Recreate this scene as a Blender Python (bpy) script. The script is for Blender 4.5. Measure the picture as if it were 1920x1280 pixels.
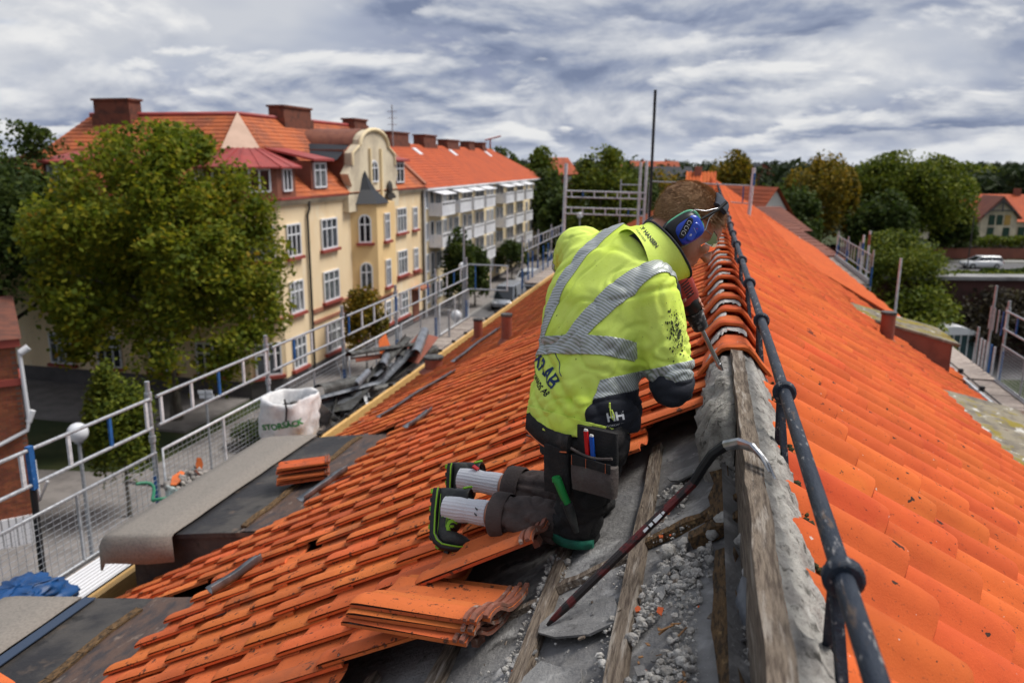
import bpy, bmesh, math, random
import numpy as np
from mathutils import Vector, Matrix, noise
from mathutils.bvhtree import BVHTree
for _o in list(bpy.data.objects): bpy.data.objects.remove(_o)
SC = bpy.context.scene
COL = SC.collection
RND = random.Random(7)
V = Vector
rad = math.radians

# ---------------------------------------------------------------- camera
EYE = V((0.0, 0.0, 12.0))                 # roof ridge runs along +Y at x = 0.14
YAW, PITCH, ROLL = 13.6, 12.75, 0.4
cam_d = bpy.data.cameras.new('camera'); cam = bpy.data.objects.new('camera', cam_d); COL.objects.link(cam)
cam_d.sensor_width = 36.0; cam_d.lens = 1493.0 / 1920 * 36; cam_d.clip_start = 0.05; cam_d.clip_end = 6000
_sy, _cy, _sp, _cp = math.sin(rad(YAW)), math.cos(rad(YAW)), math.sin(rad(PITCH)), math.cos(rad(PITCH))
FWD = V((-_sy * _cp, _cy * _cp, -_sp)); _rt = V((_cy, _sy, 0)); _up = _rt.cross(FWD)
RGT = _rt * math.cos(rad(ROLL)) + _up * math.sin(rad(ROLL)); UPV = _up * math.cos(rad(ROLL)) - _rt * math.sin(rad(ROLL))
cam.matrix_world = Matrix(((RGT.x, UPV.x, -FWD.x, EYE.x), (RGT.y, UPV.y, -FWD.y, EYE.y), (RGT.z, UPV.z, -FWD.z, EYE.z), (0, 0, 0, 1)))
cam_d.dof.use_dof = True; cam_d.dof.focus_distance = 2.35; cam_d.dof.aperture_fstop = 3.6
SC.camera = cam

# ---------------------------------------------------------------- sun, sky, exposure
SUN_EL, SUN_AZ = 58.0, 62.0               # azimuth clockwise from +Y: high on the right
sd = bpy.data.lights.new('sun', 'SUN'); sd.energy = 1.5; sd.angle = rad(24); sd.color = (1.0, 0.96, 0.90)
sun = bpy.data.objects.new('sun', sd); COL.objects.link(sun)
_d = V((math.sin(rad(SUN_AZ)) * math.cos(rad(SUN_EL)), math.cos(rad(SUN_AZ)) * math.cos(rad(SUN_EL)), math.sin(rad(SUN_EL))))
sun.rotation_euler = _d.to_track_quat('Z', 'Y').to_euler()
SC.view_settings.view_transform = 'Standard'; SC.view_settings.look = 'None'
SC.view_settings.gamma = 1.0; SC.view_settings.use_curve_mapping = False
SC.view_settings.exposure = 1.3
SC.render.film_transparent = False
try:
    SC.cycles.use_denoising = True; SC.cycles.max_bounces = 6; SC.cycles.diffuse_bounces = 3
    SC.cycles.glossy_bounces = 2; SC.cycles.transmission_bounces = 4; SC.cycles.transparent_max_bounces = 6
    SC.cycles.caustics_reflective = False; SC.cycles.caustics_refractive = False
except Exception: pass

class NT:
    """small node-tree writer"""
    def __init__(s, tree): s.t = tree; s.n = tree.nodes; s.l = tree.links
    def node(s, typ, **kw):
        n = s.n.new(typ)
        ins = kw.pop('ins', {})
        for k, v in kw.items(): setattr(n, k, v)
        for k, v in ins.items():
            if hasattr(v, 'is_output') or hasattr(v, 'links'): s.l.new(v, n.inputs[k])
            else: n.inputs[k].default_value = v
        return n
    def math(s, op, a, b=None, c=None, clamp=False):
        n = s.n.new('ShaderNodeMath'); n.operation = op; n.use_clamp = clamp
        for i, v in enumerate((a, b, c)):
            if v is None: continue
            if hasattr(v, 'links'): s.l.new(v, n.inputs[i])
            else: n.inputs[i].default_value = v
        return n.outputs[0]
    def mix(s, fac, a, b, mode='MIX'):
        n = s.n.new('ShaderNodeMix'); n.data_type = 'RGBA'; n.blend_type = mode; n.clamp_factor = True
        for k, v in ((0, fac), (6, a), (7, b)):
            if hasattr(v, 'links'): s.l.new(v, n.inputs[k])
            else: n.inputs[k].default_value = (v if k == 0 else (*v, 1) if len(v) == 3 else v)
        return n.outputs[2]
    def ramp(s, fac, stops, interp='LINEAR'):
        n = s.n.new('ShaderNodeValToRGB'); n.color_ramp.interpolation = interp
        e = n.color_ramp.elements
        while len(e) < len(stops): e.new(0.5)
        for q, (p, c) in zip(e, stops): q.position = p; q.color = (*c, 1) if len(c) == 3 else c
        s.l.new(fac, n.inputs[0]); return n.outputs[0]
    def noise(s, vec, scale, detail=4, rough=0.55, dist=0.0, w=None):
        n = s.n.new('ShaderNodeTexNoise'); n.inputs['Scale'].default_value = scale; n.inputs['Detail'].default_value = detail
        n.inputs['Roughness'].default_value = rough; n.inputs['Distortion'].default_value = dist
        if vec is not None: s.l.new(vec, n.inputs['Vector'])
        return n.outputs[0]
    def maprange(s, v, a, b, c=0.0, d=1.0, smooth=True):
        n = s.n.new('ShaderNodeMapRange'); n.interpolation_type = 'SMOOTHSTEP' if smooth else 'LINEAR'
        s.l.new(v, n.inputs[0])
        for i, q in enumerate((a, b, c, d)): n.inputs[i + 1].default_value = q
        return n.outputs[0]

SKYL = ((.55, 1.9, 1.7, .42, .13, .95, .022), (.36, 1.6, 4.2, .46, .08, .95, .016), (.22, 1.5, 7.3, .50, .06, .9, .011))
W = bpy.data.worlds.new('World'); SC.world = W; W.use_nodes = True
def build_sky():
    t = NT(W.node_tree); t.n.clear()
    tc = t.node('ShaderNodeTexCoord')
    sp = t.node('ShaderNodeSeparateXYZ', ins={0: tc.outputs['Generated']})
    x, y, z = sp.outputs
    zz = t.math('MAXIMUM', z, 0.0)
    def pv(off, h, seed):     # a cloud deck seen in perspective; off looks a little higher up in the same cloud
        zp = t.math('ADD', t.math('ADD', zz, off), h)
        c = t.node('ShaderNodeCombineXYZ')
        t.l.new(t.math('DIVIDE', x, zp), c.inputs[0]); t.l.new(t.math('DIVIDE', y, zp), c.inputs[1]); c.inputs[2].default_value = seed
        return c.outputs[0]
    big = t.noise(pv(0.0, .22, 9.1), 0.8, 4, 0.55)
    sky = t.node('ShaderNodeTexSky', sky_type='NISHITA', sun_disc=False, sun_elevation=rad(SUN_EL), sun_rotation=rad(SUN_AZ))
    skyc = t.mix(1.0, sky.outputs[0], (0.36, 0.42, 0.58), 'MULTIPLY')
    c = t.mix(t.maprange(big, 0.14, 0.24), skyc, t.ramp(big, [(0.38, (2.4, 2.5, 2.72)), (0.5, (1.75, 1.93, 2.35)), (0.62, (1.15, 1.32, 1.85))]))
    for h, sc, seed, th, soft, amt, dz in SKYL:
        n1 = t.noise(pv(0.0, h, seed), sc, 9, 0.555, 0.25); n2 = t.noise(pv(dz, h, seed), sc, 9, 0.555, 0.25)
        cov = t.math('MULTIPLY', t.maprange(n1, th, th + soft), amt)
        up = t.math('MULTIPLY', t.math('SUBTRACT', n1, n2), 5.0)         # tops catch the light, undersides stay grey
        core = t.math('MULTIPLY', t.math('SUBTRACT', n1, th + .10), -1.5)
        lit = t.math('ADD', t.math('ADD', up, core), t.math('ADD', t.math('MULTIPLY', t.math('SUBTRACT', big, .5), -1.6), 0.47))
        cl = t.ramp(lit, [(0.0, (0.75, 0.93, 1.42)), (0.25, (1.18, 1.37, 1.86)), (0.5, (1.95, 2.08, 2.38)), (0.75, (2.75, 2.82, 2.98)), (1.0, (3.4, 3.4, 3.4))])
        c = t.mix(cov, c, cl)
    hz = t.maprange(z, 0.0, 0.035, 0.55, 0.0)
    c = t.mix(hz, c, (2.7, 2.85, 3.15))
    bg = t.node('ShaderNodeBackground', ins={'Color': c, 'Strength': 0.1})
    o = t.node('ShaderNodeOutputWorld'); t.l.new(bg.outputs[0], o.inputs[0])
build_sky()
# ================================================================ helpers
def tag(o, label=None, cat=None, group=None, kind=None):
    if label: o['label'] = label
    if cat: o['category'] = cat
    if group: o['group'] = group
    if kind: o['kind'] = kind
    return o
def empty(name, loc=(0, 0, 0), label=None, cat=None, group=None, rz=0.0, kind=None):
    o = bpy.data.objects.new(name, None); COL.objects.link(o); o.location = loc; o.rotation_euler.z = rz
    o.empty_display_size = 0.2
    return tag(o, label, cat, group, kind)
def link(o, parent=None):
    COL.objects.link(o)
    if parent is not None: o.parent = parent
    return o
def copy_tree(o, parent=None):
    c = o.copy(); COL.objects.link(c); c.parent = parent
    for ch in list(o.children): copy_tree(ch, c)
    return c
def frame(d, hint=V((0, 0, 1))):
    d = V(d).normalized()
    if abs(d.dot(hint)) > 0.97: hint = V((1, 0, 0))
    a = d.cross(hint).normalized(); return a, a.cross(d).normalized(), d

class MB:
    def __init__(s): s.v = []; s.f = []; s.m = []; s.sm = []; s.cur = 0
    def quad(s, *p, smooth=False):
        n = len(s.v); s.v += [tuple(q) for q in p]; s.f.append(tuple(range(n, n + len(p)))); s.m.append(s.cur); s.sm.append(smooth); return s
    def raw(s, vs, fs, smooth=False):
        n = len(s.v); s.v += [tuple(q) for q in vs]
        for f in fs: s.f.append(tuple(i + n for i in f)); s.m.append(s.cur); s.sm.append(smooth)
        return s
    def box(s, a, b, M=None):
        (x0, y0, z0), (x1, y1, z1) = a, b
        vs = [V(p) for p in ((x0, y0, z0), (x1, y0, z0), (x1, y1, z0), (x0, y1, z0), (x0, y0, z1), (x1, y0, z1), (x1, y1, z1), (x0, y1, z1))]
        if M is not None: vs = [M @ p for p in vs]
        return s.raw(vs, [(3, 2, 1, 0), (4, 5, 6, 7), (0, 1, 5, 4), (1, 2, 6, 5), (2, 3, 7, 6), (3, 0, 4, 7)])
    def beam(s, p0, p1, w, h, hint=V((0, 0, 1)), bev=0.0):
        p0, p1 = V(p0), V(p1); a, b, d = frame(p1 - p0, hint)
        if bev:
            q = bev; pr = [(-w/2+q, -h/2), (w/2-q, -h/2), (w/2, -h/2+q), (w/2, h/2-q), (w/2-q, h/2), (-w/2+q, h/2), (-w/2, h/2-q), (-w/2, -h/2+q)]
        else: pr = [(-w/2, -h/2), (w/2, -h/2), (w/2, h/2), (-w/2, h/2)]
        return s.loft([[p + a * x + b * y for x, y in pr] for p in (p0, p1)])
    def loft(s, rings, smooth=False, cap=True, closed=True):
        n = len(rings[0]); vs = [p for r in rings for p in r]; fs = []
        for i in range(len(rings) - 1):
            for j in range(n if closed else n - 1):
                k = (j + 1) % n; fs.append((i * n + j, i * n + k, (i + 1) * n + k, (i + 1) * n + j))
        s.raw(vs, fs, smooth)
        if cap:
            s.raw(rings[0], [tuple(range(n))[::-1]]); s.raw(rings[-1], [tuple(range(n))])
        return s
    def tube(s, pts, r, n=8, smooth=True, cap=True):
        pts = [V(p) for p in pts]; rs = r if isinstance(r, (list, tuple)) else [r] * len(pts); rings = []; prev = None
        for i, p in enumerate(pts):
            d = (pts[min(i + 1, len(pts) - 1)] - pts[max(i - 1, 0)])
            if prev is None: a, b, _ = frame(d)
            else:
                d.normalize(); a = (prev - d * prev.dot(d)).normalized(); b = a.cross(d) * -1; b = d.cross(a)
            prev = a
            a2 = a; b2 = d.normalized().cross(a2)
            rings.append([p + (a2 * math.cos(2 * math.pi * k / n) + b2 * math.sin(2 * math.pi * k / n)) * rs[i] for k in range(n)])
        return s.loft(rings, smooth, cap)
    def ico(s, c, r, M=None, sub=1, jit=0.0, rnd=None):
        bm = bmesh.new(); bmesh.ops.create_icosphere(bm, subdivisions=sub, radius=1.0)
        r = r if isinstance(r, (tuple, list)) else (r, r, r); vs = []
        for v in bm.verts:
            k = 1 + (rnd.uniform(-jit, jit) if rnd else 0); p = V((v.co.x * r[0], v.co.y * r[1], v.co.z * r[2])) * k
            if M is not None: p = M @ p
            vs.append(V(c) + p)
        fs = [tuple(q.index for q in f.verts) for f in bm.faces]; bm.free()
        return s.raw(vs, fs, True)
    def sphere(s, c, r, nu=14, nv=9):
        r = r if isinstance(r, (tuple, list)) else (r, r, r); rings = []
        for i in range(nv + 1):
            t = math.pi * i / nv; t = min(max(t, 0.02), math.pi - 0.02)
            rings.append([V(c) + V((r[0] * math.sin(t) * math.cos(2 * math.pi * j / nu), r[1] * math.sin(t) * math.sin(2 * math.pi * j / nu), r[2] * math.cos(t))) for j in range(nu)])
        return s.loft(rings[::-1], True, True)
    def mesh(s, name, mats):
        me = bpy.data.meshes.new(name); me.from_pydata(s.v, [], s.f)
        mats = mats if isinstance(mats, (list, tuple)) else [mats]
        for m in mats: me.materials.append(m)
        me.polygons.foreach_set('material_index', s.m); me.polygons.foreach_set('use_smooth', s.sm); me.update()
        return me
    def build(s, name, mats, parent=None, loc=None):
        o = bpy.data.objects.new(name, s.mesh(name, mats)); link(o, parent)
        if loc is not None: o.location = loc
        return o
def clean(o, dist=1e-4, normals=True):
    bm = bmesh.new(); bm.from_mesh(o.data); bmesh.ops.remove_doubles(bm, verts=bm.verts, dist=dist)
    if normals: bmesh.ops.recalc_face_normals(bm, faces=bm.faces)
    bm.to_mesh(o.data); bm.free(); return o
def bevel(o, w, seg=2):
    bm = bmesh.new(); bm.from_mesh(o.data); bmesh.ops.remove_doubles(bm, verts=bm.verts, dist=1e-5)
    bmesh.ops.recalc_face_normals(bm, faces=bm.faces)
    ed = [e for e in bm.edges if len(e.link_faces) == 2 and e.calc_face_angle(0) > 0.5]
    bmesh.ops.bevel(bm, geom=ed, offset=w, segments=seg, affect='EDGES', profile=0.5); bm.to_mesh(o.data); bm.free(); return o

# ================================================================ materials
MATS = {}
def mat(name, col, rough=0.7, col2=None, nscale=8.0, lo=0.4, hi=0.65, detail=5, bump=0.0, bscale=40.0, spec=0.4, metal=0.0,
        spots=None, island=0.0, coord='pos', stretch=None, layers=()):
    """principled surface: base colour broken up by noise, optional second spot colours, per-piece variation and relief.
    spots / layers: (colour, scale, threshold_lo, threshold_hi, amount)"""
    m = bpy.data.materials.new(name); m.use_nodes = True; t = NT(m.node_tree); t.n.clear()
    if coord == 'pos': vec = t.node('ShaderNodeNewGeometry').outputs['Position']
    else: vec = t.node('ShaderNodeTexCoord').outputs['Object']
    if stretch:
        mp = t.node('ShaderNodeMapping', ins={'Vector': vec}); mp.inputs['Scale'].default_value = stretch; vec = mp.outputs[0]
    c = None
    if col2 is not None:
        c = t.mix(t.maprange(t.noise(vec, nscale, detail, 0.6), lo, hi), col, col2)
    for L in (([spots] if spots else []) + list(layers)):
        sc, s0, a, b, amt = L
        f = t.math('MULTIPLY', t.maprange(t.noise(vec, s0, 4, 0.6), a, b), amt)
        c = t.mix(f, c if c is not None else col, sc)
    if island:
        g = t.node('ShaderNodeNewGeometry'); oi = t.node('ShaderNodeObjectInfo')
        r = t.math('FRACT', t.math('ADD', g.outputs['Random Per Island'], oi.outputs['Random']))
        hs = t.node('ShaderNodeHueSaturation', ins={'Color': c if c is not None else (*col, 1)})
        t.l.new(t.math('ADD', t.math('MULTIPLY', r, island), 1 - island / 2), hs.inputs['Value'])
        r2 = t.math('FRACT', t.math('MULTIPLY', r, 7.31))
        t.l.new(t.math('ADD', t.math('MULTIPLY', r2, 0.012 * min(1, island * 3)), 0.5 - 0.006 * min(1, island * 3)), hs.inputs['Hue'])
        c = hs.outputs[0]
    b = t.node('ShaderNodeBsdfPrincipled')
    if c is None: b.inputs['Base Color'].default_value = (*col, 1)
    else: t.l.new(c, b.inputs['Base Color'])
    b.inputs['Roughness'].default_value = rough; b.inputs['Metallic'].default_value = metal; b.inputs['Specular IOR Level'].default_value = spec
    if bump:
        bp = t.node('ShaderNodeBump'); bp.inputs['Strength'].default_value = min(1, bump); bp.inputs['Distance'].default_value = 0.01 * max(1, bump)
        t.l.new(t.noise(vec, bscale, 5, 0.65), bp.inputs['Height']); t.l.new(bp.outputs[0], b.inputs['Normal'])
    o = t.node('ShaderNodeOutputMaterial'); t.l.new(b.outputs[0], o.inputs[0])
    MATS[name] = m; return m
def glassy(name, col, rough=0.08):
    m = mat(name, col, rough, spec=0.8); return m
LICHEN = (0.035, 0.03, 0.025)
mat('clay_left', (0.66, 0.155, 0.045), 0.85, (0.52, 0.12, 0.038), 5.0, 0.42, 0.7, bump=0.3, bscale=160, island=0.36, spec=0.2,
    layers=[(LICHEN, 30.0, 0.60, 0.67, 0.85), (LICHEN, 95.0, 0.64, 0.70, 0.8), ((0.25, 0.095, 0.055), 2.6, 0.56, 0.74, 0.55), ((0.42, 0.36, 0.30), 60.0, 0.71, 0.74, 0.6)])
mat('clay_right', (0.60, 0.116, 0.032), 0.88, (0.50, 0.09, 0.027), 4.0, 0.4, 0.7, bump=0.25, bscale=170, island=0.24, spec=0.15,
    layers=[((0.30, 0.07, 0.03), 60.0, 0.62, 0.70, 0.6), (LICHEN, 15.0, 0.672, 0.682, 0.95), (LICHEN, 70.0, 0.665, 0.69, 0.8), ((0.62, 0.6, 0.55), 40.0, 0.72, 0.74, 0.8), ((0.50, 0.062, 0.024), 1.6, 0.55, 0.7, 0.45), ((0.66, 0.17, 0.04), 2.3, 0.58, 0.7, 0.4)])
mat('clay_ridge', (0.56, 0.115, 0.032), 0.88, (0.42, 0.085, 0.028), 9.0, bump=0.25, bscale=120, island=0.35, spec=0.2,
    layers=[((0.16, 0.07, 0.05), 14.0, 0.6, 0.7, 0.6), ((0.7, 0.66, 0.6), 45.0, 0.70, 0.73, 0.7)])
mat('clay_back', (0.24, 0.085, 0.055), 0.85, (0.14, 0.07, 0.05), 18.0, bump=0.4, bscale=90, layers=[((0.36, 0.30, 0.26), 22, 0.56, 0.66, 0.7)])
mat('mortar', (0.44, 0.42, 0.385), 0.95, (0.27, 0.25, 0.23), 14.0, bump=1.6, bscale=55, layers=[((0.07, 0.065, 0.055), 22, 0.57, 0.66, 0.85), ((0.55, 0.53, 0.50), 9, 0.58, 0.68, 0.6)])
mat('mortar_lump', (0.52, 0.50, 0.47), 0.95, (0.30, 0.28, 0.26), 40.0, bump=1.0, bscale=120, island=0.5)
mat('moss', (0.035, 0.035, 0.02), 1.0, (0.09, 0.085, 0.03), 60.0, bump=1.5, bscale=150)
mat('old_wood', (0.26, 0.205, 0.155), 0.9, (0.11, 0.08, 0.06), 22.0, bump=1.0, bscale=60, stretch=(6, 0.6, 6),
    layers=[((0.44, 0.385, 0.33), 9, 0.53, 0.66, 0.8), ((0.03, 0.025, 0.02), 30, 0.62, 0.7, 0.7)])
mat('rotten_wood', (0.20, 0.115, 0.05), 0.95, (0.05, 0.035, 0.022), 26.0, bump=1.5, bscale=80, stretch=(4, 1, 4), layers=[((0.42, 0.27, 0.12), 12, 0.6, 0.7, 0.8)])
mat('felt', (0.15, 0.146, 0.145), 0.8, (0.23, 0.225, 0.22), 5.0, bump=0.9, bscale=40, spec=0.45, layers=[((0.50, 0.49, 0.48), 4.2, 0.54, 0.68, 0.85), ((0.05, 0.048, 0.047), 7, 0.58, 0.70, 0.85), ((0.5, 0.49, 0.48), 60, 0.66, 0.72, 0.6)])
mat('roof_felt', (0.022, 0.021, 0.023), 0.6, (0.065, 0.058, 0.052), 3.0, bump=0.7, bscale=18, spec=0.4, layers=[((0.17, 0.12, 0.085), 5, 0.58, 0.72, 0.6), ((0.01, 0.01, 0.01), 9, 0.58, 0.7, 0.7)])
mat('rust_felt', (0.10, 0.062, 0.048), 0.7, (0.045, 0.038, 0.04), 6.0, bump=0.7, bscale=20, layers=[((0.26, 0.20, 0.16), 9, 0.6, 0.72, 0.6)], stretch=(2.5, 1, 1))
mat('grey_cloth', (0.255, 0.228, 0.20), 0.95, (0.20, 0.18, 0.158), 60, bump=0.5, bscale=90)
mat('fresh_wood', (0.74, 0.46, 0.17), 0.6, (0.58, 0.33, 0.11), 20, bump=0.2, bscale=60, stretch=(8, 0.5, 8))
mat('deck_wood', (0.40, 0.335, 0.29), 0.85, (0.21, 0.17, 0.15), 14, bump=0.5, bscale=50, stretch=(0.8, 7, 7), island=0.4)
mat('galv', (0.42, 0.44, 0.47), 0.42, (0.30, 0.31, 0.33), 25, metal=0.3, bump=0.15, bscale=60)
mat('white_metal', (0.66, 0.68, 0.71), 0.55, (0.48, 0.49, 0.51), 18)
mat('blue_paint', (0.02, 0.115, 0.34), 0.5, (0.012, 0.07, 0.22), 20, layers=[((0.5, 0.55, 0.6), 34, 0.64, 0.7, 0.7)])
mat('black_metal', (0.012, 0.012, 0.014), 0.45)
mat('rail_paint', (0.014, 0.021, 0.036), 0.5, (0.028, 0.036, 0.052), 14, spec=0.3, bump=0.4, bscale=60, stretch=(3, 0.7, 3), layers=[((0.25, 0.24, 0.24), 24, 0.59, 0.66, 0.75), ((0.11, 0.075, 0.055), 11, 0.60, 0.68, 0.8)])
mat('lead', (0.10, 0.11, 0.125), 0.5, (0.19, 0.20, 0.22), 12, metal=0.4)
mat('zinc', (0.34, 0.36, 0.39), 0.35, (0.20, 0.215, 0.24), 7, metal=0.7, layers=[((0.05, 0.05, 0.055), 6, 0.6, 0.72, 0.6)])
mat('scrap', (0.05, 0.048, 0.045), 0.55, (0.12, 0.12, 0.115), 9, metal=0.3, layers=[((0.2, 0.21, 0.12), 6, 0.62, 0.74, 0.6)])
mat('brown_red', (0.27, 0.082, 0.05), 0.7, (0.21, 0.062, 0.04), 4)
mat('moss_sheet', (0.27, 0.235, 0.17), 0.9, (0.15, 0.13, 0.105), 6, bump=0.8, bscale=40, layers=[((0.26, 0.20, 0.015), 3.2, 0.5, 0.6, 0.9), ((0.60, 0.58, 0.54), 8, 0.60, 0.66, 0.9), ((0.12, 0.06, 0.045), 5, 0.62, 0.7, 0.7)])
# ================================================================ the roof we stand over
RX, AP = 0.14, 11.20
AL, AR = rad(29.5), rad(33.5)
def LP(s, y, n=0.0): return V((RX - s * math.cos(AL) - n * math.sin(AL), y, AP - s * math.sin(AL) + n * math.cos(AL)))
def RP(s, y, n=0.0): return V((RX + s * math.cos(AR) + n * math.sin(AR), y, AP - s * math.sin(AR) + n * math.cos(AR)))
YEND = 40.0
ROOF = empty('roof_building', (RX, 20, 0), 'long building whose orange clay-tile roof is being stripped along the ridge', 'building')
def rpart(mb, name, mats, parent=None):
    o = mb.build(name, mats); o.parent = parent or ROOF
    if parent is None: o.matrix_parent_inverse = Matrix.Translation((-RX, -20, 0))
    return o
def adopt(o, parent):      # keep world coordinates under an Empty that is only moved
    o.parent = parent; o.matrix_parent_inverse = Matrix.Translation(-V(parent.location)); return o

# walls
mat('render_wall', (0.30, 0.12, 0.08), 0.85, (0.25, 0.10, 0.07), 3)
m = MB(); m.box((-4.05, -2, 0), (-3.85, YEND, 8.6)); m.box((3.85, -2, 0), (4.05, YEND, 8.55)); m.box((-3.85, YEND - 0.2, 0), (3.85, YEND, 8.6))
m.quad((-3.85, YEND - 0.1, 8.6), (3.85, YEND - 0.1, 8.6), (RX, YEND - 0.1, 11.05)); rpart(m, 'wall', MATS['render_wall'])

# felted boarding under the tiles, a little wavy
UN = -0.10
def sheet(P, s0, s1, ds, y0, y1, dy, n0, amp, sc):
    ns = max(1, round((s1 - s0) / ds)); ny = max(1, round((y1 - y0) / dy)); vs = []; fs = []
    for i in range(ns + 1):
        for j in range(ny + 1):
            s, y = s0 + (s1 - s0) * i / ns, y0 + (y1 - y0) * j / ny
            vs.append(P(s, y, n0 + amp * noise.noise(V((s * sc, y * sc * 0.5, 1.3)))))
    for i in range(ns):
        for j in range(ny): a = i * (ny + 1) + j; fs.append((a, a + 1, a + ny + 2, a + ny + 1))
    return vs, fs
m = MB()
m.raw(*sheet(LP, 0.0, 1.6, 0.05, -1.0, 4.0, 0.05, UN, 0.014, 6.0), smooth=True)
m.quad(LP(1.6, -1, UN), LP(1.6, 4, UN), LP(5.05, 4, UN), LP(5.05, -1, UN)); m.quad(LP(0, 4, UN), LP(0, YEND, UN), LP(5.05, YEND, UN), LP(5.05, 4, UN))
m.quad(RP(0, -1, UN), RP(4.85, -1, UN), RP(4.85, YEND, UN), RP(0, YEND, UN))
o = rpart(m, 'underlay', MATS['felt'])
# battens along the ridge direction, bare ones worn and broken
def batten(s, y0, y1, w=0.042, h=0.028, mt='old_wood', n=UN + 0.012, wob=0.006, seed=0):
    r = random.Random(seed); m = MB(); ys = []; y = y0
    while y < y1: ys.append(y); y += r.uniform(0.05, 0.09) if mt == 'rotten_wood' else 0.22
    ys.append(y1); rings = []
    for y in ys:
        j = lambda a: r.uniform(-a, a) * (2.2 if mt == 'rotten_wood' else 1)
        ds = j(wob); k = 1 + j(0.08)
        rings.append([LP(s + ds - w / 2 * k, y, n - h / 2), LP(s + ds + w / 2 * k, y, n - h / 2), LP(s + ds + w / 2 * k + j(.002), y, n + h / 2 + j(.003)), LP(s + ds - w / 2 * k + j(.002), y, n + h / 2 + j(.003))])
    m.loft(rings); o = rpart(m, 'batten', MATS[mt]); return o
batten(0.105, 0.55, 1.85, 0.05, 0.04, 'rotten_wood', seed=3, wob=0.004)
batten(0.115, 2.05, 2.62, 0.05, 0.04, 'rotten_wood', seed=5)
batten(0.36, 0.5, 2.9, seed=6); batten(0.63, 0.5, 2.4, seed=7); batten(0.92, 0.4, 2.1, seed=8); batten(1.2, 0.4, 1.9, seed=9)
# counter laths running down the slope
def lath(s0, y0, s1, y1, w, h, mt, seed):
    r = random.Random(seed); m = MB(); rings = []
    for i in range(9):
        t = i / 8; s = s0 + (s1 - s0) * t; y = y0 + (y1 - y0) * t; k = 1 + r.uniform(-.18, .18); e = r.uniform(-.004, .004)
        rings.append([LP(s, y + e - w / 2 * k, UN), LP(s, y + e + w / 2 * k, UN), LP(s, y + e + w / 2 * k * .8, UN + h * k), LP(s, y + e - w / 2 * k * .8, UN + h * k)])
    m.loft(rings); return rpart(m, 'lath', MATS[mt])
lath(0.01, 2.16, 0.34, 2.09, .04, .022, 'rotten_wood', 1); lath(0.38, 2.06, 0.61, 2.02, .035, .02, 'old_wood', 2)
lath(0.02, 2.02, 0.20, 1.99, .05, .03, 'rotten_wood', 3); lath(0.40, 1.42, 0.62, 1.40, .03, .018, 'rotten_wood', 4); lath(0.66, 1.98, 0.9, 1.95, .03, .018, 'old_wood', 5)
# torn felt flaps and slate shards lying on the boarding
def flap(s, y, a, ln, wd, lift, seed, mt='felt'):
    r = random.Random(seed); m = MB(); n = 9; top = []; bot = []
    for i in range(n):
        t = 2 * math.pi * i / n; k = r.uniform(.75, 1.1); p, q = math.cos(t) * ln * k, math.sin(t) * wd * k
        ss, yy = s + p * math.cos(a) - q * math.sin(a), y + p * math.sin(a) + q * math.cos(a)
        lf = UN + 0.012 + lift * max(0, math.cos(t + seed)) + r.uniform(0, .004)
        top.append(LP(ss, yy, lf + .006)); bot.append(LP(ss, yy, lf))
    m.loft([bot, top]); return rpart(m, 'felt_piece', MATS[mt])
flap(0.50, 1.78, 0.3, .15, .09, .012, 1); flap(0.52, 1.50, 1.2, .14, .08, .012, 2); flap(0.06, 1.55, 1.4, .08, .035, .05, 5, 'lead'); flap(0.06, 1.12, 1.1, .07, .03, .05, 6, 'lead'); flap(.22, 2.5, .3, .09, .06, .012, 9); flap(.24, 1.16, .3, .08, .05, .01, 10)

# upright ridge board with a capping lath
m = MB(); r = random.Random(4); rings = []; rings2 = []
for i in range(27):
    y = 0.35 + i * 0.11; e = r.uniform(-.003, .003); q = r.uniform(-.004, .004)
    rings.append([V((RX - .018 + e, y, 11.0)), V((RX + .012 + e, y, 11.0)), V((RX + .012 + e, y, 11.262 + q)), V((RX - .018 + e, y, 11.262 + q))])
m.loft(rings); rpart(m, 'ridge_board', MATS['old_wood'])
m = MB(); rings = []
for i in range(27):
    y = 0.35 + i * 0.11; e = r.uniform(-.003, .003); q = r.uniform(-.003, .003)
    rings.append([V((RX - .022 + e, y, 11.265)), V((RX + .024 + e, y, 11.265)), V((RX + .024 + e, y, 11.292 + q)), V((RX - .020 + e, y, 11.296 + q))])
m.loft(rings); cap_lath = rpart(m, 'ridge_lath', MATS['old_wood'])
mat('screw', (0.6, 0.6, 0.58), 0.4, metal=0.5)
m = MB(); m.tube([(RX + .002, 1.12, 11.29), (RX + .002, 1.12, 11.301)], .009, 10); m.tube([(RX - .004, 1.40, 11.29), (RX + .004, 1.40, 11.315)], .0025, 6); rpart(m, 'screw', MATS['screw'], cap_lath).matrix_parent_inverse = Matrix.Translation((-RX, -20, 0)) @ Matrix.Identity(4)
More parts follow.
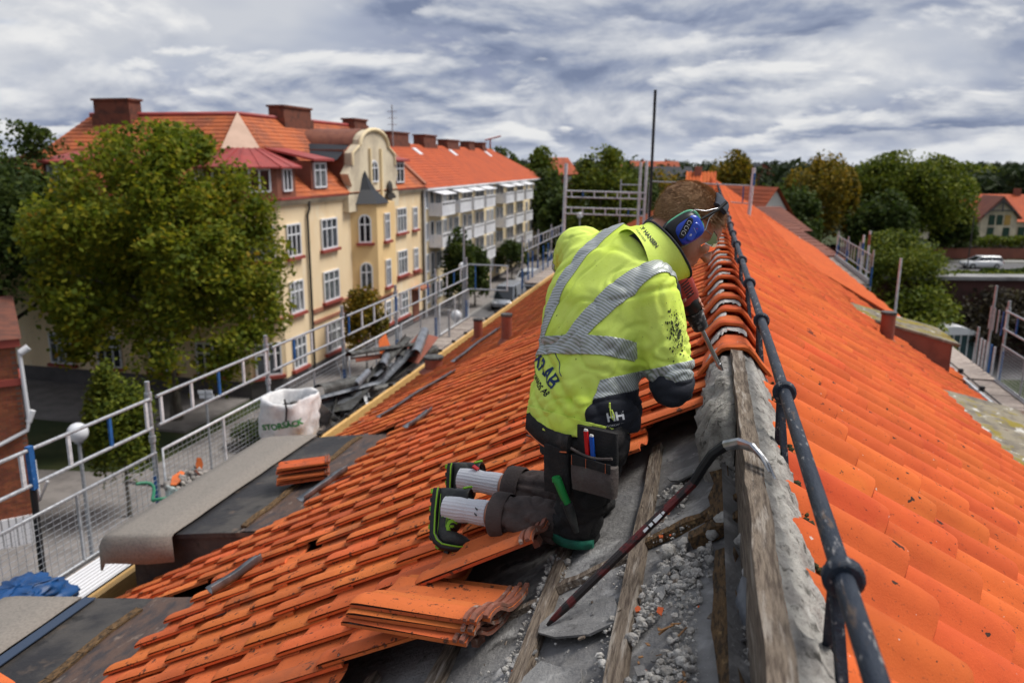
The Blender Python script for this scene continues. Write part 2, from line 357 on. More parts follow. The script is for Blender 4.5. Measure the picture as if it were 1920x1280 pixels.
# mortar bedding: right of the board all along, left of it by the last ridge tile
def mortar(y0, y1, xa, za, xb, zb, nx, bulge, seed):
    ny = int((y1 - y0) / 0.012); vs = []; fs = []
    for i in range(nx + 1):
        t = i / nx
        for j in range(ny + 1):
            y = y0 + (y1 - y0) * j / ny; p = V((t * .5, y, seed))
            h = bulge * math.sin(math.pi * min(1, t * 1.02)) ** .8 + (0.016 * noise.noise(p * 13) + 0.012 * noise.noise(p * 41) + .007 * noise.noise(p * 110)) * (1.6 if xb < xa else 1)
            x = xa + (xb - xa) * t + 0.012 * t * noise.noise(V((7, y * 9, seed))); z = za + (zb - za) * t + h * (0.4 + .6 * min(1, t * 6)) - ((0.05 if xb > xa else .12) if t == 1 else 0)
            vs.append((x, y, z))
    for i in range(nx):
        for j in range(ny): a = i * (ny + 1) + j; fs.append((a, a + 1, a + ny + 2, a + ny + 1))
    return vs, fs
m = MB(); m.raw(*mortar(0.4, 3.3, RX + .026, 11.275, RX + .135, 11.14, 12, .022, 1.0), smooth=True)
rings = []
for j in range(90):
    y = 2.36 + .95 * j / 89; q = []; e = min(1, j / 9) ** .5
    for i, (x, z) in enumerate(((-.020, .265), (-.045, .262), (-.068, .248), (-.088, .222), (-.104, .19), (-.118, .15), (-.126, .11), (-.124, .06), (-.10, .00), (-.02, .00))):
        p = V((x * 4, y, z * 4)); h = (.030 * noise.noise(p * 6) + .016 * noise.noise(p * 17) + .010 * noise.noise(p * 45)) * (1 if 0 < i < 9 else .2)
        q.append(V((RX - .02 + (x + .02) * (.35 + .65 * e) - h * .8, y, 11.0 + z * (.5 + .5 * e) + h * .6)))
    rings.append(q)
m.loft(rings, True); rpart(m, 'mortar_bed', MATS['mortar'])
m = MB(); r = random.Random(9)
for i in range(430):
    y = 0.45 + 2.75 * r.random(); m.ico((RX + .137 + r.gauss(0, .006) + .012 * noise.noise(V((7, y * 9, 1.0))), y, 11.135 + r.gauss(0, .009)), r.uniform(.004, .011), sub=1, jit=.35, rnd=r)
mo = rpart(m, 'moss_edge', MATS['moss']); mo['kind'] = 'stuff'

# ---------------------------------------------------------------- clay roof tiles
PROF = [(-.026, .010), (0, .002), (.03, 0), (.078, .001), (.104, .008), (.126, .022), (.148, .033), (.172, .037), (.197, .035), (.2115, .028)]
def tile_arrays(W, L, full=False, cheap=False, k=1.0):
    """pantile: x across (roll on the far side), y up the slope, z out; lower end at y = 0"""
    pr = [(u * W / .206, z * k) for u, z in (PROF if not cheap else [PROF[i] for i in (0, 2, 3, 5, 6, 7, 9)])]
    n = len(pr); th = .011 * k; ys = [(0.0, -.007 * k * k), (.009, -.002 * k), (.030 * k, 0.0), (L, 0.0)] if not cheap else [(0, 0), (L, 0)]
    vs = []; fs = []
    for y, dz in ys: vs += [(u, y, z + dz + .027 * k * (1 - y / L)) for u, z in pr]
    for a in range(len(ys) - 1):
        for i in range(n - 1): fs.append((a * n + i, a * n + i + 1, (a + 1) * n + i + 1, (a + 1) * n + i))
    b = len(vs); vs += [(u, 0.0, z - th + .027 * k - .004 * k) for u, z in pr]
    for i in range(n - 1): fs.append((b + i, b + i + 1, i + 1, i))
    e = len(vs); last = len(ys) - 1
    if full:
        vs += [(u, L, z - th) for u, z in pr]
        for i in range(n - 1):
            fs.append((e + i, e + i + 1, b + i + 1, b + i)); fs.append((last * n + i, last * n + i + 1, e + i + 1, e + i))
        fs.append((b + n - 1, e + n - 1, last * n + n - 1, n - 1)); fs.append((0, last * n, e, b))
    else:
        vs += [(pr[-1][0], L, pr[-1][1] - th)]; fs.append((b + n - 1, e, last * n + n - 1, n - 1))
    return vs, fs
def basis(side):
    if side < 0: return Matrix(((0, math.cos(AL), -math.sin(AL)), (-1, 0, 0), (0, math.sin(AL), math.cos(AL))))
    return Matrix(((0, -math.cos(AR), math.sin(AR)), (1, 0, 0), (0, math.sin(AR), math.cos(AR))))
DORM_L = [(-3.0, 3.62, -2.62), (4.5, 6.6, -2.62)]     # y0, y1, x beyond which the dormer roof begins
DORM_R = [(-3.0, 8.86, 2.46), (12.4, 13.7, 2.34), (17.0, 33.0, 2.05)]
rt = random.Random(21); near = []; TILES = []
def left_gone(k, y):
    lim = [2.70, 2.60, 2.08, 1.74, 1.35, .9][k] if k < 6 else .4
    return y < lim
for k in range(16):
    s = .43 + .29 * k
    for i in range(-6, 186):
        y = 1.825 + .206 * i
        if left_gone(k, y) or y < .3: continue
        p = LP(s, y)
        if any(a - .1 < y + .1 < b and p.x < c for a, b, c in DORM_L): continue
        if k == 7 and abs(y - 3.26) < .11: continue
        TILES.append((-1, k, s, y))
for k in range(15):
    s = .44 + .315 * k
    for i in range(-8, 152):
        y = 2.079 + .25 * i
        if y < .2: continue
        p = RP(s, y)
        if any(a - .1 < y + .12 < b and p.x > c for a, b, c in DORM_R): continue
        TILES.append((1, k, s, y))
def tile_matrix(t):
    side, k, s, y = t
    B = basis(side); p = LP(s, y + .206, -.012) if side < 0 else RP(s, y, -.012)
    j = Matrix.Rotation(rad(rt.gauss(0, .55)), 3, 'Z') @ Matrix.Rotation(rad(rt.gauss(0, .45)), 3, 'X') @ Matrix.Rotation(rad(rt.gauss(0, .5)), 3, 'Y')
    M = (B @ j).to_4x4(); M.translation = p + (B @ V((rt.gauss(0, .002), rt.gauss(0, .005), abs(rt.gauss(0, .003))))); return M
def shown(t):
    side, k, s, y = t
    p = (LP(s - .12, y + .1) if side < 0 else RP(s - .12, y + .1)) - EYE
    d = p.dot(FWD)
    if d < .3: return 0
    a, b = p.dot(RGT) / d, p.dot(UPV) / d
    if abs(a) > .66 or b < -.45: return 0
    nrm = basis(side) @ V((0, 0, 1)); return max(.02, -p.normalized().dot(nrm)) / p.length_squared
TILES.sort(key=shown, reverse=True)
def mk(name, va, mt, smooth=True):
    me = bpy.data.meshes.new(name); me.from_pydata(va[0], [], va[1]); me.materials.append(mt)
    me.polygons.foreach_set('use_smooth', [False] * len(va[1])); me.update()
    bm = bmesh.new(); bm.from_mesh(me); bmesh.ops.recalc_face_normals(bm, faces=bm.faces)
    for f in bm.faces: f.smooth = True
    for e in bm.edges:
        if len(e.link_faces) == 2 and e.calc_face_angle(0) > .75: e.smooth = False
    bm.to_mesh(me); bm.free(); return me
TL_MESH = mk('roof_tile', tile_arrays(.206, .37, True), MATS['clay_left'])
TR_MESH = mk('roof_tile', tile_arrays(.25, .40, True, k=1.7), MATS['clay_right'])
PINV = Matrix.Translation((-RX, -20, 0))
for t in TILES[:300]:
    o = bpy.data.objects.new('roof_tile', TL_MESH if t[0] < 0 else TR_MESH); COL.objects.link(o)
    o.parent = ROOF; o.matrix_parent_inverse = PINV; o.matrix_basis = tile_matrix(t)
def many(name, items, mats, parent, kind='stuff', inv=None):
    """items: (verts array, faces list, matrices, material index) -> one mesh"""
    vs, li, ls, mi = [], [], [], []; base = 0
    for va, fa, Ms, mx in items:
        A = np.array(va, np.float32); A4 = np.c_[A, np.ones(len(A), np.float32)]
        fl = np.array([i for f in fa for i in f], np.int64); ln = np.array([len(f) for f in fa], np.int64)
        for M in Ms:
            vs.append((A4 @ np.array(M, np.float32).T)[:, :3]); li.append(fl + base); ls.append(ln); mi.append(np.full(len(ln), mx)); base += len(A)
    vs = np.concatenate(vs); li = np.concatenate(li); ls = np.concatenate(ls); mi = np.concatenate(mi)
    me = bpy.data.meshes.new(name); me.vertices.add(len(vs)); me.vertices.foreach_set('co', vs.ravel())
    me.loops.add(len(li)); me.loops.foreach_set('vertex_index', li.astype(np.int32)); me.polygons.add(len(ls))
    me.polygons.foreach_set('loop_start', np.concatenate([[0], np.cumsum(ls)[:-1]]).astype(np.int32))
    for q in mats: me.materials.append(q)
    me.polygons.foreach_set('material_index', mi.astype(np.int32)); me.update(calc_edges=True); me.validate()
    o = bpy.data.objects.new(name, me); COL.objects.link(o); o.parent = parent
    if inv is not None: o.matrix_parent_inverse = inv
    if kind: o['kind'] = kind
    return o
rest = TILES[300:]
sets = []
for side, W_, L_, k_, mx in ((-1, .206, .37, 1.0, 0), (1, .25, .40, 1.7, 1)):
    for far in (0, 1):
        Ms = [tile_matrix(t) for t in rest if t[0] == side and (t[3] > 9) == bool(far)]
        va, fa = tile_arrays(W_, L_, False, bool(far), k_); fa = [f[::-1] for f in fa] if False else fa
        if Ms: sets.append((va, fa, Ms, mx))
many('roof_tile', sets, [MATS['clay_left'], MATS['clay_right']], ROOF, inv=PINV)

# ---------------------------------------------------------------- ridge tiles
def ridge_mesh():
    def ring(y, k, dz): # half section, flat-topped with flared skirts
        pts = [(-.128, -.105), (-.116, -.088), (-.092, -.060), (-.070, -.028), (-.048, -.006), (-.030, .0), (.030, .0), (.048, -.006), (.070, -.028), (.092, -.060), (.116, -.088), (.128, -.105)]
        out = [(x * k, y, (z + .105) * k - .105 + dz) for x, z in pts]; inn = [(x * (k - .11), y, (z + .105) * (k - .11) - .105 + dz) for x, z in pts][::-1]
        return out + inn
    m = MB(); m.loft([ring(0, 1.10, .010), ring(.012, 1.14, .012), ring(.035, 1.13, .011), ring(.045, 1.03, .004), ring(.43, .93, -.012)], smooth=True)
    return m
rm = ridge_mesh().mesh('ridge_tile', MATS['clay_ridge']); bm = bmesh.new(); bm.from_mesh(rm)
for e in bm.edges:
    if len(e.link_faces) == 2 and e.calc_face_angle(0) > .6: e.smooth = False
bm.to_mesh(rm); bm.free()
y = 3.13; i = 0; r = random.Random(5); rims = []
while y < YEND - .2:
    o = bpy.data.objects.new('ridge_tile', rm); COL.objects.link(o); o.parent = ROOF; o.matrix_parent_inverse = PINV
    o.location = (RX + r.gauss(0, .004), y, 11.285 + r.gauss(0, .003)); o.rotation_euler = (rad(r.gauss(0, .6)), rad(r.gauss(0, 1.2)), rad(r.gauss(0, .7)))
    rims.append(y); y += .46 if i == 0 else .375; i += 1
mat('joint_mortar', (0.56, 0.53, 0.50), 0.95, (0.36, 0.34, 0.33), 30, bump=1.0, bscale=120, layers=[((0.45, 0.12, 0.06), 26, 0.6, 0.68, 0.8)])
m = MB(); r = random.Random(15)
for yy in rims[1:34]:     # smears of pale mortar just below each rim
    for sgn, a0, a1 in ((-1, .2, .95),) if r.random() < .8 else ((-1, .2, .8), (1, .1, .5)):
        cols = []
        for q in range(9):
            t = a0 + (a1 - a0) * q / 8; ln = (.05 + .07 * r.random()) * math.sin(math.pi * (q + .6) / 9.6) ** .5
            xs = [0, .030, .048, .070, .092, .116, .128]; zs = [0.0, .0, -.006, -.028, -.060, -.088, -.105]
            xx = t * .118; zz = float(np.interp(xx, xs, zs)); cols.append((sgn * xx, zz, ln))
        for a, b in zip(cols[:-1], cols[1:]):
            k = .985
            m.quad((RX + a[0] * k, yy + .012, 11.288 + a[1]), (RX + b[0] * k, yy + .012, 11.288 + b[1]), (RX + b[0] * .975, yy - b[2], 11.281 + b[1]), (RX + a[0] * .975, yy - a[2], 11.281 + a[1]))
    if r.random() < .6: m.quad((RX - .028, yy + .012, 11.2895), (RX + .028, yy + .012, 11.2895), (RX + .026, yy - .05 * r.random() - .02, 11.284), (RX - .026, yy - .05 * r.random() - .02, 11.284))
rpart(m, 'joint_mortar', MATS['joint_mortar'])['kind'] = 'stuff'

# ---------------------------------------------------------------- dormers
def dormer(side, y0, y1, xj, zj, xf, zf, roofm, cheekm, corrug=0.0, name='dormer', midm=None, xm=None):
    """shed dormer: roof from junction (xj, zj) out to the front edge (xf, zf); cheeks down to the roof slope"""
    d = empty(name, (xj, (y0 + y1) / 2, zj)); adopt(d, ROOF)
    slope = (lambda x: AP - (RX - x) * math.tan(AL)) if side < 0 else (lambda x: AP - (x - RX) * math.tan(AR))
    bx = xf - side * .12                                    # wall stands back from the roof edge
    def put(mb, n, mt):
        o = mb.build(n, mt); o.parent = d; o.matrix_parent_inverse = Matrix.Translation(-V((xj, (y0 + y1) / 2, zj))); return o
    zx = lambda x: zj + (zf - zj) * (x - xj) / (xf - xj)
    m = MB(); ny = 48 if corrug else 14; nx = 10
    rings = []
    for j in range(ny + 1):
        y = y0 + (y1 - y0) * j / ny; w = corrug * math.sin(j * math.pi / 2 + .5) if corrug else .006 * noise.noise(V((3, y * 3, 1)))
        up = [V((xj + (xf - xj) * i / nx, y, zx(xj + (xf - xj) * i / nx) + w + .005 * noise.noise(V((i * .6, y * 2, 9))))) for i in range(nx + 1)]
        dn = [p - V((0, 0, .035)) for p in up][::-1]; rings.append(up + dn)
    m.loft(rings, smooth=False); m.cur = 0
    ro = put(m, 'dormer_roof', [roofm])
    if midm is not None:
        m = MB(); rr = []
        for i in range(7):
            x = xj - side * .05 + (xm - xj + side * .05) * i / 6
            rr.append([V((x, y0 + (y1 - y0) * j / 16, zx(x) + .008 + .006 * noise.noise(V((x * 6, j * .9, 4))))) for j in range(17)])
        for i in range(6):
            for j in range(16): m.quad(rr[i][j], rr[i][j + 1], rr[i + 1][j + 1], rr[i + 1][j], smooth=True)
        put(m, 'flashing', midm)
        m = MB(); pts = [V((xm + side * .01 * math.sin(j * 2.1), y0 + (y1 - y0) * (j + .3) / 12, zx(xm) + .016)) for j in range(12)]
        for a, b in zip(pts[:-1], pts[1:]): m.beam(a, b + (b - a) * .02, .045, .022)
        put(m, 'lath', MATS['rotten_wood'])
    for yy in (y0 + .05, y1 - .05):                          # cheeks
        m = MB(); top = []; bot = []
        for i in range(9):
            x = xj + (bx - xj) * i / 8; top.append((x, zx(x) - .03)); bot.append((x, min(zx(x) - .04, slope(x) - .03)))
        for q in (-.03, .03):
            for i in range(8): m.quad((top[i][0], yy + q, top[i][1]), (top[i + 1][0], yy + q, top[i + 1][1]), (bot[i + 1][0], yy + q, bot[i + 1][1]), (bot[i][0], yy + q, bot[i][1]))
        m.quad((bx, yy - .03, top[-1][1]), (bx, yy + .03, top[-1][1]), (bx, yy + .03, bot[-1][1]), (bx, yy - .03, bot[-1][1]))
        put(m, 'cheek', cheekm)
    m = MB(); m.box((min(bx, bx + side * .04), y0 + .08, slope(bx) - .05), (max(bx, bx + side * .04), y1 - .08, zx(bx) - .04)); put(m, 'front_panel', cheekm)
    m = MB(); 
    for k in range(2): yy = y0 + .25 + (y1 - y0 - .5) * (k * .5); m.box((bx + side * .042, yy, slope(bx) + .08), (bx + side * .07, yy + (y1 - y0 - .6) * .48, zx(bx) - .1))
    put(m, 'window', MATS['roof_felt'] if side < 0 else MATS['black_metal'])
    return d
dormer(-1, 4.5, 6.6, -2.66, 9.535, -4.04, 9.33, MATS['roof_felt'], MATS['roof_felt'], midm=MATS['rust_felt'], xm=-3.02)
dormer(-1, 1.0, 3.62, -2.66, 9.535, -4.04, 9.33, MATS['roof_felt'], MATS['roof_felt'], midm=MATS['rust_felt'], xm=-3.02)
dr = dormer(1, 4.0, 8.86, 2.40, 9.72, 3.75, 9.42, MATS['moss_sheet'], MATS['brown_red'], corrug=.018)
dr2 = dormer(1, 12.5, 13.75, 2.30, 9.80, 3.68, 9.44, MATS['moss_sheet'], MATS['brown_red'], corrug=.018)
dr3 = dormer(1, 17.0, 33.0, 2.0, 10.02, 4.15, 8.80, MATS['clay_right'], MATS['brown_red'], corrug=.03)

# eave boards, hangers and a rainwater pipe end
m = MB(); m.beam((-4.33, -1, 8.70), (-4.33, YEND, 8.70), .05, .14)
m.box((-4.46, -1, 8.60), (-4.36, YEND, 8.66)); rpart(m, 'eave_board', MATS['fresh_wood'])
m = MB(); m.beam((4.24, -1, 8.52), (4.24, YEND, 8.52), .05, .14); rpart(m, 'eave_board', MATS['white_metal'])
m = MB(); m.tube([(-4.37, y * .6, 8.79) for y in range(6, 34)], .007, 6)
for y in range(7, 26): m.box((-4.40, y * .75, 8.76), (-4.34, y * .75 + .05, 8.81))
rpart(m, 'cable', MATS['black_metal'])
m = MB(); m.tube([(4.28, y * .6, 8.62) for y in range(8, 40)], .012, 6)
for y in range(7, 30): m.box((4.24, y * 1.1, 8.58), (4.31, y * 1.1 + .06, 8.66))
rpart(m, 'cable', MATS['black_metal'])
# flue pipes through the tiles
def flue(x, y, h, r0, cap=True):
    side = -1 if x < RX else 1; z = AP - abs(x - RX) * math.tan(AL if side < 0 else AR)
    m = MB(); m.tube([(x, y, z - .1), (x, y, z + h)], r0, 14); m.cur = 1; m.tube([(x, y, z + h - .02), (x, y, z + h + .012)], r0 * 1.12, 14)
    m.cur = 0; m.tube([(x, y, z + .0), (x, y, z + .06)], [r0 * 1.7, r0 * 1.15], 14)
    return rpart(m, 'flue_pipe', [MATS['brown_red'], MATS['scrap']])
flue(-3.55, 12.3, .36, .075); flue(-2.32, 9.3, .36, .065); flue(2.27, 10.6, .40, .085); flue(-3.73, 10.6, .22, .13)
# raised cross roof at the far end of the ridge
m = MB(); yc = YEND + 1.6
m.quad((-1.15, YEND - .8, 10.3), (.3, YEND - .8, 10.3), (.3, yc, 11.52), (-1.15, yc, 11.52)); m.quad((-1.15, yc, 11.52), (.3, yc, 11.52), (.3, YEND + 4, 10.3), (-1.15, YEND + 4, 10.3))
for i in range(9): x = -1.1 + 1.35 * i / 8; m.beam((x, YEND - .8, 10.33), (x, yc, 11.55), .09, .05)
rpart(m, 'cross_roof', MATS['clay_left'])
m = MB(); m.box((-1.1, YEND - .6, 9), (.25, YEND + 3.8, 10.35)); rpart(m, 'wall', MATS['render_wall'])
m = MB(); m.box((-.75, yc - .4, 11.2), (-.4, yc + .3, 11.8)); rpart(m, 'chimney', MATS['render_wall'])

# ---------------------------------------------------------------- safety rail along the ridge
RAIL = empty('roof_rail', (.234, 14, 11.0), 'dark blue steel safety rail running along the right side of the ridge', 'rail')
def railpart(mb, n, mt): return adopt(mb.build(n, mt), RAIL)
r = random.Random(2); pts = []
for i in range(60):
    y = .75 + i * .45; pts.append((.236 + .008 * noise.noise(V((y * .35, 0, 2))), y, 11.38 + .012 * noise.noise(V((0, y * .4, 5)))))
m = MB(); m.tube(pts, .0162, 14); railpart(m, 'pipe', MATS['rail_paint'])
y = 1.217
while y < 26:
    m = MB(); x = .236 + .008 * noise.noise(V((y * .35, 0, 2))); z = 11.38 + .012 * noise.noise(V((0, y * .4, 5)))
    m.tube([(x, y - .028, z), (x, y - .024, z), (x, y - .008, z), (x, y - .002, z), (x, y + .014, z), (x, y + .020, z)], [.026, .032, .032, .024, .024, .019], 16)
    railpart(m, 'coupling', MATS['rail_paint'])
    m = MB(); m.beam((x - .008, y + .004, z - .015), (x + .02, y - .06, 11.135), .018, .009); m.beam((x - .008, y + .012, z - .015), (RX + .10, y + .07, 11.17), .018, .009); railpart(m, 'bracket', MATS['rail_paint'])
    y += 1.045
# ================================================================ the town around
FH, RH = V((-_sy, _cy, 0)), V((_cy, _sy, 0))
def G(r, d, z=0.0): return RH * r + FH * d + V((0, 0, z))     # metres to the right of / ahead along the view's ground direction
mat('grass', (0.030, 0.045, 0.012), 1.0, (0.055, 0.065, 0.020), 0.6, bump=1.0, bscale=6, layers=[((0.07, 0.055, 0.03), 0.35, 0.58, 0.7, 0.7)])
mat('asphalt', (0.13, 0.127, 0.13), 0.9, (0.10, 0.098, 0.10), 0.8, bump=0.5, bscale=20)
mat('paving', (0.24, 0.22, 0.21), 0.9, (0.18, 0.165, 0.158), 1.5, bump=0.5, bscale=12)
mat('kerb', (0.30, 0.29, 0.28), 0.9)
mat('line_white', (0.7, 0.7, 0.68), 0.7)
m = MB(); m.quad((-2600, -2600, 0), (2600, -2600, 0), (2600, 2600, 0), (-2600, 2600, 0)); tag(m.build('ground', MATS['grass']), kind='structure')
m = MB(); m.quad((-17.9, -30, .004), (-8.5, -30, .004), (-8.5, 160, .004), (-17.9, 160, .004)); tag(m.build('street', MATS['asphalt']), kind='structure')
m = MB(); m.box((-20.8, 24, -.2), (-17.95, 150, .12)); m.box((-8.45, -30, -.2), (-4.1, 60, .12)); m.box((-60, 29.5, -.2), (-22.2, 34.9, .11))
tag(m.build('pavement', MATS['paving']), kind='structure')
m = MB(); m.box((-17.95, 24, -.2), (-17.8, 150, .13)); m.box((-8.6, -30, -.2), (-8.45, 60, .13)); tag(m.build('kerb', MATS['kerb']), kind='structure')
m = MB(); m.quad((-30, 17, .004), (-17.9, 17, .004), (-17.9, 25.5, .004), (-30, 23.5, .004)); m.quad((-24, 10, .006), (-17.9, 12, .006), (-17.9, 17, .006), (-24, 17, .006)); tag(m.build('path', MATS['paving']), kind='structure')
m = MB()
for k in range(16): m.quad((-13.3, 20 + k * 6, .012), (-13.15, 20 + k * 6, .012), (-13.15, 23 + k * 6, .012), (-13.3, 23 + k * 6, .012))
tag(m.build('road_marking', MATS['line_white']), kind='structure')
# the road past the house on the right
def strip(name, r0, r1, d0, d1, z, mt):
    m = MB(); m.quad(G(r0, d0, z), G(r1, d0, z), G(r1, d1, z), G(r0, d1, z)); return tag(m.build(name, MATS[mt]), kind='structure')
strip('road', 12, 160, 91.5, 99.5, .006, 'asphalt'); strip('pavement', 12, 160, 100, 102, .05, 'kerb'); strip('yard', 12, 60, 44, 66, .004, 'asphalt'); strip('pavement', 12, 160, 88.5, 90.6, .05, 'kerb')

# ---- building kit
mat('plaster_yellow', (0.86, 0.68, 0.44), 0.9, (0.80, 0.60, 0.36), 0.35, bump=0.1, bscale=8, layers=[((0.50, 0.36, 0.20), 0.9, 0.58, 0.74, 0.45), ((0.86, 0.74, 0.55), 1.6, 0.56, 0.68, 0.6), ((0.42, 0.30, 0.2), 5.0, 0.64, 0.72, 0.35)], stretch=(1, 1, .45))
mat('plaster_bay', (0.86, 0.61, 0.30), 0.9, (0.80, 0.55, 0.27), 0.5)
mat('plaster_cream', (0.72, 0.62, 0.45), 0.9, (0.50, 0.42, 0.31), 0.5)
mat('plaster_pale', (0.84, 0.68, 0.42), 0.9, (0.74, 0.61, 0.40), 0.4)
mat('plinth', (0.085, 0.08, 0.08), 0.9, (0.12, 0.11, 0.11), 1)
mat('window_white', (0.72, 0.73, 0.76), 0.5)
mat('glass', (0.018, 0.021, 0.026), 0.06, spec=0.7)
mat('curtain_glass', (0.16, 0.18, 0.19), 0.12, (0.06, 0.07, 0.075), 3, spec=0.6)
mat('glass_sky', (0.07, 0.08, 0.095), 0.05, (0.03, 0.035, 0.04), 1.2, spec=.8); mat('net_curtain', (0.30, 0.31, 0.31), 0.3, (0.10, 0.105, 0.11), 2.2, spec=.6)
mat('sill_red', (0.30, 0.06, 0.045), 0.7)
mat('trim_red', (0.36, 0.15, 0.09), 0.8, (0.30, 0.12, 0.075), 2)
mat('old_clay', (0.46, 0.115, 0.035), 0.8, (0.27, 0.075, 0.035), 0.7, bump=1.0, bscale=3, layers=[((0.14, 0.06, 0.035), 1.3, 0.55, 0.7, 0.6), ((0.52, 0.18, 0.07), 5.0, 0.55, 0.65, 0.5)])
mat('new_clay', (0.46, 0.085, 0.022), 0.8, (0.38, 0.07, 0.022), 0.8, bump=0.8, bscale=4)
mat('brick_dark', (0.17, 0.058, 0.035), 0.9, (0.10, 0.04, 0.028), 2.5, bump=0.6, bscale=12)
mat('sheet_red', (0.36, 0.058, 0.05), 0.5, (0.28, 0.05, 0.045), 1.5)
mat('dormer_brown', (0.22, 0.082, 0.05), 0.75, (0.17, 0.06, 0.04), 2)
mat('slate', (0.02, 0.022, 0.028), 0.55)
mat('pipe_dark', (0.045, 0.04, 0.035), 0.6)
mat('balcony_white', (0.80, 0.80, 0.82), 0.6, (0.70, 0.70, 0.73), 0.6)
WMESH = {}
def window(parent, p, right, w, h, mull=(.5,), trans=(.3,), sill=True, glass='glass', arch=False, name='window'):
    """p: lower middle on the wall; frame, panes and sill stand proud of the wall"""
    if glass == 'glass': glass = ('glass', 'glass', 'curtain_glass', 'glass_sky', 'net_curtain')[int(abs(p[0] * 3.1 + p[1] * 7.7 + p[2] * 5.3) * 10) % 5]
    key = (round(w, 2), round(h, 2), mull, trans, sill, glass, arch)
    if key not in WMESH:
        f = MB(); t = .09
        hh = h - (w / 2 if arch else 0)
        f.box((-w/2, 0, 0), (-w/2 + t, hh, .10)); f.box((w/2 - t, 0, 0), (w/2, hh, .10)); f.box((-w/2 + t, 0, 0), (w/2 - t, t, .10))
        if arch:
            n = 8
            for i in range(n):
                a0, a1 = math.pi * i / n, math.pi * (i + 1) / n
                q = [(math.cos(a) * k, hh + math.sin(a) * k) for a, k in ((a0, w/2), (a1, w/2), (a1, w/2 - t), (a0, w/2 - t))]
                f.loft([[(x, y, 0) for x, y in q], [(x, y, .10) for x, y in q]])
        else: f.box((-w/2 + t, h - t, 0), (w/2 - t, h, .10))
        for q in mull: f.box((-w/2 + w*q - .045, t, .02), (-w/2 + w*q + .045, h - t * (1 if not arch else .8), .085))
        for q in trans: f.box((-w/2 + t, h * (1 - q) - .04, .022), (w/2 - t, h * (1 - q) + .04, .08))
        g = MB()
        if arch: g.raw([(math.cos(math.pi * i / 8) * (w/2 - .03), hh + math.sin(math.pi * i / 8) * (w/2 - .03), .03) for i in range(9)] + [(-w/2 + .03, .03, .03), (w/2 - .03, .03, .03)], [tuple(range(11))])
        else: g.quad((-w/2 + .03, .03, .03), (w/2 - .03, .03, .03), (w/2 - .03, h - .03, .03), (-w/2 + .03, h - .03, .03))
        s = MB(); s.box((-w/2 - .15, -.16, 0), (w/2 + .15, 0, .22))
        WMESH[key] = (f.mesh('window', MATS['window_white']), g.mesh('pane', MATS[glass]), s.mesh('sill', MATS['sill_red']))
    fm, gm, sm = WMESH[key]; right = V(right).normalized(); out = right.cross(V((0, 0, 1)))
    o = bpy.data.objects.new(name, fm); COL.objects.link(o); o.parent = parent
    M = Matrix(((right.x, 0, out.x, p[0]), (right.y, 0, out.y, p[1]), (0, 1, 0, p[2]), (0, 0, 0, 1)))
    o.matrix_parent_inverse = Matrix.Translation(-V(parent.location)); o.matrix_basis = M
    link(bpy.data.objects.new('pane', gm), o)
    if sill: link(bpy.data.objects.new('sill', sm), o)
    return o
def tiled(mb, a, b, c, d, n, step=.035):
    """roof plane in n courses; a-b eave, d-c ridge"""
    a, b, c, d = V(a), V(b), V(c), V(d); nr = (b - a).cross(d - a).normalized()
    if nr.z < 0: nr = -nr
    for i in range(n):
        t0, t1 = i / n, min(1, (i + 1.15) / n)
        p, q, r_, s_ = a.lerp(d, t0), b.lerp(c, t0), b.lerp(c, t1), a.lerp(d, t1)
        mb.quad(p + nr * step, q + nr * step, r_, s_); mb.quad(p - nr * .02, q - nr * .02, q + nr * step, p + nr * step)
def bpart(b, mb, name, mats): return adopt(mb.build(name, mats), b)

# ---- yellow corner house with the Dutch gable
BX = -20.8
H1 = empty('corner_house', (BX, 46, 0), 'yellow corner apartment house with curved Dutch gable, turret roof and red sills', 'building')
base = [(-37.5, 46), (-37.5, 34.9), (-22.1, 34.9), (-20.8, 36.2), (-20.8, 57.0), (-31, 57.0)]
m = MB(); m.loft([[(x, y, .85) for x, y in base], [(x, y, 10.0) for x, y in base]]); bpart(H1, m, 'wall', MATS['plaster_yellow'])
m = MB(); pl = [(-37.56, 46), (-37.56, 34.84), (-22.08, 34.84), (-20.74, 36.17), (-20.74, 57.0), (-31, 57.06)]; m.loft([[(x, y, 0) for x, y in pl], [(x, y, .9) for x, y in pl]]); bpart(H1, m, 'plinth', MATS['plinth'])
m = MB()
for z, e, h in ((9.72, .12, .14), (9.86, .24, .16)):
    q = [(-37.5 - e, 46), (-37.5 - e, 34.9 - e), (-22.1 + e * .4, 34.9 - e), (-20.8 + e, 36.2 - e * .4), (-20.8 + e, 57.0), (-31, 57.0)]; m.loft([[(x, y, z) for x, y in q], [(x, y, z + h) for x, y in q]])
bpart(H1, m, 'cornice', MATS['plaster_cream'])
m = MB(); q = [(-37.85, 46), (-37.85, 34.5), (-22.0, 34.5), (-20.45, 36.05), (-20.45, 57.0), (-31, 57.0)]; m.loft([[(x, y, 10.02) for x, y in q], [(x, y, 10.12) for x, y in q]]); bpart(H1, m, 'gutter', MATS['sill_red'])
for q0, q1, za, zb in ((39.3, 44.6, 3.72, 3.94), (39.3, 44.6, 3.12, 3.30), (49.4, 57, 3.72, 3.94)): m = MB(); m.box((-20.8, q0, za), (-20.72, q1, zb)); bpart(H1, m, 'string_course', MATS['trim_red'])
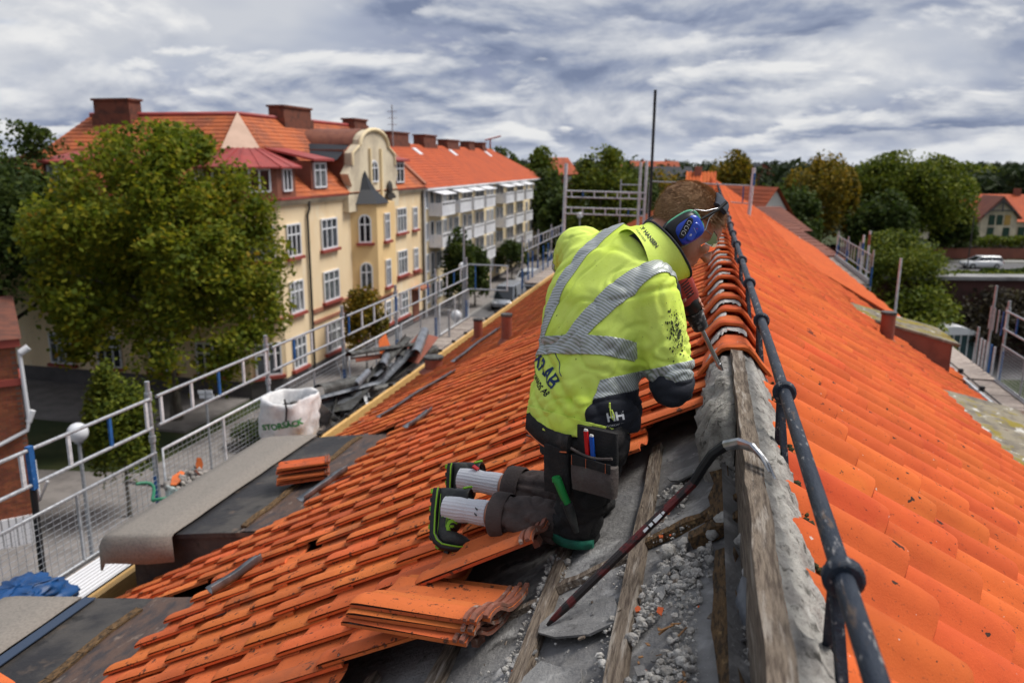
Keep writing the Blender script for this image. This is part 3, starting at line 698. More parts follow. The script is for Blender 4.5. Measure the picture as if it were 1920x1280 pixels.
# roof: main slope along the street, corner, left wing with hip
m = MB(); RXm, RZ = -25.2, 14.35
tiled(m, (-20.45, 38.9, 10.1), (-20.45, 57, 10.1), (RXm, 57, RZ), (RXm, 40.2, RZ), 20)
tiled(m, (-36.9, 34.5, 10.1), (-23.4, 34.5, 10.1), (RXm, 40.2, RZ), (-34.6, 40.2, RZ), 20)
tiled(m, (-23.4, 34.5, 10.1), (-20.45, 38.9, 10.1), (RXm + .05, 40.2, RZ), (RXm - .05, 40.2, RZ), 20)
tiled(m, (-37.8, 46, 10.1), (-36.9, 34.5, 10.1), (-34.6, 40.2, RZ), (-34.6, 46, RZ), 20)
m.quad((RXm, 57, RZ), (RXm, 40.2, RZ), (-31, 42, 10.2), (-31, 57, 10.2)); m.quad((RXm, 40.2, RZ), (-34.6, 40.2, RZ), (-34.6, 46, RZ), (-31, 42, 10.2)); m.quad((-20.45, 57, 10.1), (RXm, 57, RZ), (-31, 57, 10.1))
bpart(H1, m, 'roof', MATS['old_clay'])
m = MB(); m.tube([(-34.6, 40.2, RZ + .05), (RXm, 40.2, RZ + .05), (RXm, 57, RZ + .05)], .13, 8); bpart(H1, m, 'ridge_capping', MATS['sheet_red'])
m = MB(); m.beam((-20.5, 57.0, 10.3), (RXm, 57.0, RZ + .1), .5, .16); bpart(H1, m, 'gable_edge', MATS['trim_red'])
m = MB(); m.loft([[(-25.1, 40.05, 14.5), (-23.9, 35.9, 11.95), (-22.2, 37.9, 11.95)], [(-25.3, 40.3, 14.2), (-24.2, 36.3, 11.5), (-22.5, 38.3, 11.5)]]); bpart(H1, m, 'hip_gablet', mat('gablet_pink', (0.55, 0.38, 0.29), 0.9, (0.48, 0.33, 0.25), 1))
# corner bay of the attic with its sheet roof
bay = [(-25.0, 35.6), (-23.6, 34.75), (-21.9, 34.85), (-20.75, 36.2), (-20.85, 38.2), (-22.8, 39.5), (-25.0, 38.2)]
m = MB(); m.loft([[(x, y, 10.1) for x, y in bay], [(x, y, 11.68) for x, y in bay]]); bpart(H1, m, 'attic_bay', MATS['dormer_brown'])
cxy = (-23.0, 37.2); m = MB(); eo = [(cxy[0] + (x - cxy[0]) * 1.16, cxy[1] + (y - cxy[1]) * 1.16, 11.65) for x, y in bay]; ti = [(cxy[0] + (x - cxy[0]) * .33, cxy[1] + (y - cxy[1]) * .33, 12.55) for x, y in bay]
m.loft([[(x, y, z - .08) for x, y, z in eo], eo, ti]); br = bpart(H1, m, 'bay_roof', MATS['sheet_red'])
m = MB()
for a, b in zip(eo, ti):
    m.beam(a, b, .07, .07)
for i in range(len(eo)):
    a = V(eo[i]).lerp(V(eo[(i + 1) % 7]), .5); b = V(ti[i]).lerp(V(ti[(i + 1) % 7]), .5); m.beam(a, b, .05, .06)
bpart(H1, m, 'standing_seam', MATS['sheet_red'])
def mid(i): a, b = V((*bay[i], 0)), V((*bay[(i + 1) % 7], 0)); return (a + b) / 2, (b - a).normalized()
for i, w in ((0, .9), (1, 1.25), (2, 1.1), (3, .95)):
    c, rr = mid(i); window(H1, (c.x, c.y, 10.42), rr, w, 1.15, (.5,), (), False)
# street-side windows
ROWS = (1.15, 4.12, 7.08)
for z in ROWS:
    window(H1, (-20.8, 37.55, z), (0, 1, 0), 1.42, 1.70, (.33, .66), (.33,))
    window(H1, (-20.8, 41.6, z), (0, 1, 0), 1.95, 1.72, (.33, .66), (.33,), glass='curtain_glass' if z == 4.12 else 'glass')
    window(H1, (-20.8, 52.75, z), (0, 1, 0), 1.75, 1.70, (.33, .66), (.33,), glass='curtain_glass' if z < 7 else 'glass')
    window(H1, (-21.45, 35.55, z), (1.3, 1.3, 0), 1.35, 1.72, (.5,), (.33,))
    for x in (-24.4, -27.2, -30.4, -33.4): window(H1, (x, 34.9, z), (1, 0, 0), 1.5, 1.7, (.33, .66), (.33,))
for y in (45.2, 49.9, 51.2): window(H1, (-20.8, y, 1.15), (0, 1, 0), .9, 1.55, (.5,), (.33,))
window(H1, (-20.8, 55.4, 7.1), (0, 1, 0), .9, 1.6, (.5,), (.3,)); window(H1, (-20.8, 55.4, 4.12), (0, 1, 0), .9, 1.6, (.5,), (.3,))
m = MB(); m.box((-20.8, 54.6, .3), (-20.7, 55.8, 2.7)); bpart(H1, m, 'door', MATS['dormer_brown']); m = MB(); m.box((-20.8, 54.3, 2.75), (-19.9, 56.1, 2.9)); bpart(H1, m, 'door_canopy', MATS['trim_red'])
# oriel under the gable
P = [(-20.8, 44.55), (-19.5, 45.5), (-19.5, 48.4), (-20.8, 49.4)]
m = MB(); m.loft([[(x, y, 3.7) for x, y in P], [(x, y, 9.45) for x, y in P]]); bpart(H1, m, 'oriel', MATS['plaster_bay'])
m = MB(); m.loft([[(-20.8, 45.0, 3.0), (-20.3, 45.6, 3.0), (-20.3, 48.2, 3.0), (-20.8, 48.9, 3.0)], [(-20.8, 44.45, 3.66), (-19.4, 45.4, 3.66), (-19.4, 48.5, 3.66), (-20.8, 49.5, 3.66)]]); bpart(H1, m, 'oriel_corbel', MATS['trim_red'])
f1 = V((1.3, .95, 0)); f2 = V((0, 1, 0))
for z in (4.2, 7.1):
    window(H1, (-20.12, 45.05, z), f1, .78, 1.72, (.5,), (.36,), arch=True); window(H1, (-19.5, 46.95, z), f2, .8, 1.7, (.5,), (.3,))
m = MB(); ap = (-20.35, 45.85, 11.3); cq = [(-21.0, 44.2), (-19.35, 45.35), (-19.35, 47.2), (-21.0, 47.4)]
m.loft([[(x, y, 9.42) for x, y in cq], [(ap[0] + (x - ap[0]) * .42, ap[1] + (y - ap[1]) * .42, 10.25) for x, y in cq], [(ap[0] + (x - ap[0]) * .12, ap[1] + (y - ap[1]) * .12, 11.0) for x, y in cq], [(ap[0] + (x - ap[0]) * .02, ap[1] + (y - ap[1]) * .02, 11.35) for x, y in cq]]); bpart(H1, m, 'turret_roof', MATS['slate'])
yc = 47.6; prof = [(-3.95, 9.0), (-3.95, 9.9), (-3.4, 10.5), (-3.9, 11.2), (-3.3, 11.7), (-3.2, 12.4), (-2.3, 12.9)] + [(-2.1 * math.cos(math.pi * i / 10), 12.9 + .95 * math.sin(math.pi * i / 10)) for i in range(11)] + [(2.3, 12.9), (3.2, 12.4), (3.3, 11.7), (3.9, 11.2), (3.4, 10.5), (3.95, 9.9), (3.95, 9.0)]
m = MB(); m.loft([[(-20.95, yc + a, z) for a, z in prof], [(-20.45, yc + a, z) for a, z in prof]]); bpart(H1, m, 'dutch_gable', MATS['plaster_cream'])
m = MB(); arc = [(-20.4, yc - 2.2 * math.cos(math.pi * i / 10), 12.85 + 1.0 * math.sin(math.pi * i / 10)) for i in range(11)]; m.tube(arc, .13, 6); m.tube([(-20.42, yc - 3.3, 11.7), (-20.42, yc - 3.25, 12.4), (-20.42, yc - 2.2, 12.85)], .09, 6); m.tube([(-20.42, yc + 3.3, 11.7), (-20.42, yc + 3.25, 12.4), (-20.42, yc + 2.2, 12.85)], .09, 6); m.box((-20.45, yc - .9, 9.3), (-20.3, yc - .7, 12.7)); m.box((-20.45, yc + .8, 9.3), (-20.3, yc + 1.0, 12.7)); bpart(H1, m, 'gable_moulding', MATS['plaster_pale'])
m = MB(); barrel = [(yc - 2.2 * math.cos(math.pi * i / 10), 12.9 + 1.0 * math.sin(math.pi * i / 10)) for i in range(11)]
m.loft([[(-20.9, y, z) for y, z in barrel], [(-24.4, y, z) for y, z in barrel]], smooth=True, cap=False, closed=False); m.box((-24.2, yc - 3.3, 10.2), (-20.95, yc + 3.3, 12.6)); bpart(H1, m, 'gable_roof', MATS['dormer_brown'])
m = MB(); m.quad((-20.95, yc - 4.3, 12.0), (-20.95, yc - 2.5, 12.85), (-23.6, yc - 2.5, 12.95), (-23.2, yc - 4.3, 12.05)); bpart(H1, m, 'slate_cheek', MATS['slate'])
window(H1, (-20.45, 47.4, 10.65), f2, 1.15, 1.35, (.5,), (.35,), False, arch=True)
m = MB(); m.box((-20.45, 49.1, 9.55), (-20.2, 50.4, 9.75)); m.sphere((-20.35, 49.75, 10.2), (.14, .38, .5)); m.box((-20.42, 49.2, 9.75), (-20.25, 50.3, 9.9)); bpart(H1, m, 'relief_ornament', MATS['pipe_dark'])
def dorm(y, w, x0=-20.75, z0=10.2, h=1.75, dep=3.0):
    m = MB(); m.box((x0 - dep, y - w/2 - .25, z0), (x0, y + w/2 + .25, z0 + h)); d = bpart(H1, m, 'dormer', MATS['dormer_brown'])
    m = MB(); m.loft([[(x0 + .35, y - w/2 - .5, z0 + h - .02), (x0 + .35, y + w/2 + .5, z0 + h - .02), (x0 + .35, y + w/2 + .5, z0 + h + .1), (x0 + .35, y - w/2 - .5, z0 + h + .1)], [(x0 - dep - .4, y - w/2 - .5, z0 + h + .75), (x0 - dep - .4, y + w/2 + .5, z0 + h + .75), (x0 - dep - .4, y + w/2 + .5, z0 + h + .85), (x0 - dep - .4, y - w/2 - .5, z0 + h + .85)]])
    bpart(H1, m, 'dormer_roof', MATS['sheet_red']); window(H1, (x0, y, z0 + .3), f2, w, 1.35, (.5,), (.3,), False)
dorm(40.7, 1.4); dorm(52.5, 1.4)
for x in (-32.3, -28.6):     # wing dormers
    m = MB(); m.box((x - .85, 34.8, 10.2), (x + .85, 37.8, 11.75)); bpart(H1, m, 'dormer', MATS['dormer_brown'])
    m = MB(); m.loft([[(x - 1.1, 34.4, 11.72), (x + 1.1, 34.4, 11.72), (x + 1.1, 34.4, 11.84), (x - 1.1, 34.4, 11.84)], [(x - 1.1, 38.3, 12.4), (x + 1.1, 38.3, 12.4), (x + 1.1, 38.3, 12.5), (x - 1.1, 38.3, 12.5)]]); bpart(H1, m, 'dormer_roof', MATS['sheet_red'])
    window(H1, (x, 34.8, 10.4), (1, 0, 0), 1.1, 1.25, (.5,), (), False)
m = MB(); m.box((-38.2, 38.0, 10.2), (-35.6, 40.0, 11.7)); bpart(H1, m, 'dormer', MATS['dormer_brown'])
m = MB(); m.loft([[(-38.6, 37.6, 11.68), (-38.6, 40.4, 11.68), (-38.6, 40.4, 11.8), (-38.6, 37.6, 11.8)], [(-35.2, 37.6, 12.5), (-35.2, 40.4, 12.5), (-35.2, 40.4, 12.6), (-35.2, 37.6, 12.6)]]); bpart(H1, m, 'dormer_roof', MATS['sheet_red']); window(H1, (-37.0, 38.0, 10.45), (1, 0, 0), 1.2, 1.15, (.5,), (), False)
def chimney(b, x, y, z, w, d, h, mt='brick_dark'):
    m = MB(); m.box((x - w/2, y - d/2, z - 1.2), (x + w/2, y + d/2, z + h - .12)); m.box((x - w/2 - .09, y - d/2 - .09, z + h - .12), (x + w/2 + .09, y + d/2 + .09, z + h)); m.box((x - w/2 - .1, y - d/2 - .1, z - 1.2), (x + w/2 + .1, y + d/2 + .1, z + .12)); return bpart(b, m, 'chimney', MATS[mt])
chimney(H1, -32.6, 40.0, 14.3, 2.3, 1.0, .95); chimney(H1, -25.2, 46.0, 14.3, 1.0, 3.4, .85); chimney(H1, -25.2, 55.3, 14.35, .9, 2.2, .55)
m = MB(); m.tube([(-20.68, 39.25, 9.9), (-20.62, 39.15, 9.5), (-20.68, 39.0, 9.1), (-20.68, 39.0, .2)], .07, 8); bpart(H1, m, 'downpipe', MATS['pipe_dark'])
m = MB(); m.tube([(-20.68, 56.8, 10.0), (-20.68, 56.8, .2)], .08, 8); bpart(H1, m, 'downpipe', MATS['pipe_dark'])
m = MB(); m.tube([(-25.0, 62, 13), (-25.0, 62, 16.3)], .05, 6)
for z in (14.8, 15.3, 15.8): m.tube([(-25.4, 62, z), (-24.6, 62, z)], .025, 5)
ant = tag(m.build('mast', MATS['galv']), 'thin grey aerial mast rising behind the roofs between the two yellow houses', 'aerial')

# ---- pale yellow balcony block
H2 = empty('balcony_block', (BX, 79, 0), 'long pale yellow apartment block with rows of white balconies and plain orange roof', 'building')
m = MB(); m.box((-31, 57.02, .5), (BX, 99.8, 9.9)); bpart(H2, m, 'wall', MATS['plaster_pale'])
m = MB(); m.box((-30.95, 57.05, 0), (BX + .05, 99.85, .5)); bpart(H2, m, 'plinth', MATS['plinth'])
m = MB(); tiled(m, (BX + .45, 57.02, 9.98), (BX + .45, 100.6, 9.98), (-25.6, 94, 13.4), (-25.6, 57.02, 13.4), 16); tiled(m, (BX + .45, 100.6, 9.98), (-31.4, 100.6, 9.98), (-25.6, 94, 13.4), (-25.6, 94, 13.4), 16); m.quad((-25.6, 57.02, 13.4), (-25.6, 94, 13.4), (-31.4, 100.6, 9.98), (-31.4, 57.02, 9.98)); m.quad((-31.4, 57.02, 9.98), (BX + .4, 57.02, 9.98), (-25.6, 57.02, 13.4)); bpart(H2, m, 'roof', MATS['new_clay'])
m = MB(); m.box((-31.4, 57.02, 9.82), (BX + .5, 100.6, 9.97)); bpart(H2, m, 'eave_fascia', MATS['balcony_white'])
for y, d in ((59.6, 1.6), (64, 4.2), (71.6, 3.4), (78.5, 3.8), (85, 2.0), (90, 1.5)): chimney(H2, -25.7, y, 13.35, 1.0, d, .95 if y < 75 else .7)
m = MB()
for y in (66, 76, 89): m.loft([[(-24.2, y, 12.5), (-24.2, y + .9, 12.5), (-24.2, y + .9, 12.56), (-24.2, y, 12.56)], [(-24.9, y, 13.0), (-24.9, y + .9, 13.0), (-24.9, y + .9, 13.06), (-24.9, y, 13.06)]])
bpart(H2, m, 'skylight', MATS['window_white'])
bal = {}
def balcony(y0, y1, z):
    k = round(y1 - y0, 1)
    if k not in bal:
        f = MB(); L = y1 - y0; f.box((0, 0, 0), (1.15, L, .12))
        n = int(L / .16)
        for i in range(n): f.box((1.10, .02 + i * L / n, .12), (1.14, .02 + i * L / n + L / n * .86, .78))
        f.box((1.08, 0, .98), (1.15, L, 1.08)); f.box((1.08, 0, .78), (1.15, L, .82))
        for i in range(6): f.box((.02 + i * .18, 0, .12), (.02 + i * .18 + .155, .04, 1.0)); f.box((.02 + i * .18, L - .04, .12), (.02 + i * .18 + .155, L, 1.0))
        for i in range(int(L / .8) + 1): f.box((1.09, min(L - .06, i * .8), .82), (1.14, min(L, i * .8 + .06), .98))
        g = MB(); g.quad((1.125, 0, .82), (1.125, L, .82), (1.125, L, .98), (1.125, 0, .98)); bal[k] = (f.mesh('balcony', MATS['balcony_white']), g.mesh('dark_gap', MATS['plinth']))
    f, g = bal[k]; o = bpy.data.objects.new('balcony', f); COL.objects.link(o); o.parent = H2; o.matrix_parent_inverse = Matrix.Translation(-V(H2.location)); o.location = (BX, y0, z)
    if random.Random(y0 * z).random() < .7: link(bpy.data.objects.new('railing_gap', g), o)
BY = [(58.4, 61.6), (63.0, 66.2), (67.0, 70.2), (71.0, 74.2), (78.4, 81.8), (83.0, 86.4), (87.6, 91.0)]
for zi, z in enumerate((7.85, 5.45, 3.05)):
    for bi, (a, b) in enumerate(BY):
        if zi == 2 and bi in (0, 1): continue
        balcony(a, b, z)
for z in (7.95, 5.55, 3.15, .75):
    for a, b in BY:
        window(H2, (BX, a + .7, z + .0), f2, .9, 1.9, (), (), False, glass='glass'); window(H2, (BX, a + 2.3, z + .5), f2, 1.3, 1.3, (.5,), (), False, glass='curtain_glass')
    for y in (57.75, 62.2, 75.4, 76.9, 92.6, 95.0, 97.6): window(H2, (BX, y, z + .45), f2, 1.0, 1.4, (.5,), (), False)
m = MB()
for a, b in BY: m.loft([[(BX + .1, a, 9.75), (BX + .1, b, 9.75), (BX + .1, b, 9.80), (BX + .1, a, 9.80)], [(BX + 1.3, a, 9.5), (BX + 1.3, b, 9.5), (BX + 1.3, b, 9.55), (BX + 1.3, a, 9.55)]])
for a, b in BY:
    m = MB(); m.loft([[(BX + .1, a, 9.72), (BX + .1, b, 9.72), (BX + .1, b, 9.78), (BX + .1, a, 9.78)], [(BX + 1.3, a, 9.45), (BX + 1.3, b, 9.45), (BX + 1.3, b, 9.51), (BX + 1.3, a, 9.51)]]); bpart(H2, m, 'awning', MATS['balcony_white'])
m = MB(); m.tube([(BX + .1, 57.3, 9.8), (BX + .1, 57.3, .2)], .09, 8); bpart(H2, m, 'downpipe', MATS['balcony_white'])

# ---- red brick house at the left edge
mat('brick_red', (0.30, 0.095, 0.045), 0.9, (0.21, 0.07, 0.04), 4, bump=0.5, bscale=30, island=0.4)
mat('brick_joint', (0.20, 0.13, 0.10), 0.95)
H3 = empty('brick_house', G(-15, 26), 'red brick house with white downpipe, white window and white slatted plinth at the left edge', 'building')
c0 = G(-15.15, 23.6); ey = G(-15.3, 23.6).normalized(); ex = V((-ey.y, ey.x, 0))
def Q(a, b, z): return c0 + ex * a + ey * b + V((0, 0, z))
m = MB(); m.loft([[Q(0, 0, .9), Q(9, 0, .9), Q(9, 9, .9), Q(0, 9, .9)], [Q(0, 0, 6.4), Q(9, 0, 6.4), Q(9, 9, 6.4), Q(0, 9, 6.4)]]); bpart(H3, m, 'wall', MATS['brick_joint'])
m = MB(); r = random.Random(3)
for row in range(68):
    z = .92 + row * .081
    for i in range(12):
        a = i * .26 + (.13 if row % 2 else 0)
        if 1.05 < a < 2.0 and 1.4 < z < 3.6: continue
        m.loft([[Q(a, -.012, z), Q(a + .245, -.012, z), Q(a + .245, -.012, z + .068), Q(a, -.012, z + .068)], [Q(a, .02, z), Q(a + .245, .02, z), Q(a + .245, .02, z + .068), Q(a, .02, z + .068)]][::-1], cap=True)
    for i in range(8):
        b = i * .26 + (0 if row % 2 else .13)
        m.loft([[Q(-.012, b, z), Q(-.012, b + .245, z), Q(-.012, b + .245, z + .068), Q(-.012, b, z + .068)], [Q(.02, b, z), Q(.02, b + .245, z), Q(.02, b + .245, z + .068), Q(.02, b, z + .068)]])
bk = bpart(H3, m, 'brick', MATS['brick_red']); bk['kind'] = 'stuff'
m = MB(); m.loft([[Q(-.15, -.15, 6.4), Q(9, -.15, 6.4), Q(9, 9, 6.4), Q(-.15, 9, 6.4)], [Q(-.15, -.15, 6.65), Q(9, -.15, 6.65), Q(9, 9, 6.65), Q(-.15, 9, 6.65)]]); m.loft([[Q(-.1, -.1, 5.2), Q(3, -.1, 5.2), Q(3, .0, 5.2), Q(-.1, 1.4, 5.2)], [Q(-.1, -.1, 5.4), Q(3, -.1, 5.4), Q(3, .0, 5.4), Q(-.1, 1.4, 5.4)]]); bpart(H3, m, 'brick_band', MATS['sill_red'])
m = MB(); m.quad(Q(-.2, -.2, 6.66), Q(9, -.2, 6.66), Q(9, 4.5, 7.0), Q(4, 4.5, 7.0)); m.quad(Q(-.2, -.2, 6.66), Q(4, 4.5, 7.0), Q(-.2, 9, 6.66)); bpart(H3, m, 'roof', MATS['brick_dark'])
m = MB(); m.tube([Q(-.1, -.1, 6.3), Q(-.12, -.12, 4.1), Q(-.05, -.12, 3.75), Q(1.2, -.12, 3.2), Q(2.6, -.12, 2.9)], .06, 8); m.tube([Q(-.1, -.1, 4.0), Q(-.25, -.1, 4.35)], .09, 8); m.tube([Q(-.12, .3, 2.6), Q(-.12, .3, 1.2), Q(-.4, .1, 1.9)], .05, 8); m.tube([Q(-.12, -.1, 6.2), Q(-.35, -.1, 6.35)], .11, 8); bpart(H3, m, 'downpipe', MATS['window_white'])
window(H3, Q(1.55, -.012, 1.45), -ex, .95, 2.1, (.5,), (.3, .65), False)
m = MB(); 
for i in range(24): m.loft([[Q(i * .2, -.1, 0), Q(i * .2 + .17, -.1, 0), Q(i * .2 + .17, -.04, 0), Q(i * .2, -.04, 0)], [Q(i * .2, -.1, .95), Q(i * .2 + .17, -.1, .95), Q(i * .2 + .17, -.04, .95), Q(i * .2, -.04, .95)]])
bpart(H3, m, 'plinth_slats', MATS['balcony_white'])

# ---- simple houses further off
mat('dark_roof', (0.03, 0.032, 0.04), 0.7); mat('far_clay', (0.40, 0.09, 0.035), 0.85, (0.28, 0.07, 0.035), 0.4); mat('far_brick', (0.22, 0.075, 0.05), 0.9); mat('far_white', (0.62, 0.6, 0.56), 0.9); mat('far_brown', (0.20, 0.07, 0.045), 0.85, (0.15, 0.055, 0.04), .5)
def house(name, r, d, w, dep, ez, rz, wallm, roofm, label, rot=0.0, gable=False, nwin=3, group=None, chim=0, z0=0):
    h = empty(name, G(r, d), label, 'house', group); c = G(r, d); a = RH * math.cos(rot) + FH * math.sin(rot); b = -RH * math.sin(rot) + FH * math.cos(rot)
    q = lambda x, y, z: c + a * x + b * y + V((0, 0, z))
    if gable: # ridge along depth, gable faces us
        m = MB(); m.loft([[q(-w/2, 0, 0), q(w/2, 0, 0), q(w/2, 0, ez), q(0, 0, rz - .15), q(-w/2, 0, ez)], [q(-w/2, dep, 0), q(w/2, dep, 0), q(w/2, dep, ez), q(0, dep, rz - .15), q(-w/2, dep, ez)]]); bpart(h, m, 'wall', MATS[wallm])
        m = MB(); tiled(m, q(-w/2 - .4, dep, ez - .2), q(-w/2 - .4, -.4, ez - .2), q(0, -.4, rz), q(0, dep, rz), 8); tiled(m, q(w/2 + .4, -.4, ez - .2), q(w/2 + .4, dep, ez - .2), q(0, dep, rz), q(0, -.4, rz), 8); bpart(h, m, 'roof', MATS[roofm])
    else:
        m = MB(); m.loft([[q(-w/2, 0, 0), q(-w/2, dep, 0), q(-w/2, dep, ez), q(-w/2, dep/2, rz - .15), q(-w/2, 0, ez)], [q(w/2, 0, 0), q(w/2, dep, 0), q(w/2, dep, ez), q(w/2, dep/2, rz - .15), q(w/2, 0, ez)]]); bpart(h, m, 'wall', MATS[wallm])
        m = MB(); tiled(m, q(-w/2 - .4, -.5, ez - .2), q(w/2 + .4, -.5, ez - .2), q(w/2 + .4, dep/2, rz), q(-w/2 - .4, dep/2, rz), 10); tiled(m, q(w/2 + .4, dep + .5, ez - .2), q(-w/2 - .4, dep + .5, ez - .2), q(-w/2 - .4, dep/2, rz), q(w/2 + .4, dep/2, rz), 6); bpart(h, m, 'roof', MATS[roofm])
    for i in range(nwin):
        x = -w/2 + w * (i + .5) / nwin
        window(h, q(x, 0, ez - 2.0), a, 1.1, 1.4, (.5,), (), False)
    for i in range(chim): m = MB(); x = (-.25 + .5 * i) * w; m.loft([[q(x - .4, dep/2 - .4, rz - 1), q(x + .4, dep/2 - .4, rz - 1), q(x + .4, dep/2 + .4, rz - 1), q(x - .4, dep/2 + .4, rz - 1)], [q(x - .4, dep/2 - .4, rz + .9), q(x + .4, dep/2 - .4, rz + .9), q(x + .4, dep/2 + .4, rz + .9), q(x - .4, dep/2 + .4, rz + .9)]]); bpart(h, m, 'chimney', MATS['far_brick'])
    return h
house('house', 11.5, 185, 7, 9, 9.3, 12.9, 'far_brick', 'far_clay', 'red brick house with steep roof among trees behind the scaffold frame', .5, nwin=2)
house('house', 33, 235, 9, 9, 8.5, 11.6, 'far_brick', 'far_clay', 'small brick gable house in the distance left of the black pole', 0, True, 2)
house('house', 58, 330, 19, 12, 9.5, 12.4, 'far_brick', 'far_clay', 'broad orange hipped roof house on the skyline above the far ridge end', 0, chim=2, nwin=4)
house('house', 44, 265, 30, 10, 7.6, 10.6, 'far_white', 'dark_roof', 'long house with dark slate roof on the skyline', 0.05, nwin=6)
house('house', 92, 300, 13, 10, 8.2, 11.9, 'far_brick', 'dark_roof', 'dark roofed brick house on the skyline behind the orange autumn tree', .2, True, 2)
house('house', 80, 215, 12, 9, 6.5, 9.6, 'far_white', 'far_clay', 'white house with faded orange roof half hidden behind autumn trees', -.2, nwin=3)
house('house', 24.6, 76, 4.2, 9, 7.1, 9.8, 'far_white', 'far_clay', 'white gabled house with orange roof just beyond the right slope', .5, True, 1)
house('house', 18.5, 60, 7.5, 8, 7.2, 8.6, 'far_brown', 'far_brown', 'low brown-red building with a shallow roof beside the far right slope', .25, nwin=0)
house('house', 15.5, 44, 5, 12, 7.0, 8.1, 'far_brown', 'far_brown', 'brown-red annexe with a shallow roof below the parapet on the right', .1, nwin=0)
# villa across the road
VL = house('villa', 76.0, 124, 17, 10, 3.6, 7.4, 'plaster_cream', 'new_clay', 'cream villa with bright orange roof and ornate gable across the road', 0.0, nwin=0, chim=2)
mat('green_frame', (0.02, 0.055, 0.035), 0.6); mat('shutter_yellow', (0.5, 0.3, 0.08), 0.7)
q = lambda x, y, z: G(76.0 + x, 124 + y, z)
m = MB(); gp = [(-2.7, 0), (2.7, 0), (2.7, 4.3), (0, 6.9), (-2.7, 4.3)]; gx = -1.7
m.loft([[q(gx + x, -1.2, z) for x, z in gp], [q(gx + x, 4, z) for x, z in gp]]); bpart(VL, m, 'gable_wall', MATS['plaster_cream'])
m = MB(); m.loft([[q(gx - 3.3, -1.6, 4.0), q(gx, -1.6, 7.35), q(gx, -1.6, 7.05), q(gx - 2.9, -1.6, 3.9)], [q(gx - 3.3, 4, 4.0), q(gx, 4, 7.35), q(gx, 4, 7.05), q(gx - 2.9, 4, 3.9)]]); m.loft([[q(gx + 3.3, -1.6, 4.0), q(gx, -1.6, 7.35), q(gx, -1.6, 7.05), q(gx + 2.9, -1.6, 3.9)], [q(gx + 3.3, 4, 4.0), q(gx, 4, 7.35), q(gx, 4, 7.05), q(gx + 2.9, 4, 3.9)]]); bpart(VL, m, 'gable_roof', MATS['far_brown'])
m = MB(); m.beam(q(gx - 2, -1.65, 5.2), q(gx + 2, -1.65, 5.2), .2, .2); m.beam(q(gx, -1.65, 5.0), q(gx, -1.65, 7.0), .2, .2); m.beam(q(gx - 2.6, -1.65, 4.5), q(gx, -1.65, 6.7), .2, .2); m.beam(q(gx + 2.6, -1.65, 4.5), q(gx, -1.65, 6.7), .2, .2); bpart(VL, m, 'gable_timber', MATS['plinth'])
for x in (-1.2, 0, 1.2): m = MB(); m.loft([[q(gx + x - .45, -1.22, 3.0), q(gx + x + .45, -1.22, 3.0), q(gx + x + .45, -1.22, 4.5), q(gx + x - .45, -1.22, 4.5)], [q(gx + x - .45, -1.3, 3.0), q(gx + x + .45, -1.3, 3.0), q(gx + x + .45, -1.3, 4.5), q(gx + x - .45, -1.3, 4.5)]]); bpart(VL, m, 'window', MATS['shutter_yellow'] if x > 1 else MATS['green_frame'])
for x in (-7.0, -5.4, -2.9, -.5, 2.6, 4.6, 6.8): m = MB(); yy = -1.22 if -4.4 < x < 1.0 else -.02; m.loft([[q(x - .5, yy, .9), q(x + .5, yy, .9), q(x + .5, yy, 2.6), q(x - .5, yy, 2.6)], [q(x - .5, yy - .08, .9), q(x + .5, yy - .08, .9), q(x + .5, yy - .08, 2.6), q(x - .5, yy - .08, 2.6)]]); bpart(VL, m, 'window', MATS['green_frame'])
# low flat-roofed building with dark red walls below the road
FB = empty('retaining_wall', G(32, 50), 'long dark red-brown wall with pale coping beyond the bushy tree', 'wall')
m = MB(); m.loft([[G(23.5, 50, 0), G(60, 50, 0), G(60, 50.8, 0), G(23.5, 50.8, 0)], [G(23.5, 50, 4.9), G(60, 50, 4.9), G(60, 50.8, 4.9), G(23.5, 50.8, 4.9)]]); mat('wall_maroon', (0.085, 0.035, 0.03), 0.9, (0.06, 0.03, 0.026), 1.0); bpart(FB, m, 'wall_face', MATS['wall_maroon'])
m = MB(); m.loft([[G(23.2, 49.7, 4.9), G(60, 49.7, 4.9), G(60, 51.1, 4.9), G(23.2, 51.1, 4.9)], [G(23.2, 49.7, 5.12), G(60, 49.7, 5.12), G(60, 51.1, 5.12), G(23.2, 51.1, 5.12)]]); mat('roof_grey', (0.30, 0.295, 0.29), 0.9, (0.2, 0.195, 0.19), 1.0); bpart(FB, m, 'coping', MATS['roof_grey'])
# dark green cabin with white curved roof
CB = empty('site_cabin', G(26.3, 46), 'dark green site cabin with white corner posts and white curved roof', 'cabin')
mat('cabin_green', (0.02, 0.055, 0.062), 0.5, (0.045, 0.085, 0.09), 2)
m = MB(); w0, d0 = 26.1, 46.0; cz = .15
m.loft([[G(w0 - 1.25, d0, cz), G(w0 + 1.25, d0, cz), G(w0 + 1.25, d0 + 2.4, cz), G(w0 - 1.25, d0 + 2.4, cz)], [G(w0 - 1.25, d0, cz + 2.1), G(w0 + 1.25, d0, cz + 2.1), G(w0 + 1.25, d0 + 2.4, cz + 2.1), G(w0 - 1.25, d0 + 2.4, cz + 2.1)]])
o = bpart(CB, m, 'panel', MATS['cabin_green'])
m = MB()
for x in (-1.28, -.85, -.42, 0, .42, .85, 1.28): m.beam(G(w0 + x, d0 - .03, cz), G(w0 + x, d0 - .03, cz + 2.1), .09 if abs(x) > 1 else .04, .06)
m.beam(G(w0 - 1.3, d0 - .04, cz + .15), G(w0 + 1.3, d0 - .04, cz + .15), .08, .3); bpart(CB, m, 'corner_post', MATS['balcony_white'])
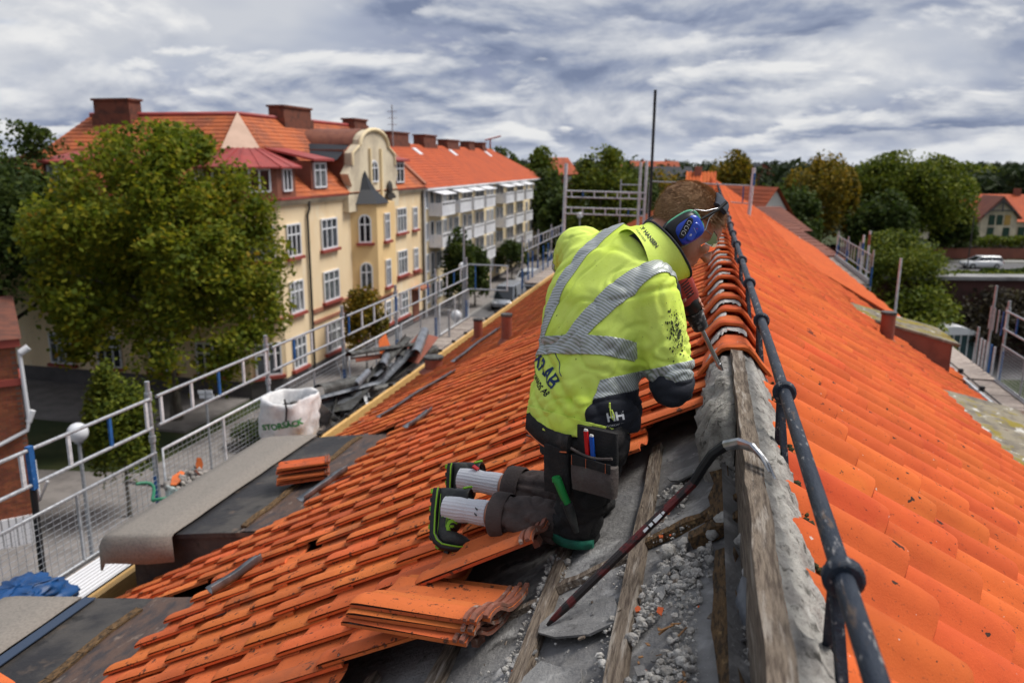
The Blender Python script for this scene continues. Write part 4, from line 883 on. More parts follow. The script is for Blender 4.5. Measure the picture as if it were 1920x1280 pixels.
m = MB(); rr = []
for i in range(9):
    x = -1.4 + 2.8 * i / 8; z = cz + 2.1 + .45 * math.sin(math.pi * (i + .5) / 9); rr.append((x, z))
m.loft([[G(w0 + x, d0 - .15, z) for x, z in rr] + [G(w0 + 1.4, d0 - .15, cz + 2.05), G(w0 - 1.4, d0 - .15, cz + 2.05)], [G(w0 + x, d0 + 2.5, z) for x, z in rr] + [G(w0 + 1.4, d0 + 2.5, cz + 2.05), G(w0 - 1.4, d0 + 2.5, cz + 2.05)]]); bpart(CB, m, 'curved_roof', MATS['balcony_white'])
# tall crane in the distance
CR = empty('tower_crane', G(-6.5, 230), 'tiny red and white tower crane beyond the balcony block roof', 'crane')
mat('crane_red', (0.4, 0.05, 0.04), 0.6)
c = G(-6.5, 230); m = MB(); m.tube([c, c + V((0, 0, 18))], .22, 4); bpart(CR, m, 'mast', MATS['crane_red'])
m = MB(); m.tube([c + RH * -1.5 + V((0, 0, 17.6)), c + RH * 3 + V((0, 0, 18.8))], .2, 4); bpart(CR, m, 'jib', MATS['crane_red'])
# ================================================================ trees and plants
def leafmat(name, stops, rough=0.75, trans=0.25):
    m = bpy.data.materials.new(name); m.use_nodes = True; t = NT(m.node_tree); t.n.clear()
    g = t.node('ShaderNodeNewGeometry')
    nz = t.noise(g.outputs['Position'], 0.55, 3, 0.6)
    f = t.math('ADD', t.math('MULTIPLY', g.outputs['Random Per Island'], 0.62), t.math('MULTIPLY', t.math('SUBTRACT', nz, 0.3), 0.85), clamp=True)
    c = t.ramp(f, stops)
    b = t.node('ShaderNodeBsdfPrincipled', ins={'Base Color': c, 'Roughness': rough}); b.inputs['Specular IOR Level'].default_value = 0.3
    tr = t.node('ShaderNodeBsdfTranslucent', ins={'Color': c}); mx = t.node('ShaderNodeMixShader', ins={0: trans, 1: b.outputs[0], 2: tr.outputs[0]})
    o = t.node('ShaderNodeOutputMaterial'); t.l.new(mx.outputs[0], o.inputs[0]); MATS[name] = m
leafmat('leaf_plane', [(0.0, (.045, .070, .008)), (.25, (.105, .15, .012)), (.5, (.18, .215, .016)), (.78, (.31, .29, .02)), (.97, (.40, .20, .02))], trans=.5)
leafmat('leaf_dark', [(0.0, (.020, .038, .009)), (.5, (.050, .080, .014)), (.85, (.095, .125, .02)), (1.0, (.15, .16, .03))], trans=.4)
leafmat('leaf_green', [(0.0, (.022, .040, .006)), (.3, (.07, .105, .010)), (.6, (.14, .17, .014)), (1.0, (.25, .25, .02))], trans=.35)
leafmat('leaf_autumn', [(0.0, (.038, .044, .008)), (.3, (.10, .095, .010)), (.6, (.24, .17, .014)), (1.0, (.38, .22, .015))], trans=.35)
leafmat('leaf_far', [(0.0, (.014, .026, .010)), (.5, (.028, .044, .014)), (1.0, (.055, .070, .020))])
leafmat('leaf_maroon', [(0.0, (.015, .014, .010)), (.6, (.04, .03, .018)), (1.0, (.08, .07, .02))])
mat('bark', (0.085, 0.075, 0.062), 0.95, (0.16, 0.15, 0.125), 5, bump=1, bscale=20, stretch=(1, 1, .3))
mat('bark_dark', (0.035, 0.03, 0.025), 0.95, bump=1, bscale=20)
def quads(name, C, S, rng, mt, parent=None, upbias=.25, elong=1.5):
    n = len(C); N = rng.normal(size=(n, 3)); N[:, 2] = np.abs(N[:, 2]) * (1 + upbias) + upbias; N /= np.linalg.norm(N, axis=1)[:, None]
    T = rng.normal(size=(n, 3)); T -= N * (T * N).sum(1)[:, None]; T /= np.linalg.norm(T, axis=1)[:, None]; B = np.cross(N, T)
    S = S[:, None]; fold = N * S * .22
    vs = np.stack([C - T * S * elong * .5, C + B * S * .5 - fold * .5, C + T * S * elong * .5, C - B * S * .5 - fold * .5], 1).reshape(-1, 3).astype(np.float32)
    me = bpy.data.meshes.new(name); me.vertices.add(n * 4); me.vertices.foreach_set('co', vs.ravel()); me.loops.add(n * 4); me.loops.foreach_set('vertex_index', np.arange(n * 4, dtype=np.int32))
    me.polygons.add(n); me.polygons.foreach_set('loop_start', np.arange(0, n * 4, 4, dtype=np.int32)); me.materials.append(mt); me.update(calc_edges=True)
    o = bpy.data.objects.new(name, me); link(o, parent); return o
def crown_pts(rng, n, c, R, ncl=60, clr=.22, hollow=.55, flat=.15, lobes=None):
    u = rng.normal(size=(ncl, 3)); u /= np.linalg.norm(u, axis=1)[:, None]
    u[:, 2] = np.where(u[:, 2] < -.55, -u[:, 2] * .5, u[:, 2])
    k = hollow + (1 - hollow) * rng.random(ncl) ** .6; k *= 1 + .14 * rng.normal(size=ncl)
    ph = rng.random((3, 3)) * 6; lob = sum(np.sin(u[:, i] * (2.6 + 1.3 * i) + ph[i, 0]) * np.cos(u[:, (i + 1) % 3] * (2.1 + i) + ph[i, 1]) for i in range(3)); k = np.clip(k * (1 + .13 * lob), .12, 1.1)
    cc = u * k[:, None]
    w = rng.random(ncl) * .8 + .5; idx = rng.choice(ncl, n, p=w / w.sum()); rad_ = clr * (0.6 + .8 * rng.random(ncl))
    P = cc[idx] + rng.normal(size=(n, 3)) * rad_[idx][:, None] * np.array([1, 1, .75]) * .62
    L = np.linalg.norm(P, axis=1); P *= np.where(L > 1.04, (1.04 - .25 * rng.random(n)) / np.maximum(L, 1e-6), 1)[:, None]
    return np.array(c) + P * np.array(R)
def tree(name, base, h, w, mt, n, leaf, label, trunk_h=None, cat='tree', group=None, seed=1, ncl=60, clr=.24, bark='bark', tr=None, off=(0, 0), hollow=.5):
    rng = np.random.default_rng(seed); r = random.Random(seed); base = V(base); th = trunk_h if trunk_h is not None else h * .28
    t = empty(name, base, label, cat, group); tr = tr or max(.08, h * .022)
    m = MB(); top = h * .72; pts = []; k = 7
    for i in range(k): q = i / (k - 1); pts.append(V((off[0] * q + r.gauss(0, .012 * h) * q, off[1] * q + r.gauss(0, .012 * h) * q, top * q)))
    m.tube(pts, [tr * 1.35] + [tr * (1 - .8 * i / (k - 1)) for i in range(1, k)], 9, True)
    for i in range(9):
        z = th + (top - th) * (i + .5) / 9; a = i * 2.4 + r.random(); p0 = V((off[0] * z / top, off[1] * z / top, z)); L = w * .42 * (1 - .25 * abs(i - 4) / 4)
        p1 = p0 + V((math.cos(a) * L * .5, math.sin(a) * L * .5, L * .35)); p2 = p0 + V((math.cos(a) * L, math.sin(a) * L, L * .55)); m.tube([p0, p1, p2], [tr * .45, tr * .28, tr * .1], 6, True)
    o = m.build('trunk', MATS[bark], t)
    cz = (th * .8 + h) / 2; P = crown_pts(rng, n, (off[0], off[1], cz), (w / 2, w / 2, (h - th * .8) / 2), ncl, clr, hollow)
    zt = np.quantile(P[:, 2], .985); P[:, 2] = cz + (P[:, 2] - cz) * (h - leaf * .4 - cz) / (zt - cz); P[:, 0] = off[0] + (P[:, 0] - off[0]) * (w / 2) / np.quantile(np.abs(P[:, 0] - off[0]), .97); P[:, 1] = off[1] + (P[:, 1] - off[1]) * (w / 2) / np.quantile(np.abs(P[:, 1] - off[1]), .97)
    S = leaf * (0.6 + .8 * rng.random(n)); quads('crown', P, S, rng, MATS[mt], t); return t
tree('plane_tree', (-23.6, 30.9, 0), 12.9, 9.8, 'leaf_plane', 62000, .16, 'large plane tree with yellowing leaves in front of the yellow corner house', .9, seed=3, ncl=140, clr=.135, tr=.24, hollow=.42)
tree('broadleaf_tree', G(-26.5, 40.5), 12.9, 11.5, 'leaf_dark', 45000, .19, 'big dark green tree at the left edge beside the yellowing plane tree', 3.0, seed=5, ncl=90, clr=.22, tr=.3, bark='bark_dark', hollow=.4)
tree('young_tree', (-18.7, 21.6, 0), 5.2, 2.1, 'leaf_green', 12000, .10, 'narrow young tree behind the globe lamp, seen through the scaffold rails', 1.4, seed=7, ncl=40, clr=.34, tr=.07)
tree('small_tree', (-18.7, 41.5, 0), 4.9, 2.3, 'leaf_autumn', 3000, .16, 'small tree with reddish yellow leaves in front of the corner house windows', 1.2, seed=8, ncl=26, clr=.34, tr=.06)
tree('street_tree', (-19.2, 79.0, 0), 4.1, 3.2, 'leaf_dark', 3500, .20, 'round dark street tree on the pavement beside the white parked car', 1.1, seed=9, ncl=30, clr=.36, tr=.08)
tree('conical_tree', (-18.9, 60.0, 0), 6.6, 2.2, 'leaf_dark', 3000, .22, 'slim dark conical tree in front of the first balconies', .8, seed=10, ncl=26, clr=.36, tr=.08)
tree('conical_tree', (-18.6, 63.5, 0), 5.0, 2.4, 'leaf_dark', 2500, .22, 'shorter dark tree behind the globe lamp before the balcony block', .6, seed=11, ncl=26, clr=.36, tr=.08)
tree('autumn_tree', G(38, 100), 12.2, 8.6, 'leaf_autumn', 18000, .27, 'golden autumn tree left of the big round green tree', 2, seed=12, ncl=60, clr=.26)
tree('round_tree', G(50, 103), 12.6, 14.5, 'leaf_green', 32000, .30, 'broad round yellow-green tree on the far side of the road, left of the villa', 2, seed=13, ncl=70, clr=.24, bark='bark_dark')
tree('bushy_tree', G(25.2, 52), 7.4, 6.4, 'leaf_green', 20000, .14, 'bushy tree with yellow top beyond the mossy dormer roofs', .6, seed=14, ncl=60, clr=.24)
tree('autumn_tree', G(30, 112), 12.9, 6.0, 'leaf_autumn', 6000, .4, 'orange-brown autumn tree behind the white scaffold post over the roof', 2, seed=15, ncl=40, clr=.28)
tree('round_tree', G(8.3, 76), 12.9, 6.2, 'leaf_green', 14000, .24, 'tall rounded green tree behind the scaffold lattice beams', 2, seed=16, ncl=50, clr=.26)
tree('light_tree', G(4.2, 118), 13.6, 5.0, 'leaf_green', 4000, .42, 'light green upright tree past the end of the balcony block', 2, seed=17, ncl=34, clr=.3)
tree('dark_tree', G(3.8, 100), 10.6, 6.4, 'leaf_dark', 6000, .36, 'dark green tree at the end corner of the balcony block', .6, seed=18, ncl=40, clr=.28)
tree('dark_tree', G(5.8, 88), 8.6, 5.5, 'leaf_dark', 5000, .34, 'low dark tree behind the left post of the lattice scaffold', .5, seed=19, ncl=40, clr=.28)
tree('dark_tree', G(12.5, 92), 11.4, 7.5, 'leaf_dark', 6000, .36, 'dark tree right of the tall rounded green tree', .8, seed=20, ncl=40, clr=.28)
tree('dark_tree', G(17.5, 96), 10.4, 7.5, 'leaf_autumn', 5000, .38, 'brownish tree behind the black pole and the far ridge end', .8, seed=21, ncl=40, clr=.28)
tree('dark_tree', G(-3, 150), 13.8, 9, 'leaf_dark', 4500, .5, 'dark tree showing over the end of the balcony block roof', 1, seed=22, ncl=40, clr=.28)
tree('dark_tree', G(31, 92), 9.2, 7.5, 'leaf_dark', 5000, .36, 'dark tree under the golden autumn tree beside the right slope', .6, seed=23, ncl=40, clr=.28)
tree('dark_tree', G(43.5, 95), 8.6, 7, 'leaf_dark', 5000, .36, 'dark green tree between the golden and the broad round tree', .6, seed=24, ncl=40, clr=.28)
tree('dark_tree', G(56.5, 103), 5.6, 5, 'leaf_dark', 5000, .36, 'dark tree between the broad round tree and the villa', .6, seed=25, ncl=40, clr=.28)
tree('light_tree', G(66, 150), 11.0, 9, 'leaf_green', 4500, .46, 'light green tree behind the broad round tree and left of the villa roof', 2, seed=26, ncl=40, clr=.28)
tree('light_tree', G(116, 205), 11.8, 18, 'leaf_green', 5000, .7, 'wide light green tree on the rise behind the villa', 2, seed=27, ncl=50, clr=.26)
tree('shrub', G(21.2, 40.5), 3.9, 3.4, 'leaf_green', 3000, .18, 'green shrub beside the site cabin below the mossy roofs', .2, 'shrub', seed=28, ncl=30, clr=.34)
tree('shrub', G(25.0, 48.2), 4.6, 4.4, 'leaf_green', 3500, .2, 'yellow-green shrub in front of the maroon maroon wall', .2, 'shrub', seed=29, ncl=30, clr=.34)
tree('shrub', G(29.5, 48), 4.5, 5.5, 'leaf_maroon', 3500, .2, 'dark brownish bush against the maroon wall', .2, 'shrub', seed=30, ncl=30, clr=.34)
tree('shrub', G(34.5, 48), 4.3, 5.0, 'leaf_maroon', 3500, .2, 'dark brownish bush against the maroon wall at the right edge', .2, 'shrub', seed=31, ncl=30, clr=.34)
tree('shrub', G(14.8, 58), 4.8, 5.0, 'leaf_dark', 3000, .24, 'dark shrub below the bushy tree beside the right eave scaffold', .2, 'shrub', seed=32, ncl=30, clr=.34)
tree('shrub', (-17.6, 30.2, 0), 1.5, 1.7, 'leaf_plane', 1500, .10, 'pale shrub in a pot below the corner house, behind the dark scrap', .1, 'shrub', seed=33, ncl=20, clr=.4)
tree('shrub', (-18.2, 28.6, 0), 1.2, 1.6, 'leaf_dark', 1500, .10, 'dark shrub below the corner house near the white rubble sack', .1, 'shrub', seed=34, ncl=20, clr=.4)
tree('shrub', (-12.0, 50.0, 0), 1.6, 3.2, 'leaf_green', 2500, .12, 'green hedge clump in the street beyond the scaffold end', .1, 'shrub', seed=35, ncl=20, clr=.4)
# hedges
def hedge(r0, r1, d0, dep, h, mt, label, seed, leaf=.3, n=4000):
    rng = np.random.default_rng(seed); t = empty('hedge', G((r0 + r1) / 2, d0), label, 'hedge')
    R = r0 + (r1 - r0) * rng.random(n); D = d0 + dep * rng.random(n); Z = h * rng.random(n) ** .6 * (1 + .12 * np.sin(R * 1.7))
    P = np.stack([RH.x * R + FH.x * D - t.location.x, RH.y * R + FH.y * D - t.location.y, Z], 1); quads('foliage', P, leaf * (.6 + .8 * rng.random(n)), rng, MATS[mt], t)
hedge(52, 62, 86.6, 1.6, .7, 'leaf_dark', 'clipped dark hedge between the road and the maroon wall', 41)
hedge(34, 120, 103.5, 1.6, 1.5, 'leaf_maroon', 'long dark hedge along the far side of the road', 42, n=9000)
hedge(66, 90, 117, 2.5, 1.6, 'leaf_green', 'green hedge in front of the villa', 43, n=4000)
hedge(20, 60, 84, 2.5, .7, 'leaf_green', 'low green hedge on the near side of the road', 44, n=4000)
# woods on the horizon, one mass
rng = np.random.default_rng(77); nt = 950; A = rad(-52) + rad(104) * rng.random(nt); D = 170 + 900 * rng.random(nt) ** 1.5
keep = np.ones(nt, bool); Pw = []; Sw = []
for a, d in zip(A, D):
    if d < 240 and abs(a) < rad(18): continue
    x, yv = d * math.sin(a - rad(YAW)), d * math.cos(a - rad(YAW)); hh = (9.5 + 3.2 * rng.random()) * (1 + .25 * max(0, (d - 500) / 600)); ww = hh * (.75 + .5 * rng.random()); n = 200
    Pw.append(crown_pts(rng, n, (x, yv, hh * .55), (ww / 2, ww / 2, hh * .5), 9, .5, .35)); Sw.append(np.full(n, hh * .095) * (.7 + .6 * rng.random(n)))
wd = quads('far_woodland', np.concatenate(Pw), np.concatenate(Sw), rng, MATS['leaf_far']); tag(wd, 'dark wooded skyline beyond the town', 'woodland', kind='stuff')
# ================================================================ scaffolding
WIRE = {}
def scaffold(name, x, sgn, ys, label, rails, mesh, deck_in, deck_z, first=0, blue=lambda i: i % 3 == 0, post_z=0.0, mesh_bays=None, deckmat='deck_wood', deck=True):
    """bays between successive ys along x; rails = (top, lower) heights; mesh = (bottom, top)"""
    S = empty(name, (x, (ys[0] + ys[-1]) / 2, 0), label, 'scaffold'); r = random.Random(len(ys) * 7 + int(sgn))
    def put(mb, n, mt): return adopt(mb.build(n, mt), S)
    for i, y in enumerate(ys):
        m = MB(); xo = x + sgn * .05
        m.tube([(xo, y, post_z), (xo, y, 8.35)], .024, 10); m.cur = 1; m.tube([(xo, y, 8.35), (xo, y, 8.95)], .027, 10); m.cur = 0; m.tube([(xo, y, 8.95), (xo, y, rails[0] + .16)], .024, 10)
        m.tube([(xo, y, 9.3), (xo, y, 9.36)], .034, 10); m.tube([(xo, y, rails[0] - .03), (xo, y, rails[0] + .05)], .036, 10)
        put(m, 'post', [MATS['galv'], MATS['blue_paint']])
    for i, (a, b) in enumerate(zip(ys[:-1], ys[1:])):
        a2, b2 = a + .05, b - .05
        if rails:
            m = MB()
            for z in rails: m.tube([(x, a2, z), (x, b2, z)], .017, 8)
            put(m, 'guard_rail', MATS['galv'])
            n = max(3, round((b - a) / .55))
            for k in range(n + 1):
                y = a2 + .06 + (b2 - a2 - .12) * k / n; m = MB(); m.beam((x, y, rails[1]), (x, y, rails[0]), .034, .02)
                put(m, 'rail_strut', MATS['blue_paint'] if (i * 5 + k) % 4 == 1 else MATS['white_metal'])
        if mesh and (mesh_bays is None or i in mesh_bays):
            m = MB(); z0, z1 = mesh; xi = x + .015
            m.tube([(xi, a2, z0), (xi, b2, z0), (xi, b2, z1), (xi, a2, z1), (xi, a2, z0)], .014, 8); m.tube([(xi, (a2 + b2) / 2, z0), (xi, (a2 + b2) / 2, z1)], .014, 6)
            p = put(m, 'mesh_panel', MATS['white_metal'] if i % 2 else MATS['galv'])
            w = MB()
            k = 1
            while z0 + k * .05 < z1: w.beam((xi, a2, z0 + k * .05), (xi, b2, z0 + k * .05), .0035, .0035); k += 1
            k = 1
            while a2 + k * .075 < b2: w.beam((xi + .003, a2 + k * .075, z0), (xi + .003, a2 + k * .075, z1), .003, .003, V((1, 0, 0))); k += 1
            wo = w.build('wire_grid', MATS['galv'], p); wo['kind'] = 'stuff'
    if deck:
        y = ys[0]
        while y < ys[-1] - .05:
            m = MB(); e = r.uniform(-.006, .006); wd = .222
            m.box((min(x + sgn * -.02, deck_in) , y + .004, deck_z - .045 + e), (max(x + sgn * -.02, deck_in), y + wd, deck_z + e)); put(m, 'deck_board', MATS[deckmat]); y += .228
        m = MB(); m.box((x - .02, ys[0], deck_z), (x + .01, ys[-1], deck_z + .15 if mesh is None else deck_z + .03)); put(m, 'toe_board', MATS['galv'])
    for i, y in enumerate(ys):
        m = MB(); m.tube([(x + sgn * .05, y, deck_z - .1), (deck_in, y, deck_z - .1)], .022, 8); m.tube([(deck_in, y, post_z), (deck_in, y, deck_z - .06)], .022, 8); put(m, 'transom', MATS['galv'])
    return S
LS = scaffold('scaffold', -5.1, -1, [-.1, 2.05, 4.2, 6.35, 8.5, 10.62, 12.72, 14.8, 16.9], 'long galvanized scaffold with mesh guard panels and plank deck along the street eave', (9.75, 9.46), (8.59, 9.21), -4.47, 8.55)
m = MB(); m.tube([(-5.1, 16.95, 9.75), (-4.2, 16.95, 9.75)], .017, 8); m.tube([(-5.1, 16.95, 9.2), (-4.2, 16.95, 9.2)], .017, 8); adopt(m.build('guard_rail', MATS['galv']), LS)
m = MB(); m.tube([(-5.13, 4.85, 7.0), (-5.11, 4.88, 9.5)], .026, 8); adopt(m.build('post', MATS['black_metal']), LS); m = MB(); m.beam((-5.1, 4.88, 9.42), (-5.1, 4.88, 9.78), .05, .04); adopt(m.build('rail_strut', MATS['blue_paint']), LS)
for x, mt in ((-4.95, 'blue_paint'), (-4.6, 'white_metal'), (-4.22, 'white_metal')): m = MB(); m.beam((x, 16.95, 9.2), (x, 16.95, 9.75), .035, .02); adopt(m.build('rail_strut', MATS[mt]), LS)
m = MB(); m.tube([(-5.2, 16.9, 8.5), (-5.2, 16.9, 10.6)], .024, 8); m.tube([(-4.9, 14.9, 8.5), (-4.9, 14.9, 9.1)], .024, 8); adopt(m.build('post', MATS['galv']), LS)
for i in range(13): m = MB(); x = -5.03 + i * .043; m.box((x, .0, 8.56), (x + .028, 6.3, 8.575)); adopt(m.build('deck_slat', MATS['balcony_white']), LS)
m = MB(); m.box((-4.48, .3, 8.58), (-4.40, 8.4, 8.70)); adopt(m.build('edge_plank', MATS['fresh_wood']), LS)
FS = scaffold('scaffold', -5.1, -1, [22.5, 24.7, 26.9, 29.1], 'farther scaffold platform with blue brackets at the street eave beyond the worker\'s elbow', (9.75, 9.46), None, -4.3, 8.55)
for y in (22.6, 23.2, 24.8, 25.6): m = MB(); m.beam((-5.0, y, 8.6), (-5.0, y, 9.4), .06, .03); adopt(m.build('rail_strut', MATS['blue_paint']), FS)
RS = scaffold('scaffold', 4.9, 1, [8.2, 10.35, 12.45, 14.6], 'scaffold with dark mesh guard panels and pale deck along the right eave', (9.64, 9.34), (8.46, 9.06), 4.33, 8.42, deckmat='deck_wood')
m = MB(); m.tube([(4.95, 15.3, 0), (4.95, 15.3, 9.95)], .024, 8); m.tube([(4.95, 15.9, 0), (4.95, 15.9, 9.1)], .024, 8); adopt(m.build('post', MATS['galv']), RS)
for k in range(4): m = MB(); m.beam((4.9, 14.65 + k * .2, 9.2), (4.9, 14.65 + k * .2, 9.6), .03, .02); adopt(m.build('rail_strut', MATS['blue_paint'] if k == 0 else MATS['galv']), RS)
for k in range(5): m = MB(); m.beam((4.93, 14.9 + k * .18, 8.45), (4.93, 14.9 + k * .18, 8.95), .05 if k == 1 else .03, .03); adopt(m.build('rail_strut', MATS['blue_paint'] if k == 1 else MATS['white_metal']), RS)
m = MB(); m.box((4.3, 14.7, 8.38), (4.95, 18.5, 8.42)); adopt(m.build('deck_board', MATS['deck_wood']), RS)
RF = scaffold('scaffold', 4.9, 1, [26, 28.3, 30.6, 32.9], 'far right eave scaffold with white guard rails rising above the orange slope', (9.30, 8.75), None, 4.3, 8.42)
m = MB(); m.tube([(4.95, 27.8, 8), (4.95, 27.8, 9.75)], .035, 8); m.cur = 1; m.tube([(4.95, 27.8, 9.1), (4.95, 27.8, 9.5)], .04, 8); adopt(m.build('post', [MATS['white_metal'], MATS['blue_paint']]), RF)
m = MB(); m.tube([(5.2, 28.2, 8), (5.2, 28.2, 9.85)], .035, 8); m.cur = 1; m.tube([(5.2, 28.2, 9.4), (5.2, 28.2, 9.75)], .04, 8); adopt(m.build('post', [MATS['white_metal'], MATS['brown_red']]), RF)
m = MB(); m.tube([(4.85, 22, 0), (4.85, 22, 9.66)], .032, 8); tag(m.build('scaffold_post', MATS['white_metal']), 'single leaning white scaffold post in front of the bushy tree', 'scaffold post')
# bridging frame over the ridge far behind the worker
BS = empty('bridge_scaffold', (0, 21, 10), 'white lattice scaffold frame bridging the roof beyond the worker ', 'scaffold')
def bput(mb, n, mt): return adopt(mb.build(n, mt), BS)
m = MB(); m.tube([(-3.72, 21, 8.6), (-3.66, 21, 11.95)], .045, 8); bput(m, 'post', MATS['white_metal'])
m = MB(); m.tube([(1.0, 21, 10.60), (1.05, 21, 11.88)], .045, 8); m.cur = 1; m.tube([(1.065, 20.97, 11.45), (1.07, 20.97, 11.75)], .03, 6); bput(m, 'post', [MATS['white_metal'], MATS['blue_paint']])
for x, z in ((-1.75, 12.0), (-1.60, 12.02), (-1.48, 11.6)): m = MB(); m.tube([(x, 21, 9.8), (x + .02, 21, z)], .035, 8); bput(m, 'post', MATS['white_metal'])
for zc in (11.17, 10.74):
    m = MB(); m.tube([(-3.68, 21, zc + .08), (-1.6, 21, zc + .06)], .02, 6); m.tube([(-3.68, 21, zc - .08), (-1.6, 21, zc - .1)], .02, 6); bput(m, 'lattice_beam', MATS['white_metal'])
    for k in range(7): m = MB(); x = -3.5 + k * .3; m.beam((x, 21, zc - .08), (x, 21, zc + .08), .05 if k in (1, 4) else .03, .03); bput(m, 'lattice_strut', MATS['blue_paint'] if (k in (1,) and zc > 11) or (k > 4 and zc < 11) else MATS['white_metal'])
m = MB(); m.tube([(-1.5, 21, 11.52), (1.05, 21, 11.44)], .02, 6); bput(m, 'guard_rail', MATS['galv'])
m = MB(); m.tube([(.2, 21, 11.05), (1.02, 21, 11.0)], .016, 6); bput(m, 'guard_rail', MATS['galv'])
m = MB(); m.beam((.83, 21, 11.03), (.83, 21, 11.42), .05, .03); bput(m, 'rail_strut', MATS['blue_paint'])
m = MB(); m.tube([(-2.25, 21.3, 9.9), (-2.25, 21.3, 11.55)], .02, 6); m.tube([(-2.25, 21.3, 11.42), (-1.7, 21.2, 11.42)], .018, 6); m.tube([(-2.25, 21.3, 11.2), (-1.7, 21.2, 11.2)], .018, 6); bput(m, 'ladder_frame', MATS['galv'])
m = MB(); m.ico((1.0, 21, 10.63), (.09, .09, .05)); bput(m, 'base_plate', MATS['black_metal'])
m = MB(); m.tube([(-1.43, 20.6, 10.1), (-1.42, 20.6, 13.72)], .036, 8); tag(m.build('black_pole', MATS['black_metal']), 'tall thin black pole standing up against the sky behind the worker\'s head', 'pole')

# ================================================================ materials left on the scaffold and dormers
mat('sack_white', (0.72, 0.72, 0.72), 0.65, (0.60, 0.60, 0.61), 14, bump=0.6, bscale=45)
mat('print_green', (0.03, 0.20, 0.05), 0.8); mat('tarp_blue', (0.008, 0.065, 0.21), 0.42, (0.005, 0.04, 0.13), 6, bump=0.4, bscale=20); mat('bag_teal', (0.22, 0.40, 0.38), 0.7, (0.5, 0.52, 0.5), 9); mat('hose_green', (0.02, 0.17, 0.09), 0.45)
mat('rubble', (0.36, 0.33, 0.30), 0.95, (0.20, 0.18, 0.17), 20, island=.5); mat('dark_fill', (0.05, 0.045, 0.042), 0.9, (0.10, 0.09, 0.085), 12)
def cloth_blob(name, c, rx, ry, h, mt, open_top=True, seed=1, sag=.12, n=40, nz=22, amp=.03):
    m = MB(); rings = []
    for i in range(nz + 1):
        t = i / nz; z = h * min(1, t * 1.25) if open_top else h * math.sin(t * math.pi / 2)
        k = 1.0 if open_top else max(.02, math.cos(t * math.pi / 2) ** .45)
        if open_top:
            if t > .8: q = (t - .8) / .2; z = h + .02 * q * h - .5 * max(0, q - .45) * h; k = 1 - .20 * q
            k *= .86 + .20 * math.sin(min(1, t * 1.2) * math.pi * .8)
        ring = []
        for j in range(n):
            a = 2 * math.pi * j / n; sq = 1 / max(abs(math.cos(a)), abs(math.sin(a))) ** .45
            d = V((math.cos(a), math.sin(a), t * 2)); w = amp * (noise.noise(d * 2.2 + V((seed, 0, 0))) * 2 + noise.noise(d * 5 + V((0, seed, 0))) + .5 * noise.noise(d * 11))
            ring.append(V(c) + V((rx * k * math.cos(a) * sq + w * math.cos(a), ry * k * math.sin(a) * sq + w * math.sin(a), z * (1 + sag * noise.noise(V((math.cos(a) * 1.3, math.sin(a) * 1.3, seed))) * t))))
        rings.append(ring)
    m.loft(rings, True, cap=False); m.raw(rings[0], [tuple(range(n))[::-1]])
    if not open_top: m.raw(rings[-1], [tuple(range(n))])
    return m
def text_mesh(name, s, size, mt, depth=0.0, bold=0.0):
    cu = bpy.data.curves.new(name, 'FONT'); cu.body = s; cu.size = size; cu.align_x = 'CENTER'; cu.align_y = 'CENTER'; cu.extrude = depth; cu.offset = bold; cu.resolution_u = 3
    o = bpy.data.objects.new(name, cu); COL.objects.link(o); dg = bpy.context.evaluated_depsgraph_get(); me = bpy.data.meshes.new_from_object(o.evaluated_get(dg))
    bpy.data.objects.remove(o); bpy.data.curves.remove(cu); me.materials.clear(); me.materials.append(mt); me.name = name; return me
def project_text(name, s, size, mt, center, right, up, target_bvh, inv, parent, off=.003, bold=.0, maxd=.5):
    """print lettering on to a curved surface: every vertex is dropped along the view normal on to the cloth"""
    me = text_mesh(name, s, size, mt, bold=bold); bm = bmesh.new(); bm.from_mesh(me)
    bmesh.ops.triangulate(bm, faces=bm.faces)
    for _ in range(2):
        long = [e for e in bm.edges if e.calc_length() > size * .16]
        if long: bmesh.ops.subdivide_edges(bm, edges=long, cuts=1); bmesh.ops.triangulate(bm, faces=bm.faces)
    right, up = V(right).normalized(), V(up).normalized(); nn = right.cross(up); dead = []
    for v in bm.verts:
        p = V(center) + right * v.co.x + up * v.co.y + nn * .25
        h = target_bvh.ray_cast(p, -nn, maxd + .25)
        if h[0] is None: dead.append(v)
        else: v.co = h[0] + nn * off
    if dead: bmesh.ops.delete(bm, geom=dead, context='VERTS')
    bm.to_mesh(me); bm.free(); o = bpy.data.objects.new(name, me); COL.objects.link(o); o.parent = parent
    o.matrix_parent_inverse = inv; return o
def bvh_of(o):
    bm = bmesh.new(); bm.from_mesh(o.data); b = BVHTree.FromBMesh(bm); bm.free(); return b
SK = empty('rubble_sack', (-4.78, 8.35, 8.56), 'big white woven rubble sack with green lettering on the scaffold deck', 'sack')
o = adopt(cloth_blob('body', (-4.78, 8.35, 8.56), .29, .33, .66, MATS['sack_white'], seed=4, amp=.026, sag=.08).build('sack_body', MATS['sack_white']), SK)
sb = bvh_of(o)
vd = (V((-4.78, 8.35, 0)) - V((0, 0, 0))).normalized(); rgt = V((vd.y, -vd.x, 0))
project_text('sack_print', 'STORSÄCK', .095, MATS['print_green'], V((-4.72, 8.08, 8.95)) - rgt * .02, rgt * 1 + V((0, 0, .22)), V((0, 0, 1)) - rgt * .2, sb, Matrix.Translation(-V(SK.location)), SK, .006, .004)
m = MB(); r = random.Random(6)
for i in range(26): m.ico((-4.78 + r.uniform(-.19, .19), 8.35 + r.uniform(-.22, .22), 9.01 + r.uniform(-.03, .06)), (r.uniform(.04, .1), r.uniform(.03, .07), .03), Matrix.Rotation(r.random() * 3, 3, 'Z'), 1, .3, r)
